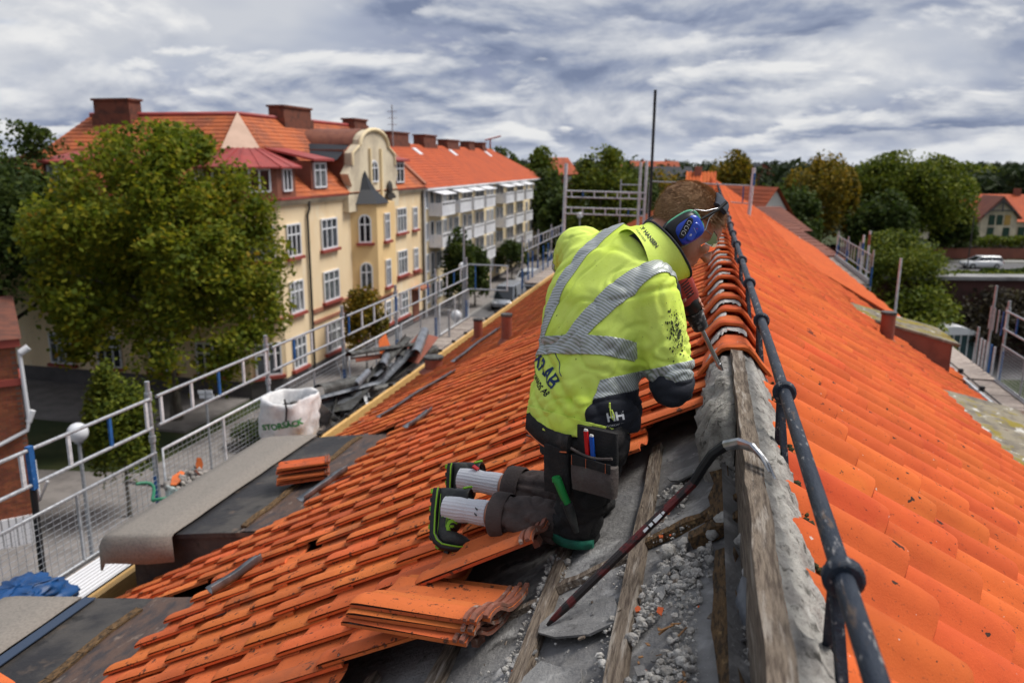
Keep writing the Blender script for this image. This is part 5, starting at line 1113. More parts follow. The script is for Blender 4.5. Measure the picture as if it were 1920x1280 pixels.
tag(m.build('sack_filling', MATS['dark_fill']), 'grey broken rubble heaped inside the white sack', 'rubble', kind='stuff')
m = MB(); m.tube([(-4.66, 8.02, 9.28), (-4.63, 8.0, 9.16), (-4.64, 7.985, 9.02)], .012, 6); adopt(m.build('strap', MATS['black_metal']), SK)
# bag of orange shards
RB = empty('rubble_bag', (-4.83, 6.42, 8.56), 'low teal-edged bag of grey rubble and broken orange tile beside the scaffold post', 'bag')
adopt(cloth_blob('bag', (-4.83, 6.42, 8.56), .15, .25, .36, MATS['bag_teal'], seed=8).build('bag_body', MATS['bag_teal']), RB)
m = MB()
for i in range(60): m.ico((-4.83 + r.uniform(-.13, .13), 6.42 + r.uniform(-.22, .22), 8.90 + r.uniform(-.02, .07)), (r.uniform(.02, .06), r.uniform(.02, .05), .025), Matrix.Rotation(r.random() * 3, 3, 'X'), 1, .4, r)
tag(m.build('rubble', MATS['rubble']), 'pale grey rubble filling the teal bag', 'rubble', kind='stuff')
def shard(loc, sx, sy, rot, label, mt='clay_left', name='tile_shard'):
    m = MB(); rr = random.Random(int(loc[1] * 977)); n = 6; pts = [(math.cos(2 * math.pi * i / n) * sx * rr.uniform(.6, 1), math.sin(2 * math.pi * i / n) * sy * rr.uniform(.6, 1)) for i in range(n)]
    M = Matrix.Rotation(rot[2], 3, 'Z') @ Matrix.Rotation(rot[0], 3, 'X') @ Matrix.Rotation(rot[1], 3, 'Y')
    m.loft([[M @ V((x, y, -.008 + .3 * x * x)) for x, y in pts], [M @ V((x, y, .008 + .3 * x * x)) for x, y in pts]])
    return tag(m.build(name, MATS[mt], loc=loc), label, 'tile shard')
shard((-4.80, 6.56, 9.02), .05, .10, (1.3, .3, .4), 'pointed orange tile shard standing up out of the teal rubble bag'); shard((-4.86, 6.30, 8.97), .06, .16, (.3, .2, .1), 'long curved orange tile shard lying on the teal rubble bag'); shard((-4.76, 6.46, 8.98), .05, .05, (.9, .3, 2), 'small pale shard lying on the rubble in the teal bag', 'clay_back')
m = MB(); m.tube([V((-5.05 + .28 * t, 5.95 + .1 * math.sin(t * 5), 8.98 + .05 * math.cos(t * 4))) for t in [i / 12 for i in range(13)]] + [(-4.70, 6.05, 8.9), (-4.62, 6.1, 8.7), (-4.6, 6.15, 8.57)], .016, 8); tag(m.build('hose', MATS['hose_green']), 'green hose draped over the rail beside the teal rubble bag', 'hose')
TB = cloth_blob('tarp', (-4.84, 4.36, 8.57), .25, .38, .31, MATS['tarp_blue'], open_top=False, seed=12, amp=.045, n=64, nz=34).build('tarp_bag', MATS['tarp_blue']); tag(TB, 'crumpled bright blue tarpaulin bag on the slatted scaffold deck', 'tarpaulin')
# scrap heap: every strip on its own
scr = random.Random(31); SG = 'scrap pieces heaped on the scaffold deck'
def gutter(loc, L, R, rot, mt, label, arc=math.pi, thick=.004, name='old_gutter', group=SG):
    m = MB(); n = 8; rings = []
    for y in (-L/2, 0, L/2):
        b = .012 * scr.uniform(-1, 1); o = [V((-R * math.cos(arc * i / n - (arc - math.pi) / 2), y, -R * math.sin(arc * i / n - (arc - math.pi) / 2) + b)) for i in range(n + 1)]
        rings.append(o + [V((p.x * (1 - thick / R), p.y, p.z * (1 - thick / R) + .001)) for p in o[::-1]])
    m.loft(rings); o = tag(m.build(name, MATS[mt], loc=loc), label, 'gutter', group); o.rotation_euler = [rad(a) for a in rot]; return o
def plate(loc, pts, rot, mt, label, th=.004, name='metal_sheet', cat='metal sheet', group=SG):
    m = MB(); m.loft([[V((x, y, 0)) for x, y in pts], [V((x, y, th)) for x, y in pts]]); o = tag(m.build(name, MATS[mt], loc=loc), label, cat, group); o.rotation_euler = [rad(a) for a in rot]; return o
plate((-4.78, 9.05, 8.60), [(-.30, 0), (.30, 0), (.0, .62)], (62, 8, 205), 'zinc', 'bent grey zinc sheet with a pointed corner next to the white sack')
plate((-4.75, 9.7, 8.76), [(-.32, -.45), (.26, -.42), (.30, .45), (-.25, .5)], (4, -10, 8), 'scrap', 'dark flat sheet at the near end of the scrap heap')
plate((-4.72, 9.9, 8.80), [(-.16, -.32), (.16, -.28), (.14, .3), (-.16, .34)], (6, -6, 20), 'zinc', 'shiny wet sheet lying flat on the dark scrap')
plate((-4.93, 9.35, 8.72), [(-.025, -.25), (.025, -.25), (.025, .25), (-.025, .25)], (28, 0, 40), 'white_metal', 'short white strip leaning on the dark scrap sheets', .02)
gutter((-4.72, 11.2, 8.98), 2.3, .07, (8, 12, 4), 'scrap', 'long mossy half-round gutter along the top of the scrap heap')
gutter((-4.83, 11.6, 9.04), 2.4, .06, (9, 160, -4), 'scrap', 'upturned black gutter at the back of the scrap heap')
gutter((-4.62, 11.4, 8.86), 2.1, .06, (5, 30, 6), 'lead', 'grey gutter on the roof side of the scrap heap')
gutter((-4.90, 11.8, 8.9), 2.5, .05, (10, 200, -7), 'brown_red', 'rust-red gutter under the black one')
gutter((-4.58, 10.55, 8.75), 1.1, .07, (-4, 15, -28), 'scrap', 'short black gutter lying crosswise in the middle of the heap')
gutter((-4.66, 10.3, 8.72), .9, .065, (0, 170, -40), 'scrap', 'short upturned gutter end pointing at the roof')
plate((-4.70, 12.6, 8.86), [(-.2, -.6), (.16, -.6), (.2, .6), (-.16, .6)], (10, 12, 6), 'brown_red', 'rusty red sheet sticking out at the far end of the heap')
plate((-5.0, 11.9, 8.85), [(-.2, 0), (.2, 0), (.14, .36), (-.12, .3)], (75, 0, 82), 'clay_left', 'orange-red sheet standing against the guard rail behind the heap')
plate((-4.96, 10.25, 8.75), [(-.12, 0), (.2, 0), (.04, .46)], (72, 10, 110), 'zinc', 'small upright zinc offcut against the mesh panel')
gutter((-4.6, 9.55, 8.64), .9, .05, (2, 20, 12), 'scrap', 'black gutter stub nearest the eave board in front of the heap')
gutter((-4.75, 10.9, 8.72), 2.2, .08, (2, 185, 2), 'scrap', 'wide dark gutter at the bottom of the scrap heap')
gutter((-4.55, 10.05, 8.74), .55, .045, (20, 0, 35), 'white_metal', 'pale curved metal offcut facing the roof')
for k in range(16):
    y = 9.2 + k * .24; x = -4.9 + .3 * ((k * 7) % 10) / 10; L_ = (.7, 1.1, 1.5, .9)[k % 4]; mt_ = ('scrap', 'scrap', 'lead', 'scrap', 'zinc')[k % 5]
    gutter((x, y, 8.68 + .07 * (k % 5)), L_, .060 + .014 * (k % 4), (scr.uniform(-6, 10), (k * 67) % 360, scr.uniform(-30, 30)), mt_, ('dark gutter offcut tangled low in the scrap heap on the scaffold deck' if mt_ == 'scrap' else 'grey metal offcut tangled low in the scrap heap on the scaffold deck'), name='scrap_piece')
# loose strips of metal on the tiles
def strip_on_tiles(a, b, w, h, mt, label, side=-1, curl=.4, lift=.055):
    (s0, y0), (s1, y1) = a, b; P = LP if side < 0 else RP; m = MB(); rings = []
    for i in range(8):
        t = i / 7; s = s0 + (s1 - s0) * t; y = y0 + (y1 - y0) * t; n0 = lift + .012 * noise.noise(V((t * 3, s0, 1))); ww = w * (1 - .25 * t)
        ds, dy = (y1 - y0), -(s1 - s0); L = math.hypot(ds, dy); ds, dy = ds / L * ww / 2, dy / L * ww / 2
        top = [P(s + ds * q, y + dy * q, n0 + h * abs(q) ** 1.5) for q in (-1, -.5, 0, .5, 1)]; bot = [P(s + ds * q, y + dy * q, n0 - .005 + h * abs(q) ** 1.5) for q in (1, .5, 0, -.5, -1)]
        rings.append(top + bot)
    m.loft(rings, True); return tag(m.build('metal_strip', MATS[mt]), label, 'metal strip', 'loose lead strips lying on the tiles')
strip_on_tiles((3.84, 7.45), (3.22, 8.35), .13, .03, 'lead', 'long grey lead strip lying on the tiles above the scrap heap')
strip_on_tiles((3.76, 9.8), (3.62, 11.7), .10, .03, 'lead', 'dark lead strip lying on the tiles below the farther flue pipes')
strip_on_tiles((2.66, 5.62), (2.60, 6.02), .08, .03, 'lead', 'short pale metal strip on the tiles above the far dormer corner')
strip_on_tiles((2.74, 3.12), (2.60, 3.38), .08, .04, 'lead', 'curled grey strip by the missing tile at the near dormer')
strip_on_tiles((3.06, 4.55), (2.90, 4.95), .10, .04, 'lead', 'crumpled lead flashing at the tile edge above the felted dormer roof')
# grey underlay mats rolled over the dormer fronts
def mat_on_dormer(y0, y1, label, overhang):
    m = MB(); prof = [(-3.52, 9.417), (-3.75, 9.386), (-4.0, 9.352), (-4.10, 9.33), (-4.13, 9.27), (-4.14, 9.08)]; rings = []
    ny = 26
    for j in range(ny + 1):
        y = y0 + (y1 - y0) * j / ny
        rings.append([V((x, y, z + .008 + .005 * noise.noise(V((x * 3, y * 4, 2))))) for x, z in prof])
    for q in rings:
        for p in q: p.z = max(p.z, 9.10)
    if overhang:
        rr = [[V((p.x, p.y - .03, p.z - .015)) for p in rings[0]], [V((p.x + .02, p.y - .05, max(9.08, p.z - .20) + .02 * noise.noise(V((p.x * 5, 0, 3))))) for p in rings[0]]]
        rings = rr[::-1] + rings
    m.loft(rings, True, cap=False, closed=False); o = m.build('underlay_mat', MATS['grey_cloth']); tag(o, label, 'underlay mat')
    sm = o.modifiers.new('solid', 'SOLIDIFY'); sm.thickness = .006; return o
mat_on_dormer(4.47, 6.62, 'grey underlay mat draped over the front edge of the felted dormer beside the white sack', True)
mat_on_dormer(.9, 3.60, 'grey underlay mat on the nearest dormer at the lower left edge', False)
m = MB(); m.loft([[V((-3.50, y, 9.425)), V((-3.42, y, 9.435)), V((-3.42, y, 9.441)), V((-3.50, y, 9.431))] for y in (.9, 3.6)]); tag(m.build('edge_tape', mat('tape_slate', (0.035, 0.055, 0.095), 0.6)), 'dark slate-blue tape strip along the edge of the nearest grey underlay mat', 'tape')

# loose tiles, each one a thing
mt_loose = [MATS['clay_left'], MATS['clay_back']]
def loose_mesh():
    va, fa = tile_arrays(.212, .40, True); va = [(u - .105, y - .2, z) for u, y, z in va]
    m = MB(); m.raw(va, fa)
    m.cur = 1; n = 10
    va2, _ = tile_arrays(.235, .40, True, k=1.0); base = [(u - .105, z) for u, z in PROF]
    for a, b in ((.165, .175), (.185, .198)):    # rebates moulded across the head and underside
        m.loft([[(u * 1.13, a, z + .004) for u, z in base], [(u * 1.13, a, z + .012) for u, z in base], [(u * 1.13, b, z + .012) for u, z in base], [(u * 1.13, b, z + .004) for u, z in base]][:0] or [[(u * 1.13, a, z + .002) for u, z in base] + [(u * 1.13, a, z + .011) for u, z in base[::-1]], [(u * 1.13, b, z + .001) for u, z in base] + [(u * 1.13, b, z + .010) for u, z in base[::-1]]])
    m.box((-.03, .15, -.035), (.01, .17, -.010)); me = m.mesh('loose_tile', mt_loose); bm = bmesh.new(); bm.from_mesh(me)
    for f in bm.faces: f.smooth = True
    bmesh.ops.recalc_face_normals(bm, faces=bm.faces)
    for e in bm.edges:
        if len(e.link_faces) == 2 and e.calc_face_angle(0) > .7: e.smooth = False
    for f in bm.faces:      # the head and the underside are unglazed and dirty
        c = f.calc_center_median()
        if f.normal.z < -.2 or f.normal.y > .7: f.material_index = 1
    bm.to_mesh(me); bm.free(); return me
LT = loose_mesh()
def loose(P, s, y, n, ang, label, group=None, tilt=(0, 0), B=None, loc=None):
    o = bpy.data.objects.new('loose_tile', LT); COL.objects.link(o); tag(o, label, 'roof tile', group)
    Bm = B if B is not None else basis(-1); M = (Bm @ Matrix.Rotation(rad(ang), 3, 'Z') @ Matrix.Rotation(rad(tilt[0]), 3, 'X') @ Matrix.Rotation(rad(tilt[1]), 3, 'Y')).to_4x4(); M.translation = loc if loc is not None else P(s, y, n); o.matrix_world = M; return o
GS = 'loose tiles stacked on the stripped felt'
SA = V((.402, -.085, .076)).normalized()      # the stack lies across the stripped edge, turned towards the camera
SN = V((-.34, .16, .92)); SN = (SN - SA * SN.dot(SA)).normalized(); SU = SA.cross(SN); SM = Matrix((SU, SA, SN)).transposed()
S0 = V((-.694, 1.786, 10.762)) - RGT * .028 - UPV * .012 - SU * .103 - SN * .010
for k, (da_, du_, dn_, an_, lb_) in enumerate(((0, 0, 0, 0, 'bottom full tile of the stack on the bare felt in front of the worker'), (.014, -.010, .024, 2, 'second full tile up in the stack on the bare felt'), (.022, -.020, .047, 1, 'topmost tile of the stack on the bare felt'), (.035, -.060, .040, 2, 'loose tile leaning behind the stack on the bare felt'))):
    loose(None, 0, 0, 0, an_, lb_, GS, (0, 0), SM, S0 + SA * da_ + SU * du_ + SN * dn_)
loose(LP, .815, 2.135, .036, 1, 'single loose tile lying beside the worker\'s right knee', None, (2, 0))
DB = Matrix.Rotation(rad(-62), 3, 'Z')
for k, (dx, dy) in enumerate(((0, 0), (.01, -.01), (-.01, .02), (.012, .0))):
    loose(None, 0, 0, 0, 0, ('lowest tile of the small stack on the felted dormer roof', 'second tile up in the small stack on the dormer roof', 'third tile up in the small stack on the dormer roof', 'topmost tile of the small stack on the dormer roof')[k], 'tiles stacked on the dormer roof', (0, 0), Matrix.Rotation(rad(-8), 3, 'Y') @ DB, V((-2.98 + dx, 5.35 + dy, 9.52 + .042 * k)))
for k in range(2): loose(None, 0, 0, 0, 0, ('lower', 'upper')[k] + ' tile of the pair on the nearest dormer roof at the bottom edge', None, (0, 0), Matrix.Rotation(rad(70), 3, 'Z'), V((-3.27 + .01 * k, 2.62, 9.50 + .042 * k)))

# ================================================================ street things
def lamp(x, y, z, label, r0=.25):
    L = empty('street_lamp', (x, y, 0), label, 'street lamp', 'globe street lamps'); m = MB(); m.tube([(0, 0, 0), (0, 0, z - r0 + .03)], [.07, .04], 8); m.tube([(0, 0, z - r0 - .02), (0, 0, z - r0 + .06)], .1, 10); m.build('pole', MATS['galv'], L); m = MB(); m.sphere((0, 0, z), r0, 18, 12); m.build('globe', MATS['globe'], L); return L
mat('globe', (0.72, 0.73, 0.76), 0.25, spec=0.6)
def gpx(r, d): return G(r, d)
p = G(-10.9, 19.0); lamp(p.x, p.y, 5.28, 'white globe lamp right behind the near guard rail'); p = G(-2.45, 34.2); lamp(p.x, p.y, 5.4, 'white globe lamp low beside the far end of the scaffold deck'); p = G(-2.95, 47); lamp(p.x, p.y, 5.9, 'white globe lamp in front of the balconies above the scaffold end')
p = G(5.5, 66); lamp(p.x, p.y, 7.7, 'tiny white globe lamp left of the worker\'s left shoulder'); p = G(11.0, 88); lamp(p.x, p.y, 7.4, 'tiny white globe lamp seen between the lattice beams')
m = MB(); p = G(-10.6, 26.5); m.tube([(p.x, p.y, 0), (p.x, p.y, 4.2)], .04, 8); SP = tag(m.build('sign_post', MATS['galv']), 'pair of pale blue direction signs on a post behind the scaffold rail', 'sign'); 
m = MB(); m.beam(p + V((-.3, 0, 4.1)), p + V((.25, 0, 4.15)), .03, .12); m.beam(p + V((-.25, 0, 3.95)), p + V((.3, 0, 4.0)), .03, .12); adopt(m.build('sign_board', MATS['window_white']), SP) if False else m.build('sign_board', MATS['window_white'], SP)
p = G(-9.6, 25.8); BN = empty('litter_bin', p, 'small grey litter bin on a post in the grass', 'bin'); m = MB(); m.tube([(0, 0, 0), (0, 0, 1.0)], .03, 6); m.build('post', MATS['galv'], BN); m = MB(); m.tube([(0, 0, .7), (0, 0, 1.25)], .2, 12); m.build('bin_body', MATS['galv'], BN); m = MB(); m.tube([(0, 0, 1.3), (0, 0, 1.42)], [.22, .12], 12); m.build('lid', MATS['plinth'], BN)
mat('car_white', (0.62, 0.63, 0.65), 0.25, spec=.6); mat('car_dark', (0.02, 0.024, 0.032), 0.2, spec=.7); mat('car_silver', (0.36, 0.38, 0.42), 0.25, metal=.4); mat('tyre', (0.012, 0.012, 0.012), 0.9); mat('rim', (0.4, 0.41, 0.42), 0.35, metal=.8); mat('car_glass', (0.012, 0.015, 0.02), 0.05, spec=.9); mat('head_lamp', (0.7, 0.72, 0.75), 0.1, spec=.9); mat('tail_lamp', (0.35, 0.01, 0.01), 0.2)
def car(loc, heading, mt, label, L=4.4, W_=1.8, H=1.48, van=False, suv=True):
    c = empty('parked_car' if not van else 'parked_van', loc, label, 'van' if van else 'car', rz=heading)
    def sec(pts, k=1): return pts
    # side outline stations: x, belt half width, floor z, belt z
    st = [(-L/2, .78, .45, .72), (-L/2 + .12, .88, .30, .92), (-L/2 + .5, .96, .24, .98), (-.7, 1.0, .22, .98), (.5, 1.0, .22, .96), (L/2 - 1.1, .98, .22, .92), (L/2 - .35, .92, .26, .82), (L/2, .72, .40, .62)]
    m = MB(); rings = []
    for x, hw, z0, z1 in st:
        w = W_ / 2 * hw; rings.append([V((x, -w * .9, z0)), V((x, -w, z0 + .18)), V((x, -w, z1 - .14)), V((x, -w * .9, z1)), V((x, w * .9, z1)), V((x, w, z1 - .14)), V((x, w, z0 + .18)), V((x, w * .9, z0))])
    m.loft(rings, True); m.build('body', MATS[mt], c)
    x0, x1, x2, x3 = (-L/2 + .1, -L/2 + .35, .35, L/2 - 1.05) if suv or van else (-L/2 + .5, -L/2 + 1.1, .3, L/2 - 1.2)
    if van: x2, x3 = L/2 - 1.4, L/2 - .75; H = 1.95
    w = W_ / 2
    m = MB(); m.loft([[V((x0, s * w * .86, .95)), V((x3, s * w * .86, .93)), V((x2, s * w * .72, H - .06)), V((x1, s * w * .72, H - .06))] for s in (-1, 1)]); m.build('windows', MATS['car_glass'], c)
    m = MB(); m.loft([[V((x1 - .08, -w * .74, H - .07)), V((x2 + .06, -w * .74, H - .07)), V((x2 - .1, -w * .62, H)), V((x1 + .05, -w * .62, H))], [V((x1 - .08, w * .74, H - .07)), V((x2 + .06, w * .74, H - .07)), V((x2 - .1, w * .62, H)), V((x1 + .05, w * .62, H))]])
    for s in (-1, 1):
        for xa, xb in ((x0, x1), (x3, x2), ((x1 + x2) / 2 - .05, (x1 + x2) / 2 - .05)): m.beam(V((xa, s * w * .875, .93)), V((xb, s * w * .74, H - .05)), .07, .05)
        if van: m.loft([[V((x0, s * w * .88, .95)), V((x2 - .5, s * w * .88, .95)), V((x2 - .5, s * w * .75, H - .05)), V((x1, s * w * .75, H - .05))], [V((x0, s * w * .90, .95)), V((x2 - .5, s * w * .90, .95)), V((x2 - .5, s * w * .77, H - .05)), V((x1, s * w * .77, H - .05))]])
    m.build('roof', MATS[mt], c)
    for x in (-L/2 + .85, L/2 - .85):
        for s in (-1, 1):
            m = MB(); m.tube([(x, s * (w - .19), .33), (x, s * (w + .012), .33)], .33, 18); wh = m.build('wheel', MATS['tyre'], c); m = MB(); m.tube([(x, s * (w + .005), .33), (x, s * (w + .02), .33)], .21, 14); m.build('rim', MATS['rim'], wh)
    for s in (-1, 1):
        m = MB(); m.box((L/2 - .2, s * w * .62 - .16, .62), (L/2 + .01, s * w * .62 + .16, .76)); m.build('headlight', MATS['head_lamp'], c); m = MB(); m.box((-L/2 - .01, s * w * .7 - .12, .7), (-L/2 + .15, s * w * .7 + .12, .9)); m.build('tail_light', MATS['tail_lamp'], c)
        m = MB(); m.ico((x3 - .15, s * (w + .08), 1.0), (.08, .1, .07)); m.build('mirror', MATS[mt], c)
    return c
car((-17.0, 76.5, .01), rad(-90), 'car_white', 'white parked car facing the camera in the street below the balcony block')
car((-15.6, 83, .01), rad(-90), 'car_dark', 'dark parked car behind the white one in the street')
car((-15.9, 64.5, .01), rad(-92), 'car_silver', 'silver-blue van with pale roof parked in the street above the scaffold end', 4.9, 1.95, van=True)
car((-16.9, 92, .01), rad(-90), 'car_dark', 'dark car farther up the street beyond the round tree')
p = G(55.4, 94); car((p.x, p.y, .01), rad(180 + YAW), 'car_white', 'white car driving on the road in front of the villa', 4.5)
p = G(44.2, 97); car((p.x, p.y, .01), rad(180 + YAW), 'car_white', 'white car half hidden behind the bushy tree on the road', 4.5)
p = G(26.5, 70)
m = MB(); 
for i in range(36): q = G(30 + i * 2.4, 102.6); m.box((q.x - .06, q.y - .06, 0), (q.x + .06, q.y + .06, 1.6))
FN = tag(m.build('fence_posts', MATS['far_brown']), 'brown board fence along the far side of the road', 'fence'); FN.name = 'board_fence'
m = MB(); m.loft([[G(29, 102.5, .15), G(29, 102.52, .15), G(29, 102.52, 1.5), G(29, 102.5, 1.5)], [G(116, 102.5, .15), G(116, 102.52, .15), G(116, 102.52, 1.5), G(116, 102.5, 1.5)]]); m.build('board_panel', MATS['far_brown'], FN)
p = G(51.0, 89); m = MB(); m.tube([(p.x, p.y, 0), (p.x, p.y, 6.5)], .07, 6); tag(m.build('lamp_post', MATS['pipe_dark']), 'dark lamp post by the road in front of the villa', 'lamp post')
# ================================================================ the roofer
mat('skin', (0.50, 0.25, 0.17), 0.55, (0.44, 0.19, 0.125), 30, bump=0.15, bscale=300, spec=0.4)
mat('hair', (0.27, 0.145, 0.068), 0.75, (0.38, 0.225, 0.115), 26, bump=.6, bscale=700, layers=[((0.13, 0.06, 0.025), 12, 0.52, 0.68, 0.7)])
mat('hair_strand', (0.34, 0.19, 0.09), 0.55, island=0.7)
mat('hivis', (0.72, 0.88, 0.16), 0.75, (0.66, 0.83, 0.10), 7, bump=0.25, bscale=260, spec=0.3, layers=[((0.10, 0.14, 0.015), 21, 0.70, 0.76, 0.5), ((0.30, 0.42, 0.02), 3.4, 0.58, 0.72, 0.35)])
mat('navy_cloth', (0.010, 0.012, 0.020), 0.75, (0.018, 0.020, 0.030), 12, bump=0.35, bscale=240)
mat('work_black', (0.011, 0.011, 0.012), 0.85, (0.024, 0.022, 0.022), 14, bump=0.5, bscale=160, layers=[((0.075, 0.065, 0.06), 9, 0.62, 0.75, 0.6)])
mat('work_brown', (0.090, 0.068, 0.062), 0.9, (0.058, 0.045, 0.042), 14, bump=0.5, bscale=180, layers=[((0.13, 0.11, 0.10), 16, 0.66, 0.75, 0.5)])
mat('pouch_brown', (0.08, 0.062, 0.058), 0.9, (0.10, 0.085, 0.078), 18, bump=0.6, bscale=90)
mat('sock', (0.66, 0.67, 0.72), 0.9, bump=0.5, bscale=300); mat('shoe_dark', (0.018, 0.021, 0.022), 0.6, (0.045, 0.048, 0.046), 16, bump=0.4, bscale=120, layers=[((0.13, 0.12, 0.11), 30, 0.66, 0.74, 0.5)])
mat('lime', (0.20, 0.44, 0.02), 0.6); mat('ear_blue', (0.005, 0.045, 0.42), 0.28, spec=.6); mat('ear_black', (0.008, 0.008, 0.009), 0.4); mat('ear_green', (0.12, 0.42, 0.25), 0.5)
mat('drill_red', (0.42, 0.045, 0.03), 0.45, (0.30, 0.05, 0.04), 30, layers=[((0.55, 0.42, 0.38), 45, 0.62, 0.7, 0.7), ((0.03, 0.02, 0.02), 60, 0.66, 0.72, 0.7)]); mat('steel', (0.45, 0.46, 0.48), 0.28, metal=.9); mat('dusty_black', (0.025, 0.025, 0.026), 0.7, (0.30, 0.29, 0.28), 40, lo=.5, hi=.68)
mat('green_plastic', (0.012, 0.22, 0.045), 0.45); mat('pencil_red', (0.55, 0.01, 0.015), 0.35); mat('pencil_blue', (0.01, 0.08, 0.42), 0.35); mat('orange_piping', (0.65, 0.16, 0.06), 0.7); mat('print_navy', (0.008, 0.035, 0.12), 0.6); mat('print_black', (0.012, 0.014, 0.016), 0.7); mat('print_white', (0.75, 0.76, 0.78), 0.6)
def reflective():
    m = bpy.data.materials.new('reflective'); m.use_nodes = True; t = NT(m.node_tree); t.n.clear()
    g = t.node('ShaderNodeNewGeometry').outputs['Position']; d = t.node('ShaderNodeVectorMath', operation='DOT_PRODUCT', ins={0: g}); d.inputs[1].default_value = (0.50, 0.66, 0.56)
    s = t.math('SINE', t.math('MULTIPLY', d.outputs['Value'], 2 * math.pi / .0075)); c = t.mix(t.maprange(s, -.1, .5), (0.52, 0.54, 0.56), (0.27, 0.30, 0.25))
    n = t.noise(g, 30, 4); c = t.mix(t.math('MULTIPLY', t.maprange(n, .5, .75), .3), c, (0.25, 0.28, 0.18))
    b = t.node('ShaderNodeBsdfPrincipled', ins={'Base Color': c, 'Roughness': .45, 'Metallic': .35}); o = t.node('ShaderNodeOutputMaterial'); t.l.new(b.outputs[0], o.inputs[0]); MATS['reflective'] = m
reflective()
def clearplastic():
    m = bpy.data.materials.new('clear_plastic'); m.use_nodes = True; t = NT(m.node_tree); t.n.clear()
    a = t.node('ShaderNodeBsdfTransparent', ins={'Color': (.93, .94, .95, 1)}); b = t.node('ShaderNodeBsdfGlossy', ins={'Color': (.9, .9, .92, 1), 'Roughness': .06}); f = t.node('ShaderNodeFresnel', ins={'IOR': 1.5})
    x = t.node('ShaderNodeMixShader', ins={0: t.math('ADD', f.outputs[0], .10), 1: a.outputs[0], 2: b.outputs[0]}); o = t.node('ShaderNodeOutputMaterial'); t.l.new(x.outputs[0], o.inputs[0]); MATS['clear_plastic'] = m
clearplastic()
PR = V((-.33, 2.30, 10.85))
PERSON = empty('person', PR, 'roofer kneeling in a yellow high-visibility jacket and blue ear defenders, bent over the ridge', 'person')
PI_ = Matrix.Translation(-PR)
def pput(o, parent=None):
    o.parent = parent or PERSON; o.matrix_parent_inverse = PI_ if parent is None else Matrix.Identity(4); return o
def remesh(mb, name, mt, voxel, smooth=4, fn=None, dec=0):
    me = mb.mesh(name, mt); o = bpy.data.objects.new(name, me); COL.objects.link(o)
    a = o.modifiers.new('r', 'REMESH'); a.mode = 'VOXEL'; a.voxel_size = voxel; a.use_smooth_shade = True
    b = o.modifiers.new('s', 'SMOOTH'); b.iterations = smooth; b.factor = .5
    dg = bpy.context.evaluated_depsgraph_get(); n = bpy.data.meshes.new_from_object(o.evaluated_get(dg)); bpy.data.objects.remove(o); bpy.data.meshes.remove(me); n.name = name
    if fn:
        n.calc_loop_triangles(); co = [(v.index, v.co.copy(), v.normal.copy()) for v in n.vertices]
        for i, p, nn in co: n.vertices[i].co = p + nn * fn(p, nn)
    n.polygons.foreach_set('use_smooth', [True] * len(n.polygons)); n.materials.clear(); n.materials.append(mt); n.update()
    o = bpy.data.objects.new(name, n); COL.objects.link(o); return o
def capsule(m, p0, r0, p1, r1, n=16):
    p0, p1 = V(p0), V(p1); d = p1 - p0; a, b, d = frame(d); L = (p1 - p0).length; rings = []
    for i in range(5): t = math.pi / 2 * (1 - i / 4); rings.append((p0 - d * r0 * math.sin(t), max(.0004, r0 * math.cos(t))))
    for i in range(1, 5): rings.append((p0.lerp(p1, i / 5), r0 + (r1 - r0) * i / 5))
    for i in range(5): t = math.pi / 2 * i / 4; rings.append((p1 + d * r1 * math.sin(t), max(.0004, r1 * math.cos(t))))
    m.loft([[c + (a * math.cos(2 * math.pi * k / n) + b * math.sin(2 * math.pi * k / n)) * r for k in range(n)] for c, r in rings])
def limb(m, pts, rs):
    for (p, r), (q, s) in zip(zip(pts[:-1], rs[:-1]), zip(pts[1:], rs[1:])): capsule(m, p, r, q, s)
def ellip(m, c, axes, radii):
    if axes[0] is HR: radii = tuple(q * HS for q in radii)
    M = Matrix((axes[0], axes[1], axes[2])).transposed(); n = len(m.v); m.sphere((0, 0, 0), radii, 20, 14)
    for i in range(n, len(m.v)): m.v[i] = tuple(M @ V(m.v[i]) + V(c))
TR = V((.784, -.621, -.03)).normalized(); TF0 = V((.621, .784, 0))
SPINE = [(V((-.335, 2.311, 11.205)), .178, .145), (V((-.335, 2.322, 11.28)), .182, .148), (V((-.333, 2.334, 11.362)), .172, .138), (V((-.317, 2.362, 11.465)), .180, .138), (V((-.288, 2.405, 11.575)), .200, .140), (V((-.254, 2.458, 11.670)), .205, .125), (V((-.215, 2.490, 11.735)), .135, .095), (V((-.19, 2.500, 11.765)), .085, .075)]
def torso_rings(grow=0.0, e=2.5):
    out = []
    for i, (c, a, b) in enumerate(SPINE):
        d = (SPINE[min(i + 1, 7)][0] - SPINE[max(i - 1, 0)][0]).normalized(); Rr = TR - d * TR.dot(d); Rr.normalize(); Ff = d.cross(Rr) * 1.0
        if Ff.dot(TF0) < 0: Ff = -Ff
        ring = []
        for k in range(36):
            t = 2 * math.pi * k / 36; ct, st = math.cos(t), math.sin(t); x = math.copysign(abs(ct) ** (2 / e), ct); y = math.copysign(abs(st) ** (2 / e), st)
            ring.append(c + Rr * (a + grow) * x + Ff * (b + grow) * y)
        out.append(ring)
    return out
SHR, SHL = V((-.150, 2.335, 11.640)), V((-.395, 2.575, 11.715))
ELR, HAR = V((-.085, 2.285, 11.415)), V((-.095, 2.615, 11.605))
ELL, HAL = V((-.465, 2.790, 11.640)), V((-.030, 2.790, 11.475))
HIPR, HIPL = V((-.275, 2.225, 11.25)), V((-.405, 2.37, 11.24))
KNR, KNL = V((-.335, 2.255, 10.905)), V((-.315, 2.475, 10.895))
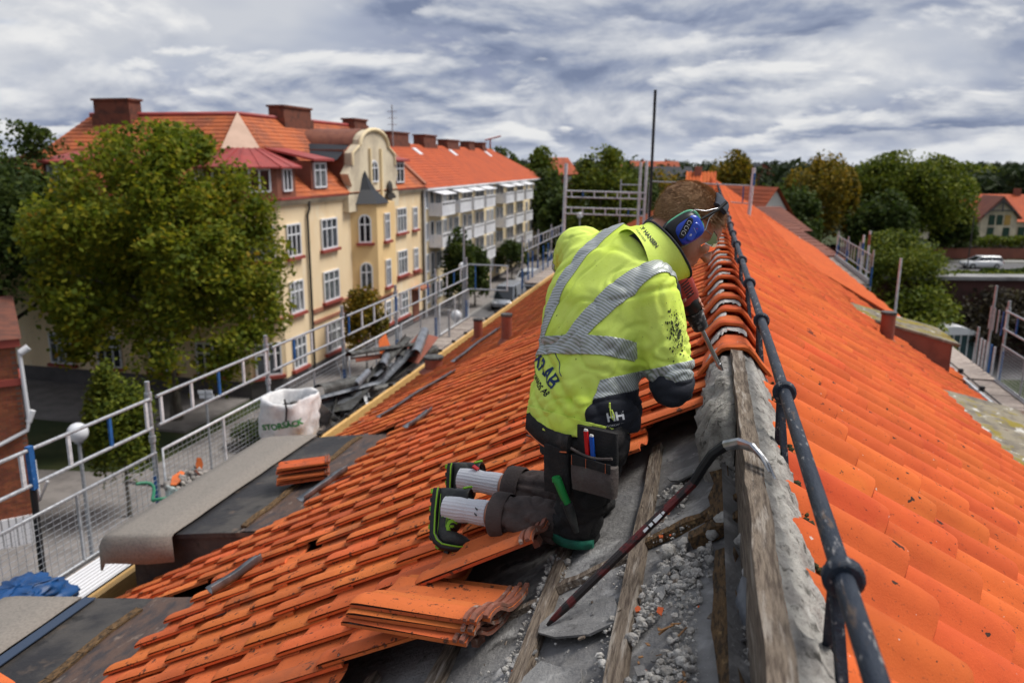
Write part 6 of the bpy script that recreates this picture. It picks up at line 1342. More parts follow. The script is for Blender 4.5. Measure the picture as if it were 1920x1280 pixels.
ANR, ANL = V((-.705, 2.318, 10.885)), V((-.730, 2.560, 10.885))
HC = V((-.062, 2.552, 11.815)); HF = (RGT * .72 - UPV * .62 + FWD * .22).normalized(); HU = (RGT * .65 + UPV * .76); HU = (HU - HF * HU.dot(HF)).normalized(); HR = HF.cross(HU)
HS = 1.07
def hp(r, f, u): return HC + (HR * r + HF * f + HU * u) * HS
AX = (HR, HF, HU)
TIP = V((.081, 2.891, 11.268)); DA = V((-.415, -.335, .846)).normalized()      # chisel tip and drill axis
HAR = TIP + DA * .50; HAL = TIP + DA * .285
def hand(m, c, axis, palm_dir, rad_, thumb=1, wrist=None):
    """palm on one side of a round grip, four unequal fingers curled round it, thumb the other way"""
    axis = V(axis).normalized(); p = V(palm_dir); p = (p - axis * p.dot(axis)).normalized(); q = axis.cross(p)
    ellip(m, c + p * (rad_ + .014), (axis, q, p), (.043, .040, .018))
    if wrist is not None: capsule(m, c + p * (rad_ + .016), .026, wrist, .027)
    for i, (ln, rr) in enumerate(((.9, .0085), (1.0, .009), (.95, .0088), (.78, .0078))):
        o = c + axis * (.033 - .022 * i); pts = []
        for k in range(6):
            a = (.35 + k * .52 * ln); pts.append(o + p * math.cos(a) * (rad_ + .010) + q * math.sin(a) * (rad_ + .010) * thumb)
        limb(m, pts, [rr * 1.08, rr * 1.05, rr, rr * .96, rr * .9, rr * .82])
    pts = [c + axis * .030 + p * (rad_ + .010) - q * .020 * thumb, c + axis * .052 + p * rad_ * .5 - q * (rad_ + .016) * thumb, c + axis * .058 - p * rad_ * .5 - q * (rad_ + .012) * thumb]
    limb(m, pts, [.013, .011, .009])
# ---- body, one skin
m = MB(); m.loft(torso_rings(-.035)); limb(m, [SHR, ELR, ELR.lerp(HAR, .85)], [.050, .042, .028]); limb(m, [SHL, ELL, ELL.lerp(HAL, .85)], [.050, .042, .028])
limb(m, [HIPR.lerp(SPINE[0][0], .35), KNR, ANR], [.055, .050, .036]); limb(m, [HIPL.lerp(SPINE[0][0], .35), KNL, ANL], [.055, .050, .036])
limb(m, [V((-.205, 2.485, 11.73)), hp(0, -.035, -.075), hp(0, -.01, -.03)], [.060, .056, .055])
ellip(m, hp(0, -.012, .018), AX, (.073, .096, .088)); ellip(m, hp(0, .035, -.045), AX, (.062, .062, .062)); ellip(m, hp(0, .045, -.088), AX, (.045, .046, .036)); ellip(m, hp(0, .082, -.108), AX, (.022, .018, .017))
ellip(m, hp(0, .070, .028), AX, (.055, .030, .034)); limb(m, [hp(0, .092, .012), hp(0, .112, -.022), hp(0, .118, -.034)], [.010, .013, .014]); ellip(m, hp(.011, .104, -.036), AX, (.009, .010, .008)); ellip(m, hp(-.011, .104, -.036), AX, (.009, .010, .008))
limb(m, [hp(-.020, .088, -.066), hp(0, .097, -.064), hp(.020, .088, -.066)], [.006, .008, .006]); limb(m, [hp(-.018, .088, -.076), hp(0, .095, -.077), hp(.018, .088, -.076)], [.006, .008, .006])
for s in (-1, 1):
    limb(m, [hp(s * .016, .094, .012), hp(s * .046, .082, .014)], [.010, .009]); ellip(m, hp(s * .045, .070, -.028), AX, (.022, .020, .018)); ellip(m, hp(s * .076, -.002, -.012), AX, (.010, .020, .032))
    ellip(m, hp(s * .031, .076, -.005), AX, (.013, .012, .011))
hand(m, HAR, DA, V((.2, -.9, .1)), .022, 1, ELR.lerp(HAR, .80)); hand(m, HAL, DA, V((-.9, .2, .1)), .026, -1, ELL.lerp(HAL, .84))
for a_, k_ in ((ANR, KNR), (ANL, KNL)): capsule(m, a_, .036, a_ + (a_ - k_).normalized() * .02, .03)
body = pput(remesh(m, 'body', MATS['skin'], .0055, 3))
mat('eye_white', (.75, .74, .72), .2); mat('iris', (.03, .04, .05), .1)
for s in (-1, 1):
    m = MB(); ellip(m, hp(s * .031, .081, -.004), AX, (.0115, .0105, .0085)); e = pput(m.build('eye', MATS['eye_white'])); m = MB(); ellip(m, hp(s * .031, .0905, -.006), AX, (.0045, .002, .0045)); e2 = m.build('iris', MATS['iris']); pput(e2, e)
# ---- hair: cap and cropped strands
hb = bvh_of(body); rngh = np.random.default_rng(5); hv = []; 
def on_scalp(d):
    # direction in the head frame -> is it hair? keeps face and neck clear
    r_, f_, u_ = d.dot(HR), d.dot(HF), d.dot(HU)
    line = .30 if f_ > .3 else (-.10 - .55 * max(0, min(1, (.35 - f_))) + (.25 if abs(r_) > .9 and f_ > .0 else 0))
    if f_ > .3: line = .30 + .42 * (f_ - .3) - .15 * abs(r_)
    return u_ > line
m = MB(); NU, NV = 72, 48; grid = {}
for i in range(NU):
    for j in range(NV + 1):
        a, b = 2 * math.pi * i / NU, -math.pi / 2 + math.pi * j / NV
        d = (HR * math.cos(b) * math.sin(a) + HF * math.cos(b) * math.cos(a) + HU * math.sin(b)).normalized()
        if on_scalp(d):
            c0 = hp(0, -.012, .010); h = hb.ray_cast(c0 + d * .20, -d, .2)
            if h[0] is not None:
                th = .0085 if d.dot(HU) > .25 else .0045
                grid[i, j] = len(m.v); m.v.append(tuple(h[0] + d * (th + .002 * noise.noise(h[0] * 60))))
for i in range(NU):
    for j in range(NV):
        k = [(i, j), ((i + 1) % NU, j), ((i + 1) % NU, j + 1), (i, j + 1)]
        if all(q in grid for q in k): m.f.append(tuple(grid[q] for q in k)); m.m.append(0); m.sm.append(True)
hair = pput(m.build('hair', MATS['hair'])); mm = MB(); rr = random.Random(12); vlist = list(grid.values()); base = [V(m.v[i]) for i in vlist]
for q in range(20000):
    p = rr.choice(base) + V((rr.gauss(0, .003), rr.gauss(0, .003), rr.gauss(0, .003))); d = (p - hp(0, -.012, .010)).normalized()
    f_ = d.dot(HF); flow = (-HF * .5 - HU * .9) if f_ < .35 else (HF * .9 - HU * .35 + HR * .3); ln = rr.uniform(.007, .013) * (2.6 if f_ > .45 and d.dot(HU) > .1 else 1.0)
    t = (d * .75 + (flow - d * flow.dot(d)) * .8 + V((rr.gauss(0, .2), rr.gauss(0, .2), rr.gauss(0, .2)))).normalized(); s = t.cross(d).normalized() * .0009
    p0 = p - d * .003; mm.v += [tuple(p0 - s), tuple(p0 + s), tuple(p0 + t * ln)]; n = len(mm.v); mm.f.append((n - 3, n - 2, n - 1)); mm.m.append(0); mm.sm.append(False)
st = mm.build('hair_strands', MATS['hair_strand']); pput(st, hair); st['kind'] = 'stuff'
# ---- ear defenders
EARD = pput(bpy.data.objects.new('ear_defenders', None)); COL.objects.link(EARD)
def rsquare(c, ax, ay, w, h, n=28, e=3.2): return [c + ax * w * math.copysign(abs(math.cos(2 * math.pi * k / n)) ** (2 / e), math.cos(2 * math.pi * k / n)) + ay * h * math.copysign(abs(math.sin(2 * math.pi * k / n)) ** (2 / e), math.sin(2 * math.pi * k / n)) for k in range(n)]
def eput(mb, n, mt): o = mb.build(n, mt); return pput(o, EARD)
cu = (HU * .93 + HF * .30).normalized()          # the cups hang tilted
for s in (-1, 1):
    cx = HR * s; cf = cu.cross(cx) * 1.0; b0 = hp(s * .070, -.026, -.046)
    m = MB(); m.loft([rsquare(b0 + cx * x, cf, cu, .043 * k, .055 * k) for x, k in ((0, .95), (.006, 1.0), (.016, 1.0), (.022, .92))], True); eput(m, 'cushion', MATS['ear_black'])
    m = MB(); m.loft([rsquare(b0 + cx * x, cf, cu, .043 * k, .055 * k) for x, k in ((.020, .98), (.028, 1.04), (.040, 1.0), (.050, .88), (.055, .70), (.057, .3))], True); eput(m, 'cup_shell', MATS['ear_black'])
    m = MB(); m.loft([rsquare(b0 + cx * x + cu * .006, cf, cu, .044 * k, .055 * k) for x, k in ((.026, 1.01), (.028, 1.06), (.033, 1.06), (.035, 1.01))], True); eput(m, 'cup_rim', MATS['ear_green'] if s > 0 else MATS['ear_black'])
    m = MB(); c1 = b0 + cx * .050 + cu * .007 + HF * .006; m.loft([rsquare(c1 + cx * x, cf, cu, .036 * k, .045 * k) for x, k in ((-.012, 1.05), (.002, 1.0), (.0075, .86), (.0085, .5))], True); cap = eput(m, 'cup_cover', MATS['ear_blue'])
    if s > 0:
        rot = (cu * .86 - cf * .5).normalized(); per = rot.cross(cx)
        m = MB(); c2 = c1 + cx * .0082 - cf * .0; side = HF if per.dot(HF) > 0 else HF
        m.loft([rsquare(c1 + cx * x - HF * .013 - HU * .004, per, rot, .0105 * k, .034 * k) for x, k in ((.004, 1.0), (.0095, 1.0), (.0105, .9))], False); eput(m, 'button_strip', MATS['ear_black'])
        m = MB(); m.loft([rsquare(c1 + cx * x + HF * .011 + HU * .002, per, rot, .0135 * k, .030 * k) for x, k in ((.003, 1.0), (.0098, 1.0), (.0112, .85))], True); eput(m, 'cover_plate', MATS['ear_blue'])
        for k in (-1, 0, 1): m = MB(); m.tube([V(p) for p in rsquare(c1 + cx * .0108 - HF * .013 - HU * .004 + rot * k * .017, per, rot, .006, .006, 8)] , .0006, 5); eput(m, 'button_edge', MATS['print_white'])
        for txt, du, sz, mtn in (('B', -.010, .011, 'print_white'),):
            if txt: me = text_mesh('button_print', txt, sz, MATS[mtn]); o = bpy.data.objects.new('button_print', me); COL.objects.link(o); M = Matrix((HF, HU, cx)).transposed().to_4x4(); M.translation = c1 + cx * .0116 + HF * .011 + HU * du; o.matrix_world = M; pput(o, EARD); o.matrix_basis = M
        m = MB(); m.beam(c1 + cx * .0116 + HF * .003 + HU * .012, c1 + cx * .0116 + HF * .019 + HU * .006, .0018, .0006); eput(m, 'brand_line', MATS['print_white']); m = MB(); m.ico(c1 + cx * .0116 + HF * .013 + HU * .016, .0016); eput(m, 'red_dot', MATS['pencil_red'])
    arm = [b0 + cx * .030 + cu * (.050 + .0 * k) + HF * (.006 * (k)) for k in (0,)] 
    for q in (-1, 1):
        m = MB(); m.tube([b0 + cx * .034 + cf * q * .036 + cu * .02, b0 + cx * .040 + cf * q * .034 + cu * .058, b0 + cx * .030 + cf * q * .012 + cu * .088, hp(s * .088, .018, .075)], .0016, 6); eput(m, 'wire_arm', MATS['steel'])
    m = MB(); m.tube([b0 + cx * .036 + cu * .046, hp(s * .092, .016, .066), hp(s * .084, .022, .098)], [.0045, .005, .0055], 8); eput(m, 'arm_rod', MATS['ear_black'])
m = MB(); rings = []
for i in range(19):
    a = math.pi * (i / 18); rr_ = (.090, .112); c = hp(math.cos(a) * rr_[0], .026, .005 + math.sin(a) * rr_[1]); rad_d = (HR * math.cos(a) + HU * math.sin(a)).normalized(); w = .012 + .016 * math.sin(a) ** .7
    if math.sin(a) < .5: continue
    rings.append([c - HF * w + rad_d * -.006, c + HF * w + rad_d * -.006, c + HF * w + rad_d * .004, c + HF * w * .7 + rad_d * .009, c - HF * w * .7 + rad_d * .009, c - HF * w + rad_d * .004])
m.loft(rings, True); mat('band_slate', (0.028, 0.036, 0.055), 0.75, bump=.4, bscale=200); eput(m, 'headband', MATS['band_slate'])
# ---- safety glasses
GL = pput(bpy.data.objects.new('safety_glasses', None)); COL.objects.link(GL)
m = MB(); rings = []
for i in range(17):
    a = rad(-68 + 136 * i / 16); rings.append([hp(math.sin(a) * .072, .028 + math.cos(a) * .078, .020), hp(math.sin(a) * .074, .034 + math.cos(a) * .080, -.006), hp(math.sin(a) * .068, .026 + math.cos(a) * .076, -.034)])
m.loft(rings, True, cap=False, closed=False); pput(m.build('lens', MATS['clear_plastic']), GL)
for s in (-1, 1): m = MB(); m.tube([hp(s * .070, .055, .008), hp(s * .078, .02, .004), hp(s * .076, -.01, .0)], .0022, 6); pput(m.build('temple', MATS['clear_plastic']), GL)
m = MB(); m.tube([V(r_[0]) for r_ in rings], .0018, 6); pput(m.build('brow_rim', MATS['clear_plastic']), GL)
# ---- jacket
SPA = (SPINE[5][0] - SPINE[0][0]).normalized()
def tor(p):   # torso coordinates: right, height along spine, front
    c = SPINE[0][0]; h = (p - c).dot(SPA); i = 0
    for k in range(7):
        if (p - SPINE[k][0]).dot(SPA) >= 0: i = k
    a, b = SPINE[i][0], SPINE[min(i + 1, 7)][0]; L = max(1e-4, (b - a).dot(SPA)); q = a + (b - a) * max(0, min(1, (p - a).dot(SPA) / L)); d = p - q
    return d.dot(TR), h, d.dot(TF0 - SPA * TF0.dot(SPA))
def folds(p, n):
    r_, h, f = tor(p); w = 0.0
    k = math.exp(-((h - .12) / .13) ** 2)
    a = abs(noise.noise(V((p.x * 3 + p.y * 2.5, p.y * 2.5, p.z * 11 + r_ * 8 + 3)))); w += -.014 * k * max(0, 1 - a * 4.0)
    a = abs(noise.noise(V((r_ * 4 + 4, f * 4, h * 7 - r_ * 6 + 9)))); w += -.010 * max(0, 1 - a * 3.6) * (0.3 + .7 * k)
    w += .006 * noise.noise(p * 5.5) + .0022 * noise.noise(p * 15)
    a = abs(noise.noise(V((r_ * 6 + h * 5, f * 5 + 2, h * 9 - r_ * 7 + 21)))); w += -.0085 * max(0, 1 - a * 8) * (.35 + .65 * k)
    a = abs(noise.noise(V((p.x * 9 + 5, p.y * 9, p.z * 13 - p.x * 6)))); w += -.0045 * max(0, 1 - a * 7)
    for e in (ELR, ELL):
        dd = (p - e).length
        if dd < .17: a = abs(noise.noise(V((p.x * 10, p.y * 10, p.z * 20)))); w += -.013 * max(0, 1 - a * 4) * (1 - dd / .17) ** .6
    dd = abs((p - SHR).dot((ELR - SHR).normalized()) - .015)
    if dd < .012 and (p - SHR).length < .15: w -= .006 * (1 - dd / .012)
    return w
CUFR, CUFL = SHR.lerp(ELR, .98), SHL.lerp(ELL, .96)
m = MB(); m.loft(torso_rings(0)); limb(m, [SHR + TR * -.03 + V((0, 0, -.01)), SHR, SHR.lerp(ELR, .55), CUFR], [.088, .086, .084, .080]); limb(m, [SHL + TR * .02, SHL, SHL.lerp(ELL, .5), CUFL], [.085, .082, .076, .066])
limb(m, [SPINE[5][0] + V((0, 0, .01)), V((-.20, 2.482, 11.735))], [.105, .082]); ellip(m, SPINE[4][0] - TF0 * .03, (TR, TF0, V((0, 0, 1))), (.17, .12, .11))
jacket = pput(remesh(m, 'jacket', MATS['hivis'], .0062, 6, folds))
# open the hem and cuffs: cut flat and leave a dark inside
def cut(src, name, mt, planes, off, thick=.0, parent=None):
    bm = bmesh.new(); bm.from_mesh(src.data)
    for co, no in planes:
        g = list(bm.verts) + list(bm.edges) + list(bm.faces); bmesh.ops.bisect_plane(bm, geom=g, plane_co=co, plane_no=no, clear_outer=True, clear_inner=False)
    bm.normal_update()
    for v in bm.verts: v.co += v.normal * off
    me = bpy.data.meshes.new(name); bm.to_mesh(me); bm.free(); me.materials.append(mt)
    me.polygons.foreach_set('use_smooth', [True] * len(me.polygons)); o = bpy.data.objects.new(name, me); COL.objects.link(o); pput(o, parent)
    if thick: s = o.modifiers.new('solid', 'SOLIDIFY'); s.thickness = thick; s.offset = -1
    return o
TFp = (TF0 - SPA * TF0.dot(SPA)).normalized(); C0 = SPINE[0][0]
TAPE = MATS['reflective']
CM = SPINE[4][0]
def brace(rc, w, name): return cut(jacket, name, TAPE, [(CM + TR * (rc + w), TR), (CM + TR * (rc - w), -TR), (CM + TFp * .055, TFp), (C0 + SPA * .245, -SPA)], .0028, .0012)
sl = rad(27); bn = (TR * math.cos(sl) - SPA * math.sin(sl)).normalized(); bc = C0 + SPA * .235 + TR * .030
cut(jacket, 'reflective_brace', TAPE, [(bc + bn * .030, bn), (bc - bn * .030, -bn), (CM + TFp * .085, TFp), (C0 + SPA * .235, -SPA)], .0030, .0012)
sl = rad(6); bn = (TR * math.cos(sl) - SPA * math.sin(sl)).normalized(); bc = C0 + SPA * .235 - TR * .105
cut(jacket, 'reflective_brace', TAPE, [(bc + bn * .027, bn), (bc - bn * .027, -bn), (CM + TFp * .055, TFp), (C0 + SPA * .235, -SPA)], .0028, .0012)
bdir = (SPA * 1.0 - TR * .16 + TFp * .0).normalized()
m = MB(); m.loft(torso_rings(0)); ellip(m, SPINE[4][0] - TF0 * .03, (TR, TF0, V((0, 0, 1))), (.17, .12, .11)); trunk_only = remesh(m, 'trunk_only', MATS['hivis'], .0062, 6, folds)
cut(trunk_only, 'reflective_belt', TAPE, [(C0 + SPA * .255, bdir), (C0 + SPA * .200, -bdir), (CM + TFp * .12, TFp)], .0042, .0012); bpy.data.objects.remove(trunk_only)
adR = (CUFR - SHR).normalized(); adL = (CUFL - SHL).normalized()
lim = [(CUFR - TR * .085 - V((0, 0, 0)), -TR)]
cut(jacket, 'reflective_cuff', TAPE, [(CUFR + adR * .045, adR), (CUFR - adR * .006, -adR)] + lim, .003, .0012)
cut(jacket, 'dark_cuff', MATS['navy_cloth'], [(CUFR + adR * .045, -adR)] + lim, .0035, .0012)
cut(jacket, 'reflective_cuff', TAPE, [(CUFL - adL * .01, adL), (CUFL - adL * .065, -adL), (CUFL - TR * -.11, TR)], .003, .0012); cut(jacket, 'dark_cuff', MATS['navy_cloth'], [(CUFL + adL * .004, -adL), (CUFL + TR * .11, TR)], .0035, .0012)
hw = (HU * .0 + SPA)
pn1 = (TFp * .80 + TR * .30 + SPA * -.52).normalized()
cut(jacket, 'side_panel', MATS['navy_cloth'], [(C0 + TR * .13 + TFp * .005 + SPA * .05, -pn1), (C0 + SPA * .255, SPA), (CM + TR * .20, TR)], .0032, .0012)
cut(jacket, 'hem_band', MATS['hivis'], [(C0 + SPA * .028, SPA), (C0 + TFp * .02, TFp)], .0045, .0015)
# forearms in dark sleeves
for e, h, n in ((CUFR + adR * .055, HAR, 0), (CUFL + adL * .01, HAL, 1)):
    m = MB(); limb(m, [e, e.lerp(h, .45), e.lerp(h, .84)], [.068 if n == 0 else .056, .050, .038]); pput(remesh(m, 'sleeve', MATS['navy_cloth'], .008, 4, lambda p, nn: -.007 * max(0, 1 - abs(noise.noise(p * 14)) * 4)))
# stand-up collar, dark inside
cd = (RGT * .85 + UPV * .40 + FWD * .20).normalized(); cf_ = (HF * .55 + TF0 * .6 - cd * (HF * .55 + TF0 * .6).dot(cd)).normalized(); cr = cf_.cross(cd)
def cring(t, k, up, slant):
    c = V((-.112, 2.470, 11.740)) + cd * (t - .105); return [c + cr * math.cos(a) * .088 * k + cf_ * math.sin(a) * .092 * k + cd * (up + slant * math.sin(a)) for a in [2 * math.pi * q / 40 for q in range(40)]]
m = MB(); R_ = [cring(-.02, 1.22, 0, -.02), cring(.02, 1.12, 0, .0), cring(.06, 1.05, 0, .02), cring(.105, 1.12, 0, .030)]; I_ = [cring(.105, 1.06, 0, .030), cring(.06, .97, 0, .02), cring(.0, .98, 0, 0)]
n0 = 40
def put_rings(m, rs, mi):
    m.cur = mi; m.loft(rs, True, cap=False)
for q in R_ + I_:
    for k in range(40): q[k] = q[k] + (q[k] - V((-.2, 2.48, 11.75))).normalized() * (.004 * noise.noise(q[k] * 16))
put_rings(m, R_, 0); put_rings(m, [R_[-1]] + I_, 1); col_ = pput(m.build('collar', [MATS['hivis'], MATS['navy_cloth']]))
m = MB(); m.tube(R_[-1] + [R_[-1][0]], .0042, 6); pput(m.build('collar_edge', MATS['navy_cloth']), col_)
# prints on the jacket
jb = bvh_of(jacket); jn = lambda c: (c - EYE).normalized()
lc = V((-.437, 2.24, 11.378)); vn = (-TF0 * .80 - TR * .12 + V((0, 0, .1))).normalized(); vr = V((0, 0, 1)).cross(vn).normalized(); vu = vn.cross(vr)
ang = rad(-22); r2 = vr * math.cos(ang) + vu * math.sin(ang); u2 = vu * math.cos(ang) - vr * math.sin(ang)
J = dict(target_bvh=jb, inv=Matrix.Identity(4), parent=jacket)
lb = lc + r2 * -.035
project_text('logo_print', 'XRAB', .062, MATS['print_navy'], lb, r2, u2, off=.0022, bold=.0012, **J)
project_text('logo_print', 'BYGGNADS AB', .021, MATS['print_black'], lb - u2 * .041, r2, u2, off=.0022, bold=.0005, **J)
def line_on(pts, w, name, mt, parent=None, bvh=None):
    out = []
    for a, b in zip(pts[:-1], pts[1:]):
        for k in range(10):
            p = a.lerp(b, k / 10); h = (bvh or jb).ray_cast(p + vn * .2, -vn, .5)
            if h[0] is not None: out.append(h[0] + h[1] * .0012)
    if len(out) > 2: m = MB(); m.tube(out, w, 5); pput(m.build(name, mt), parent or jacket)
line_on([lb + r2 * x + u2 * y for x, y in ((-.09, .03), (-.02, .085), (.095, .03))], .0014, 'logo_roof_line', MATS['print_navy'])
nk = V((-.262, 2.40, 11.745)); nn_ = (EYE - nk).normalized() * .5 + V((0, 0, .6)); nn_.normalize(); nr = (RGT * .80 - UPV * .60); nr = (nr - nn_ * nr.dot(nn_)).normalized(); nu = nn_.cross(nr)
cb = bvh_of(col_)
nc = V((-.172, 2.36, 11.80)); nn_ = (EYE - nc).normalized(); nr = (RGT * .62 - UPV * .78); nr = (nr - nn_ * nr.dot(nn_)).normalized(); nu = nn_.cross(nr)
project_text('neck_print', 'HELLY HANSEN', .0155, MATS['print_black'], nc, nr, nu, cb, Matrix.Identity(4), col_, .0022, .0005)
project_text('neck_print', 'WORKWEAR', .008, MATS['print_black'], nc - nu * .016 - nr * .004, nr, nu, cb, Matrix.Identity(4), col_, .0022)
hn = (EYE - V((-.2, 2.173, 11.30))).normalized(); hr = V((0, 0, 1)).cross(hn).normalized(); hr = (hr + V((0, 0, .22))).normalized(); hu = hn.cross(hr)
project_text('chest_print', 'HH', .034, MATS['print_white'], V((-.190, 2.173, 11.295)) - RGT * .032, hr, hu, jb, Matrix.Identity(4), jacket, .006, .0012); project_text('chest_print', 'WORKWEAR', .0085, MATS['print_white'], V((-.190, 2.173, 11.270)) - RGT * .032, hr, hu, jb, Matrix.Identity(4), jacket, .006)
m = MB(); zc = V((-.236, 2.150, 11.318)); h = jb.ray_cast(zc - jn(zc) * .2, jn(zc), .5); zc = (h[0] - jn(zc) * .008) if h[0] is not None else zc
m.tube([zc + V((0, 0, .02)), zc + V((.002, 0, .0)), zc + V((.006, 0, -.02)), zc + V((.012, 0, -.028)), zc + V((.014, 0, -.018)), zc + V((.006, 0, .002))], .0022, 6); m.beam(zc + V((0, 0, .022)), zc + V((0, 0, .008)), .006, .004); pput(m.build('zip_puller', MATS['hivis']), jacket)
m = MB(); rr = random.Random(77); sc_ = SHR.lerp(CUFR, .55) + RGT * .05
for k in range(380):
    ax_, ay_ = rr.gauss(0, .010 if k % 3 else .022), rr.gauss(0, .030 if k % 3 else .05)
    if k > 300: ax_, ay_ = rr.gauss(-.25, .10), rr.gauss(.02, .14)
    p = sc_ + RGT * (ax_ - ay_ * .1) + UPV * ay_; d = (p - EYE).normalized(); h = jb.ray_cast(p - d * .5, d, 1.0)
    if h[0] is None or h[1].dot(d) > -.2: continue
    a_, b_, n_ = frame(h[1]); sz = rr.choice((.0004, .0006, .0008, .0010, .0014, .0020)) * (1.3 if k < 260 else .8); nq = 7; ph = rr.random() * 6; st_ = rr.uniform(1, 2.6)
    m.quad(*[h[0] + n_ * .0016 + (a_ * math.cos(2 * math.pi * q / nq + ph) + b_ * math.sin(2 * math.pi * q / nq + ph) * st_) * sz * rr.uniform(.5, 1.3) for q in range(nq)])
o = pput(m.build('dirt_marks', mat('grime', (0.035, 0.045, 0.02), 0.95)), jacket); o['kind'] = 'stuff'
# ---- trousers, socks, shoes
def tfold(p, n): return -.010 * max(0, 1 - abs(noise.noise(V((p.x * 9, p.y * 9 + p.z * 5, p.z * 15)))) * 4.5) - .006 * max(0, 1 - abs(noise.noise(V((p.x * 20 + 3, p.y * 14, p.z * 22)))) * 5) + .003 * noise.noise(p * 20)
m = MB(); rr_ = []
for z, a, b in ((11.12, .150, .125), (11.20, .162, .13), (11.27, .16, .13)): rr_.append([V((-.335, 2.30, z)) + TR * a * math.cos(t) + TF0 * b * math.sin(t) for t in [2 * math.pi * k / 30 for k in range(30)]])
m.loft(rr_); limb(m, [HIPR + V((0, 0, -.05)), HIPR.lerp(KNR, .55), KNR], [.098, .090, .076]); limb(m, [HIPL + V((0, 0, -.05)), HIPL.lerp(KNL, .55), KNL], [.098, .088, .076]); limb(m, [KNR, KNR.lerp(ANR, .12)], [.076, .070]); limb(m, [KNL, KNL.lerp(ANL, .12)], [.074, .070])
trs = pput(remesh(m, 'trousers', MATS['work_black'], .0085, 4, tfold))
for k_, a_ in ((KNR, ANR), (KNL, ANL)):
    d = (a_ - k_).normalized(); L = (a_ - k_).length; m = MB(); limb(m, [k_.lerp(a_, .12), k_.lerp(a_, .3), k_.lerp(a_, .45), k_.lerp(a_, .70)], [.066, .0745, .0745, .066])
    o = remesh(m, 'trouser_leg', MATS['work_brown'], .008, 4, tfold); bm = bmesh.new(); bm.from_mesh(o.data)
    e1 = k_.lerp(a_, .30); e2 = k_.lerp(a_, .70)
    bmesh.ops.bisect_plane(bm, geom=list(bm.verts) + list(bm.edges) + list(bm.faces), plane_co=e2, plane_no=d, clear_outer=True); bm.to_mesh(o.data); bm.free(); o.modifiers.new('solid', 'SOLIDIFY').thickness = .004; pput(o)
    a, b, _ = frame(d); m = MB()     # turned-up cuff
    cr_ = lambda t, r: [k_.lerp(a_, t) + (a * math.cos(q) + b * math.sin(q)) * (r + .003 * noise.noise(V((math.cos(q) * 2, math.sin(q) * 2, t * 9)))) for q in [2 * math.pi * i / 28 for i in range(28)]]
    m.loft([cr_(.60, .0715), cr_(.62, .076), cr_(.72, .075), cr_(.745, .071), cr_(.74, .062), cr_(.66, .06)], True, cap=False); pput(m.build('turn_up', MATS['work_brown']))
    m = MB(); s0 = k_.lerp(a_, .80)
    def sring(c, r, j): return [c + (a * math.cos(q) + b * math.sin(q)) * (r + (.0012 if i % 2 else 0)) for i, q in enumerate([2 * math.pi * i / 44 for i in range(44)])]
    ends = [s0, k_.lerp(a_, .86), k_.lerp(a_, .98), a_ + d * .03, a_ + d * .08]; m.loft([sring(c, r, i) for i, (c, r) in enumerate(zip(ends, (.0405, .041, .0375, .042, .040)))], False); sk = pput(m.build('sock', MATS['sock']))
    if k_ is KNR:
        m = MB(); c = k_.lerp(a_, .87) - FH * .0; sdir = ((EYE - c) - d * (EYE - c).dot(d)).normalized(); w_ = d.cross(sdir); c = c + sdir * .0455
        for q in (-1, 1): m.quad(c + w_ * (.009 * q - .006) - d * .005, c + w_ * .009 * q + d * .003, c + w_ * (.009 * q + .006) + d * .005, c + w_ * .009 * q - d * .006)
        pput(m.build('sock_emblem', MATS['print_black']), sk)
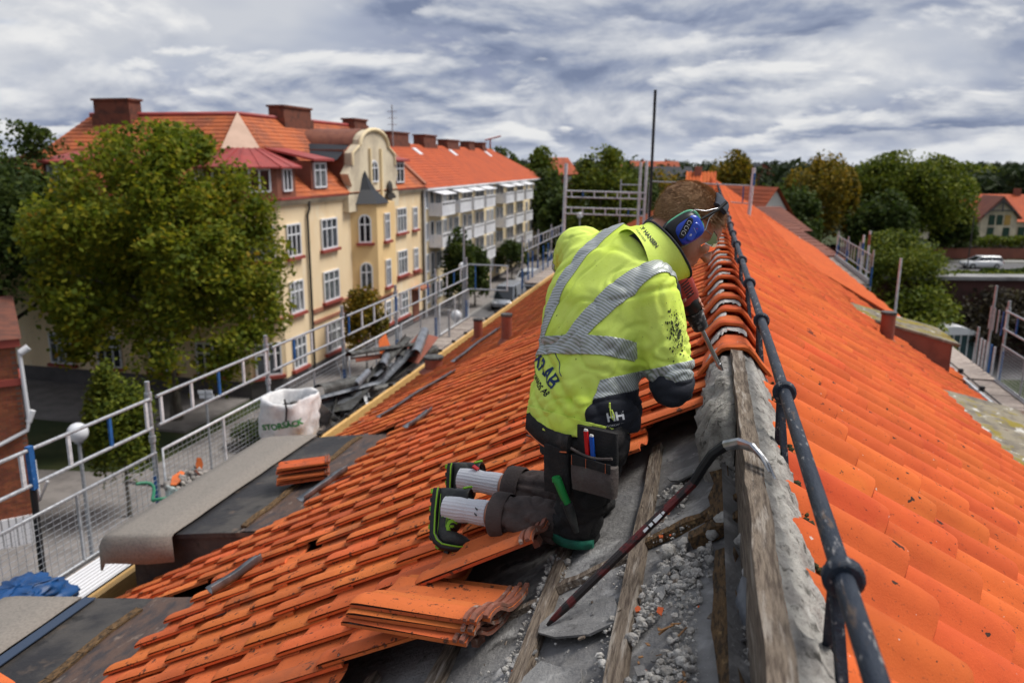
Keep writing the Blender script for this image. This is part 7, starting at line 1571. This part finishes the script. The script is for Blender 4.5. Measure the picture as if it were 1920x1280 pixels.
def shoe(heel, T, N, name):
    """kneeling: heel to ball hangs down along T, the toes fold forward on to the tiles"""
    T = V(T).normalized(); N = V(N); N = (N - T * N.dot(T)).normalized(); S = T.cross(N); U0 = -N
    st = [(0.0, .026, .050, .0), (.012, .034, .080, .0), (.04, .038, .092, .0), (.08, .038, .084, -.002), (.12, .041, .074, .0), (.15, .045, .066, .0), (.175, .048, .060, .0), (.20, .049, .054, .0), (.225, .047, .048, .003), (.25, .039, .040, .007), (.268, .022, .026, .014)]
    def fr(x):
        L = .135; R0 = .055; th = max(0, min(rad(74), (x - L) / R0)); 
        if x <= L: return heel + T * x, T, U0
        xa = L + R0 * th; c = heel + T * L + T * R0 * math.sin(th) + U0 * R0 * (1 - math.cos(th)); t2 = T * math.cos(th) + U0 * math.sin(th); u2 = U0 * math.cos(th) - T * math.sin(th)
        return c + t2 * max(0, x - xa), t2, u2
    m = MB(); rings = []
    for x, w, h, z in st:
        c, t_, u_ = fr(x); c = c + u_ * z; rings.append([c + S * w * math.copysign(abs(math.cos(q)) ** .7, math.cos(q)) + u_ * (h * .5 + h * .5 * math.copysign(abs(math.sin(q)) ** .7, math.sin(q))) for q in [2 * math.pi * i / 22 for i in range(22)]])
    m.loft(rings, True); up = pput(m.build(name, MATS['shoe_dark']))
    m = MB(); rings = []
    for x, w, h, z in st:
        c, t_, u_ = fr(x); c = c + u_ * (z - .016); w2 = w * 1.06 + .002; rings.append([c - S * w2 + u_ * .004, c - S * w2 * .9, c + S * w2 * .9, c + S * w2 + u_ * .004, c + S * w2 + u_ * .022, c - S * w2 + u_ * .022])
    m.loft(rings, True); pput(m.build('sole', MATS['ear_black']), up)
    for sg in (-1, 1):
        m = MB(); pts = [fr(x)[0] + S * sg * (w * 1.07 + .002) + fr(x)[2] * (z + .002) for x, w, h, z in st]; m.tube(pts, .0028, 6); pput(m.build('sole_edge', MATS['lime']), up)
    for i in range(9): c, t_, u_ = fr(.012 + i * .029); c = c - u_ * .018; m = MB(); m.beam(c - S * .036, c + S * .036, .015, .008, u_); pput(m.build('tread', MATS['lime'] if i % 2 == 0 else MATS['shoe_dark']), up)
    m = MB(); c = heel + T * .038 + U0 * .092; m.loft([[c + S * .036 * math.cos(q) * k + T * .038 * math.sin(q) * k + U0 * z for q in [2 * math.pi * i / 18 for i in range(18)]] for z, k in ((-.035, 1.06), (.0, 1.02), (.016, 1.06), (.018, .92), (.0, .86))], True, cap=False); pput(m.build('ankle_collar', MATS['ear_black']), up)
    m = MB(); m.tube([heel + T * .0 + U0 * .085 + S * q for q in (-.012, 0, .012)] + [heel + T * -.006 + U0 * .108, heel + T * .0 + U0 * .085 + S * -.012], .0045, 6); pput(m.build('pull_tab', MATS['lime']), up)
    return up, T, S, U0
T1 = V((.10, -.52, -.85)); N1 = V((-.95, .10, .10)); HE1 = V((-.818, 2.375, 10.925))
up, T_, S_, U_ = shoe(HE1, T1, N1, 'shoe')
sv = S_ if S_.dot(EYE - HE1) > 0 else -S_
ub = bvh_of(up)
Tr_ = T_ if T_.cross(U_).dot(sv) > 0 else -T_
# lettering runs from heel to toe on the outer side
lr = T_; lu = sv.cross(T_)
project_text('shoe_print', 'VIPER', .024, MATS['lime'], HE1 + T_ * .070 + U_ * .030, lr, lu, ub, Matrix.Identity(4), up, .002, .0)
project_text('shoe_print', 'SIG', .050, MATS['lime'], HE1 + T_ * .105 + U_ * .060, lr, lu, ub, Matrix.Identity(4), up, .002, .003)
line_on_ = []
for o0, x0, x1 in ((.040, .03, .13), (.046, .04, .14), (.012, .02, .20)):
    pts = []
    for k in range(12):
        p = HE1 + T_ * (x0 + (x1 - x0) * k / 11) + U_ * o0; h = ub.ray_cast(p + sv * .2, -sv, .4)
        if h[0] is not None: pts.append(h[0] + sv * .001)
    if len(pts) > 2: m = MB(); m.tube(pts, .0011, 5); pput(m.build('shoe_piping', MATS['lime']), up)
T2 = V((.10, -.3, -.95)); HE2 = V((-.845, 2.615, 10.925)); shoe(HE2, T2, V((-.95, .12, -.05)), 'shoe')
m = MB(); m.beam(HE2 + V((.085, -.05, .015)), HE2 + V((.105, -.055, .005)), .016, .006); pput(m.build('pull_label', MATS['pencil_red']))
# ---- holster pockets, pencils, knife
pk = V((-.263, 2.128, 11.165)); pa = V((.93, -.36, -.02)).normalized(); pu = V((-.03, .02, 1)).normalized(); pn = pa.cross(pu) * 1.0
if pn.dot(EYE - pk) < 0: pn = -pn
def slab(c, w, h, d, mt, name, bulge=.0, parent=None, taper=1.0, n=9, wav=.004):
    m = MB(); rings = []
    for j in range(n):
        t = j / (n - 1) - .5; ww = w * (1 + (taper - 1) * (t + .5)); dd = d * (1 + bulge * math.sin(max(0, min(1, .5 - t)) * math.pi))
        ring = []
        for i in range(20):
            q = 2 * math.pi * i / 20; x = ww / 2 * math.copysign(abs(math.cos(q)) ** .5, math.cos(q)); y = dd / 2 * math.copysign(abs(math.sin(q)) ** .5, math.sin(q)); p = c + pa * x + pn * y + pu * (h * t - .006 * abs(math.cos(q)) * (1 if j in (0,) else 0))
            ring.append(p + pn * wav * noise.noise(p * 22) + pu * wav * .7 * noise.noise(p * 30))
        rings.append(ring)
    m.loft(rings, True); return pput(m.build(name, mt), parent)
hol = slab(pk + pu * .045, .128, .115, .022, MATS['work_black'], 'holster_pocket')
slab(pk - pu * .035 + pn * .016, .135, .085, .040, MATS['pouch_brown'], 'pouch', .55, hol, 1.04)
slab(pk + pu * .012 + pn * .040, .128, .024, .008, MATS['work_black'], 'pouch_band', 0, hol)
m = MB(); m.tube([pk + pa * x + pu * (.040 - .012 * math.cos(x * 24)) + pn * .036 for x in [-.066 + .132 * i / 10 for i in range(11)]], .004, 6); pput(m.build('pouch_rim', MATS['pouch_brown']), hol)
for x in (-.058, -.012, .050): m = MB(); m.beam(pk + pa * x + pu * .024 + pn * .0455, pk + pa * x + pu * -.003 + pn * .0455, .0022, .001); pput(m.build('bar_tack', MATS['orange_piping']), hol)
for x, mt, z1, nm in ((-.012, 'pencil_red', .098, 'carpenter_pencil'), (.006, 'pencil_blue', .086, 'carpenter_pencil')):
    c = pk + pa * x + pn * .027; tp = c + pu * z1 + pa * -.010; m = MB(); m.beam(c - pu * .02, tp, .011, .007, pn); m.cur = 1; m.loft([[tp + pa * a + pn * b for a, b in ((-.0055, -.0035), (.0055, -.0035), (.0055, .0035), (-.0055, .0035))], [tp + pu * .006 + pa * a + pn * b for a, b in ((-.0045, -.0028), (.0045, -.0028), (.0045, .0028), (-.0045, .0028))]])
    tag(m.build(nm, [MATS[mt], MATS['eye_white']]), ('red' if 'red' in mt else 'blue') + ' carpenter pencil sticking out of the roofer\'s holster pocket', 'pencil')
fl = V((-.425, 2.20, 11.235)); m = MB(); rings = []
for i in range(11):
    t = i / 10; c = V((-.492, 2.262, 11.235)).lerp(V((-.345, 2.150, 11.215)), t) - V((0, 0, .03 * math.sin(t * math.pi) * .3)); o_ = V((-.45, -.75, 0)).normalized() * .012
    rings.append([c + o_ + V((0, 0, .02)), c + o_ * 1.4 - V((0, 0, .028 + .012 * math.sin(t * math.pi))), c - o_ * .2 - V((0, 0, .030 + .012 * math.sin(t * math.pi))), c - o_ + V((0, 0, .02))])
m.loft(rings, True); fp = pput(m.build('pocket_flap', MATS['work_black'])); m = MB(); m.tube([r_[1] for r_ in rings], .0022, 6); pput(m.build('flap_piping', MATS['orange_piping']), fp)
slab(V((-.385, 2.165, 11.12)), .085, .14, .02, MATS['work_black'], 'back_pocket', .2)
KN = [V((-.377, 2.126, 11.105)), V((-.362, 2.124, 11.07)), V((-.346, 2.125, 11.035)), V((-.318, 2.133, 10.945))]
kn = empty('utility_knife', KN[2], 'green-handled knife in a black sheath hanging at the roofer\'s right thigh', 'knife')
m = MB(); m.tube([KN[0] + V((-.003, 0, .006)), KN[0], KN[1], KN[2]], [.011, .0135, .0125, .0115], 12); m.tube([KN[0] + V((-.004, 0, .008)), KN[0] + V((-.001, 0, -.004))], [.0125, .0145], 12); adopt(m.build('handle', MATS['green_plastic']), kn)
m = MB(); m.tube([KN[2], KN[2].lerp(KN[3], .5), KN[3]], [.0155, .0135, .008], 12); m.beam(KN[2] + V((-.018, -.002, .006)), KN[2] + V((.014, -.002, -.004)), .016, .012); adopt(m.build('sheath', MATS['shoe_dark']), kn)
m = MB(); rings = []
for i in range(9):
    t = i / 8; q = -1.1 + 2.2 * t; c = KNR + V((0, 0, -.012)) + pa * math.sin(q) * .084 + pn * math.cos(q) * .080; rings.append([c + pu * .0 , c - pu * .026, c - pu * .024 - pn * .01, c - pn * .01])
m.loft(rings, True); pput(m.build('knee_patch', MATS['green_plastic'])).data.materials[0] = mat('knee_green', (0.012, 0.16, 0.10), 0.8, (0.008, 0.09, 0.06), 20)

# ================================================================ the breaker in his hands
DR = empty('demolition_hammer', TIP, 'dusty red electric demolition hammer with chisel, its tip on the ridge mortar', 'power tool')
def dput(mb, n, mt): return adopt(mb.build(n, mt), DR)
da, db, dd_ = frame(DA); at = lambda t: TIP + DA * t
m = MB(); m.tube([at(.02), at(.06), at(.205)], [.0075, .0085, .0085], 10); m.loft([[at(0) + da * x + db * y for x, y in ((-.0125, -.0015), (.0125, -.0015), (.0125, .0015), (-.0125, .0015))], [at(.03) + da * x + db * y for x, y in ((-.011, -.006), (.011, -.006), (.011, .006), (-.011, .006))]]); dput(m, 'chisel', MATS['steel'])
m = MB(); pts = []; rs = []
for i in range(13): pts.append(at(.195 + .006 * i)); rs.append((.022 if i % 2 else .0275) + .0006 * i)
m.tube(pts, rs, 18); dput(m, 'bellows', MATS['dusty_black'])
m = MB(); m.tube([at(.265), at(.275), at(.315), at(.325)], [.026, .034, .036, .033], 18); dput(m, 'collar', MATS['ear_black'])
m = MB(); m.loft([rsquare(at(t), da, db, w, h, 20, 3.5) for t, w, h in ((.315, .033, .036), (.33, .037, .041), (.42, .038, .043), (.47, .035, .040), (.485, .028, .03))], True); dput(m, 'housing', MATS['drill_red'])
for q in range(6):
    for s in (-1, 1): m = MB(); c = at(.345 + q * .011); m.beam(c + da * s * .0382 + db * -.018, c + da * s * .0382 + db * .014, .0035, .0016, da); dput(m, 'vent_slot', MATS['ear_black'])
m = MB(); m.tube([at(.47), at(.50), at(.58), at(.60)], [.026, .021, .021, .024], 14); dput(m, 'rear_grip', MATS['ear_black'])
m = MB(); m.tube([at(.36) + db * .05, at(.44) + db * .048, at(.47) + db * .04], .006, 8); dput(m, 'side_rail', MATS['drill_red'])
m = MB(); m.tube([at(.60), at(.64) + V((-.03, 0, -.02)), V((-.25, 2.75, 11.55)), V((-.36, 2.85, 11.1)), V((-.5, 2.95, 10.9)), V((-.75, 3.4, 10.77))], .0045, 6); dput(m, 'cable', MATS['ear_black'])

# ================================================================ crowbar and debris
CW = empty('crowbar', (-.15, 1.80, 11.05), 'long worn red and black crowbar with bright steel claw resting against the ridge board', 'crowbar')
mat('bar_red', (0.11, 0.012, 0.012), 0.5, (0.020, 0.014, 0.014), 26, lo=.42, hi=.56, layers=[((0.01, 0.01, 0.01), 60, 0.6, 0.66, 0.8)], bump=.3, bscale=90); mat('claw_steel', (0.55, 0.56, 0.58), 0.3, (0.30, 0.31, 0.33), 30, metal=.85)
A = V((-.335, 1.785, 10.852)); Bp = V((.005, 1.947, 11.208)); dirb = (Bp - A).normalized()
pts = [A, A.lerp(Bp, .04), A.lerp(Bp, .12), A.lerp(Bp, .5), Bp]; rs = [(.0040, .0012), (.0090, .0040), (.0115, .0100), (.0120, .0120), (.0122, .0122)]
tip_c = V((.182, 1.830, 11.292)); arc = [Bp, V((.026, 1.942, 11.254)), V((.047, 1.935, 11.294)), V((.076, 1.927, 11.322)), V((.110, 1.907, 11.338)), V((.141, 1.883, 11.336)), V((.165, 1.856, 11.318)), tip_c]
def hexbar(path, rad2, name, mt, flat=None):
    m = MB(); rings = []; side0 = (tip_c - Bp).cross(dirb).normalized()
    for i, p in enumerate(path):
        d = (path[min(i + 1, len(path) - 1)] - path[max(0, i - 1)]).normalized(); s = (side0 - d * side0.dot(d)).normalized(); u = s.cross(d); a, b = rad2[i]
        rings.append([p + s * a * math.cos(q) + u * b * math.sin(q) for q in [2 * math.pi * k / 8 + .39 for k in range(8)]])
    m.loft(rings, False); return adopt(m.build(name, mt), CW)
hexbar(pts, rs, 'shaft', MATS['bar_red'])
hexbar(arc[:4], [(.0122, .0122), (.0125, .0122), (.0132, .0122), (.0150, .0120)], 'bend', MATS['black_metal'])
side0 = (tip_c - Bp).cross(dirb).normalized()
hexbar(arc[3:6], [(.0150, .0120), (.0185, .0105), (.0205, .0085)], 'claw', MATS['claw_steel'])
for s in (-1, 1): hexbar([arc[5] + side0 * s * .0105, arc[6] + side0 * s * .0120, arc[7] + side0 * s * .0140], [(.0100, .0083), (.0088, .0055), (.0066, .0015)], 'prong', MATS['claw_steel'])
pn_ = (EYE - A.lerp(Bp, .72)); pn_ = (pn_ - dirb * pn_.dot(dirb)).normalized(); sd_ = pn_.cross(dirb); m = MB()
for a0, a1, w0 in ((.66, .69, .004), (.70, .72, .005), (.73, .78, .006), (.785, .80, .004)):     # remains of a worn white sticker
    p0, p1 = A.lerp(Bp, a0) + pn_ * .0122, A.lerp(Bp, a1) + pn_ * .0122; m.quad(p0 - sd_ * w0, p1 - sd_ * w0 * .8, p1 + sd_ * w0 * .6, p0 + sd_ * w0 * .7)
adopt(m.build('worn_sticker', MATS['print_white']), CW)
# mortar lumps in drifts between the battens
m = MB(); r = random.Random(44)
def lump(s, y, size, lift=.0):
    n0 = len(m.v); f0 = len(m.sm); m.ico((0, 0, 0), (size * r.uniform(.8, 1.2), size * r.uniform(.8, 1.2), size * r.uniform(.6, 1)), Matrix.Rotation(r.random() * 6, 3, 'X'), 1 if size < .010 else 3, .30 if size < .010 else .06, r)
    if size < .010:
        for q in range(f0, len(m.sm)): m.sm[q] = False
    c = LP(s, y, UN + .010 + size * .5 + lift); k = V((s * 50, y * 50, 0))
    for i in range(n0, len(m.v)):
        p = V(m.v[i]); m.v[i] = tuple(c + p * (1 + (0 if size < .010 else .38 * noise.noise(p / size * 1.1 + k) + .22 * noise.noise(p / size * 3 + k))))
for s0, s1, y0, y1, n, big in ((.385, .42, 1.0, 2.0, 240, .009), (.27, .335, 1.15, 1.75, 600, .009), (.17, .33, 1.05, 1.95, 1500, .008), (.20, .33, 1.0, 1.5, 700, .010), (.14, .30, 1.75, 2.0, 500, .010), (.02, .08, 1.0, 1.9, 420, .010), (.655, .69, 1.45, 2.25, 240, .009), (.60, .68, 2.02, 2.2, 160, .010), (.05, .30, 2.28, 2.42, 260, .012), (.00, .06, 2.1, 2.7, 200, .013), (.15, .33, .8, 1.1, 420, .010), (.70, .88, 1.45, 1.7, 90, .007), (.45, .60, 1.2, 2.0, 120, .005), (.2, .33, 2.0, 2.4, 120, .006)):
    for i in range(n):
        s = s0 + (s1 - s0) * r.random(); y = y0 + (y1 - y0) * r.random()
        if noise.noise(V((s * 9, y * 5, 3))) < -.18: continue
        lump(s, y, big * r.choice((.15, .2, .22, .25, .3, .35, .4, .5, .7, 1.0)) * r.uniform(.7, 1.2), r.random() * .006)
for s, y, z in ((.055, 1.86, .022), (.05, 1.70, .017), (.26, 1.96, .024), (.22, 1.98, .02), (.14, 1.97, .018), (.05, 1.36, .016), (.045, 1.25, .018), (.31, 1.28, .012), (.105, 2.02, .022)): lump(s, y, z)
tag(m.build('mortar_rubble', MATS['mortar_lump']), 'pale crumbled old mortar scattered over the stripped felt between the battens', 'rubble', kind='stuff')
m = MB(); r = random.Random(52)
for i in range(150):     # chips of broken tile, slate and wood between the lumps
    s, y = r.choice(((.30, 1.3), (.26, 1.6), (.24, 1.85), (.22, 1.15), (.42, 1.3), (.50, 1.7), (.68, 1.7), (.05, 1.5), (.3, 2.2))); s += r.gauss(0, .05); y += r.gauss(0, .15)
    if s < .02: continue
    c = LP(s, y, UN + .016 + r.random() * .008); sz = r.choice((.004, .006, .009, .014, .020)); a_, b_, n_ = frame(LP(0, 0, 1) - LP(0, 0, 0)); ph = r.random() * 6; tl = V((r.gauss(0, .25), r.gauss(0, .25), 0)); n_ = (n_ + tl).normalized(); a_ = (a_ - n_ * a_.dot(n_)).normalized(); b_ = n_.cross(a_); nq = r.choice((4, 5)); ks = [r.uniform(.5, 1.2) for q in range(nq)]; m.cur = r.choice((0, 0, 0, 0, 2, 2, 1))
    m.loft([[c + n_ * h + (a_ * math.cos(6.283 * q / nq + ph) + b_ * .7 * math.sin(6.283 * q / nq + ph)) * sz * ks[q] for q in range(nq)] for h in (0, min(.004, sz * .25))])
tag(m.build('chips', [MATS['felt'], MATS['clay_left'], MATS['old_wood']]), 'small chips of slate, tile and wood scattered among the mortar crumbs', 'rubble', kind='stuff')
m = MB(); r = random.Random(50)
for i in range(90):     # dry wood splinters and leaves
    s, y = r.choice(((.36, 1.2), (.40, 1.25), (.25, 1.55), (.2, 1.3), (.3, 1.05), (.12, 1.2), (.42, 1.1))); s += r.gauss(0, .03); y += r.gauss(0, .06); a = r.random() * 3.1; L = r.uniform(.008, .03); p = LP(s, y, UN + .022 + r.random() * .01); d = LP(s + math.cos(a) * L, y + math.sin(a) * L, UN + .026) - p
    m.beam(p, p + d, r.uniform(.003, .007), .002)
mat('splinter', (0.26, 0.13, 0.05), 0.9, (0.10, 0.055, 0.03), 40); tag(m.build('splinters', MATS['splinter']), 'brown wood splinters and dead leaves among the mortar crumbs', 'splinters', kind='stuff')
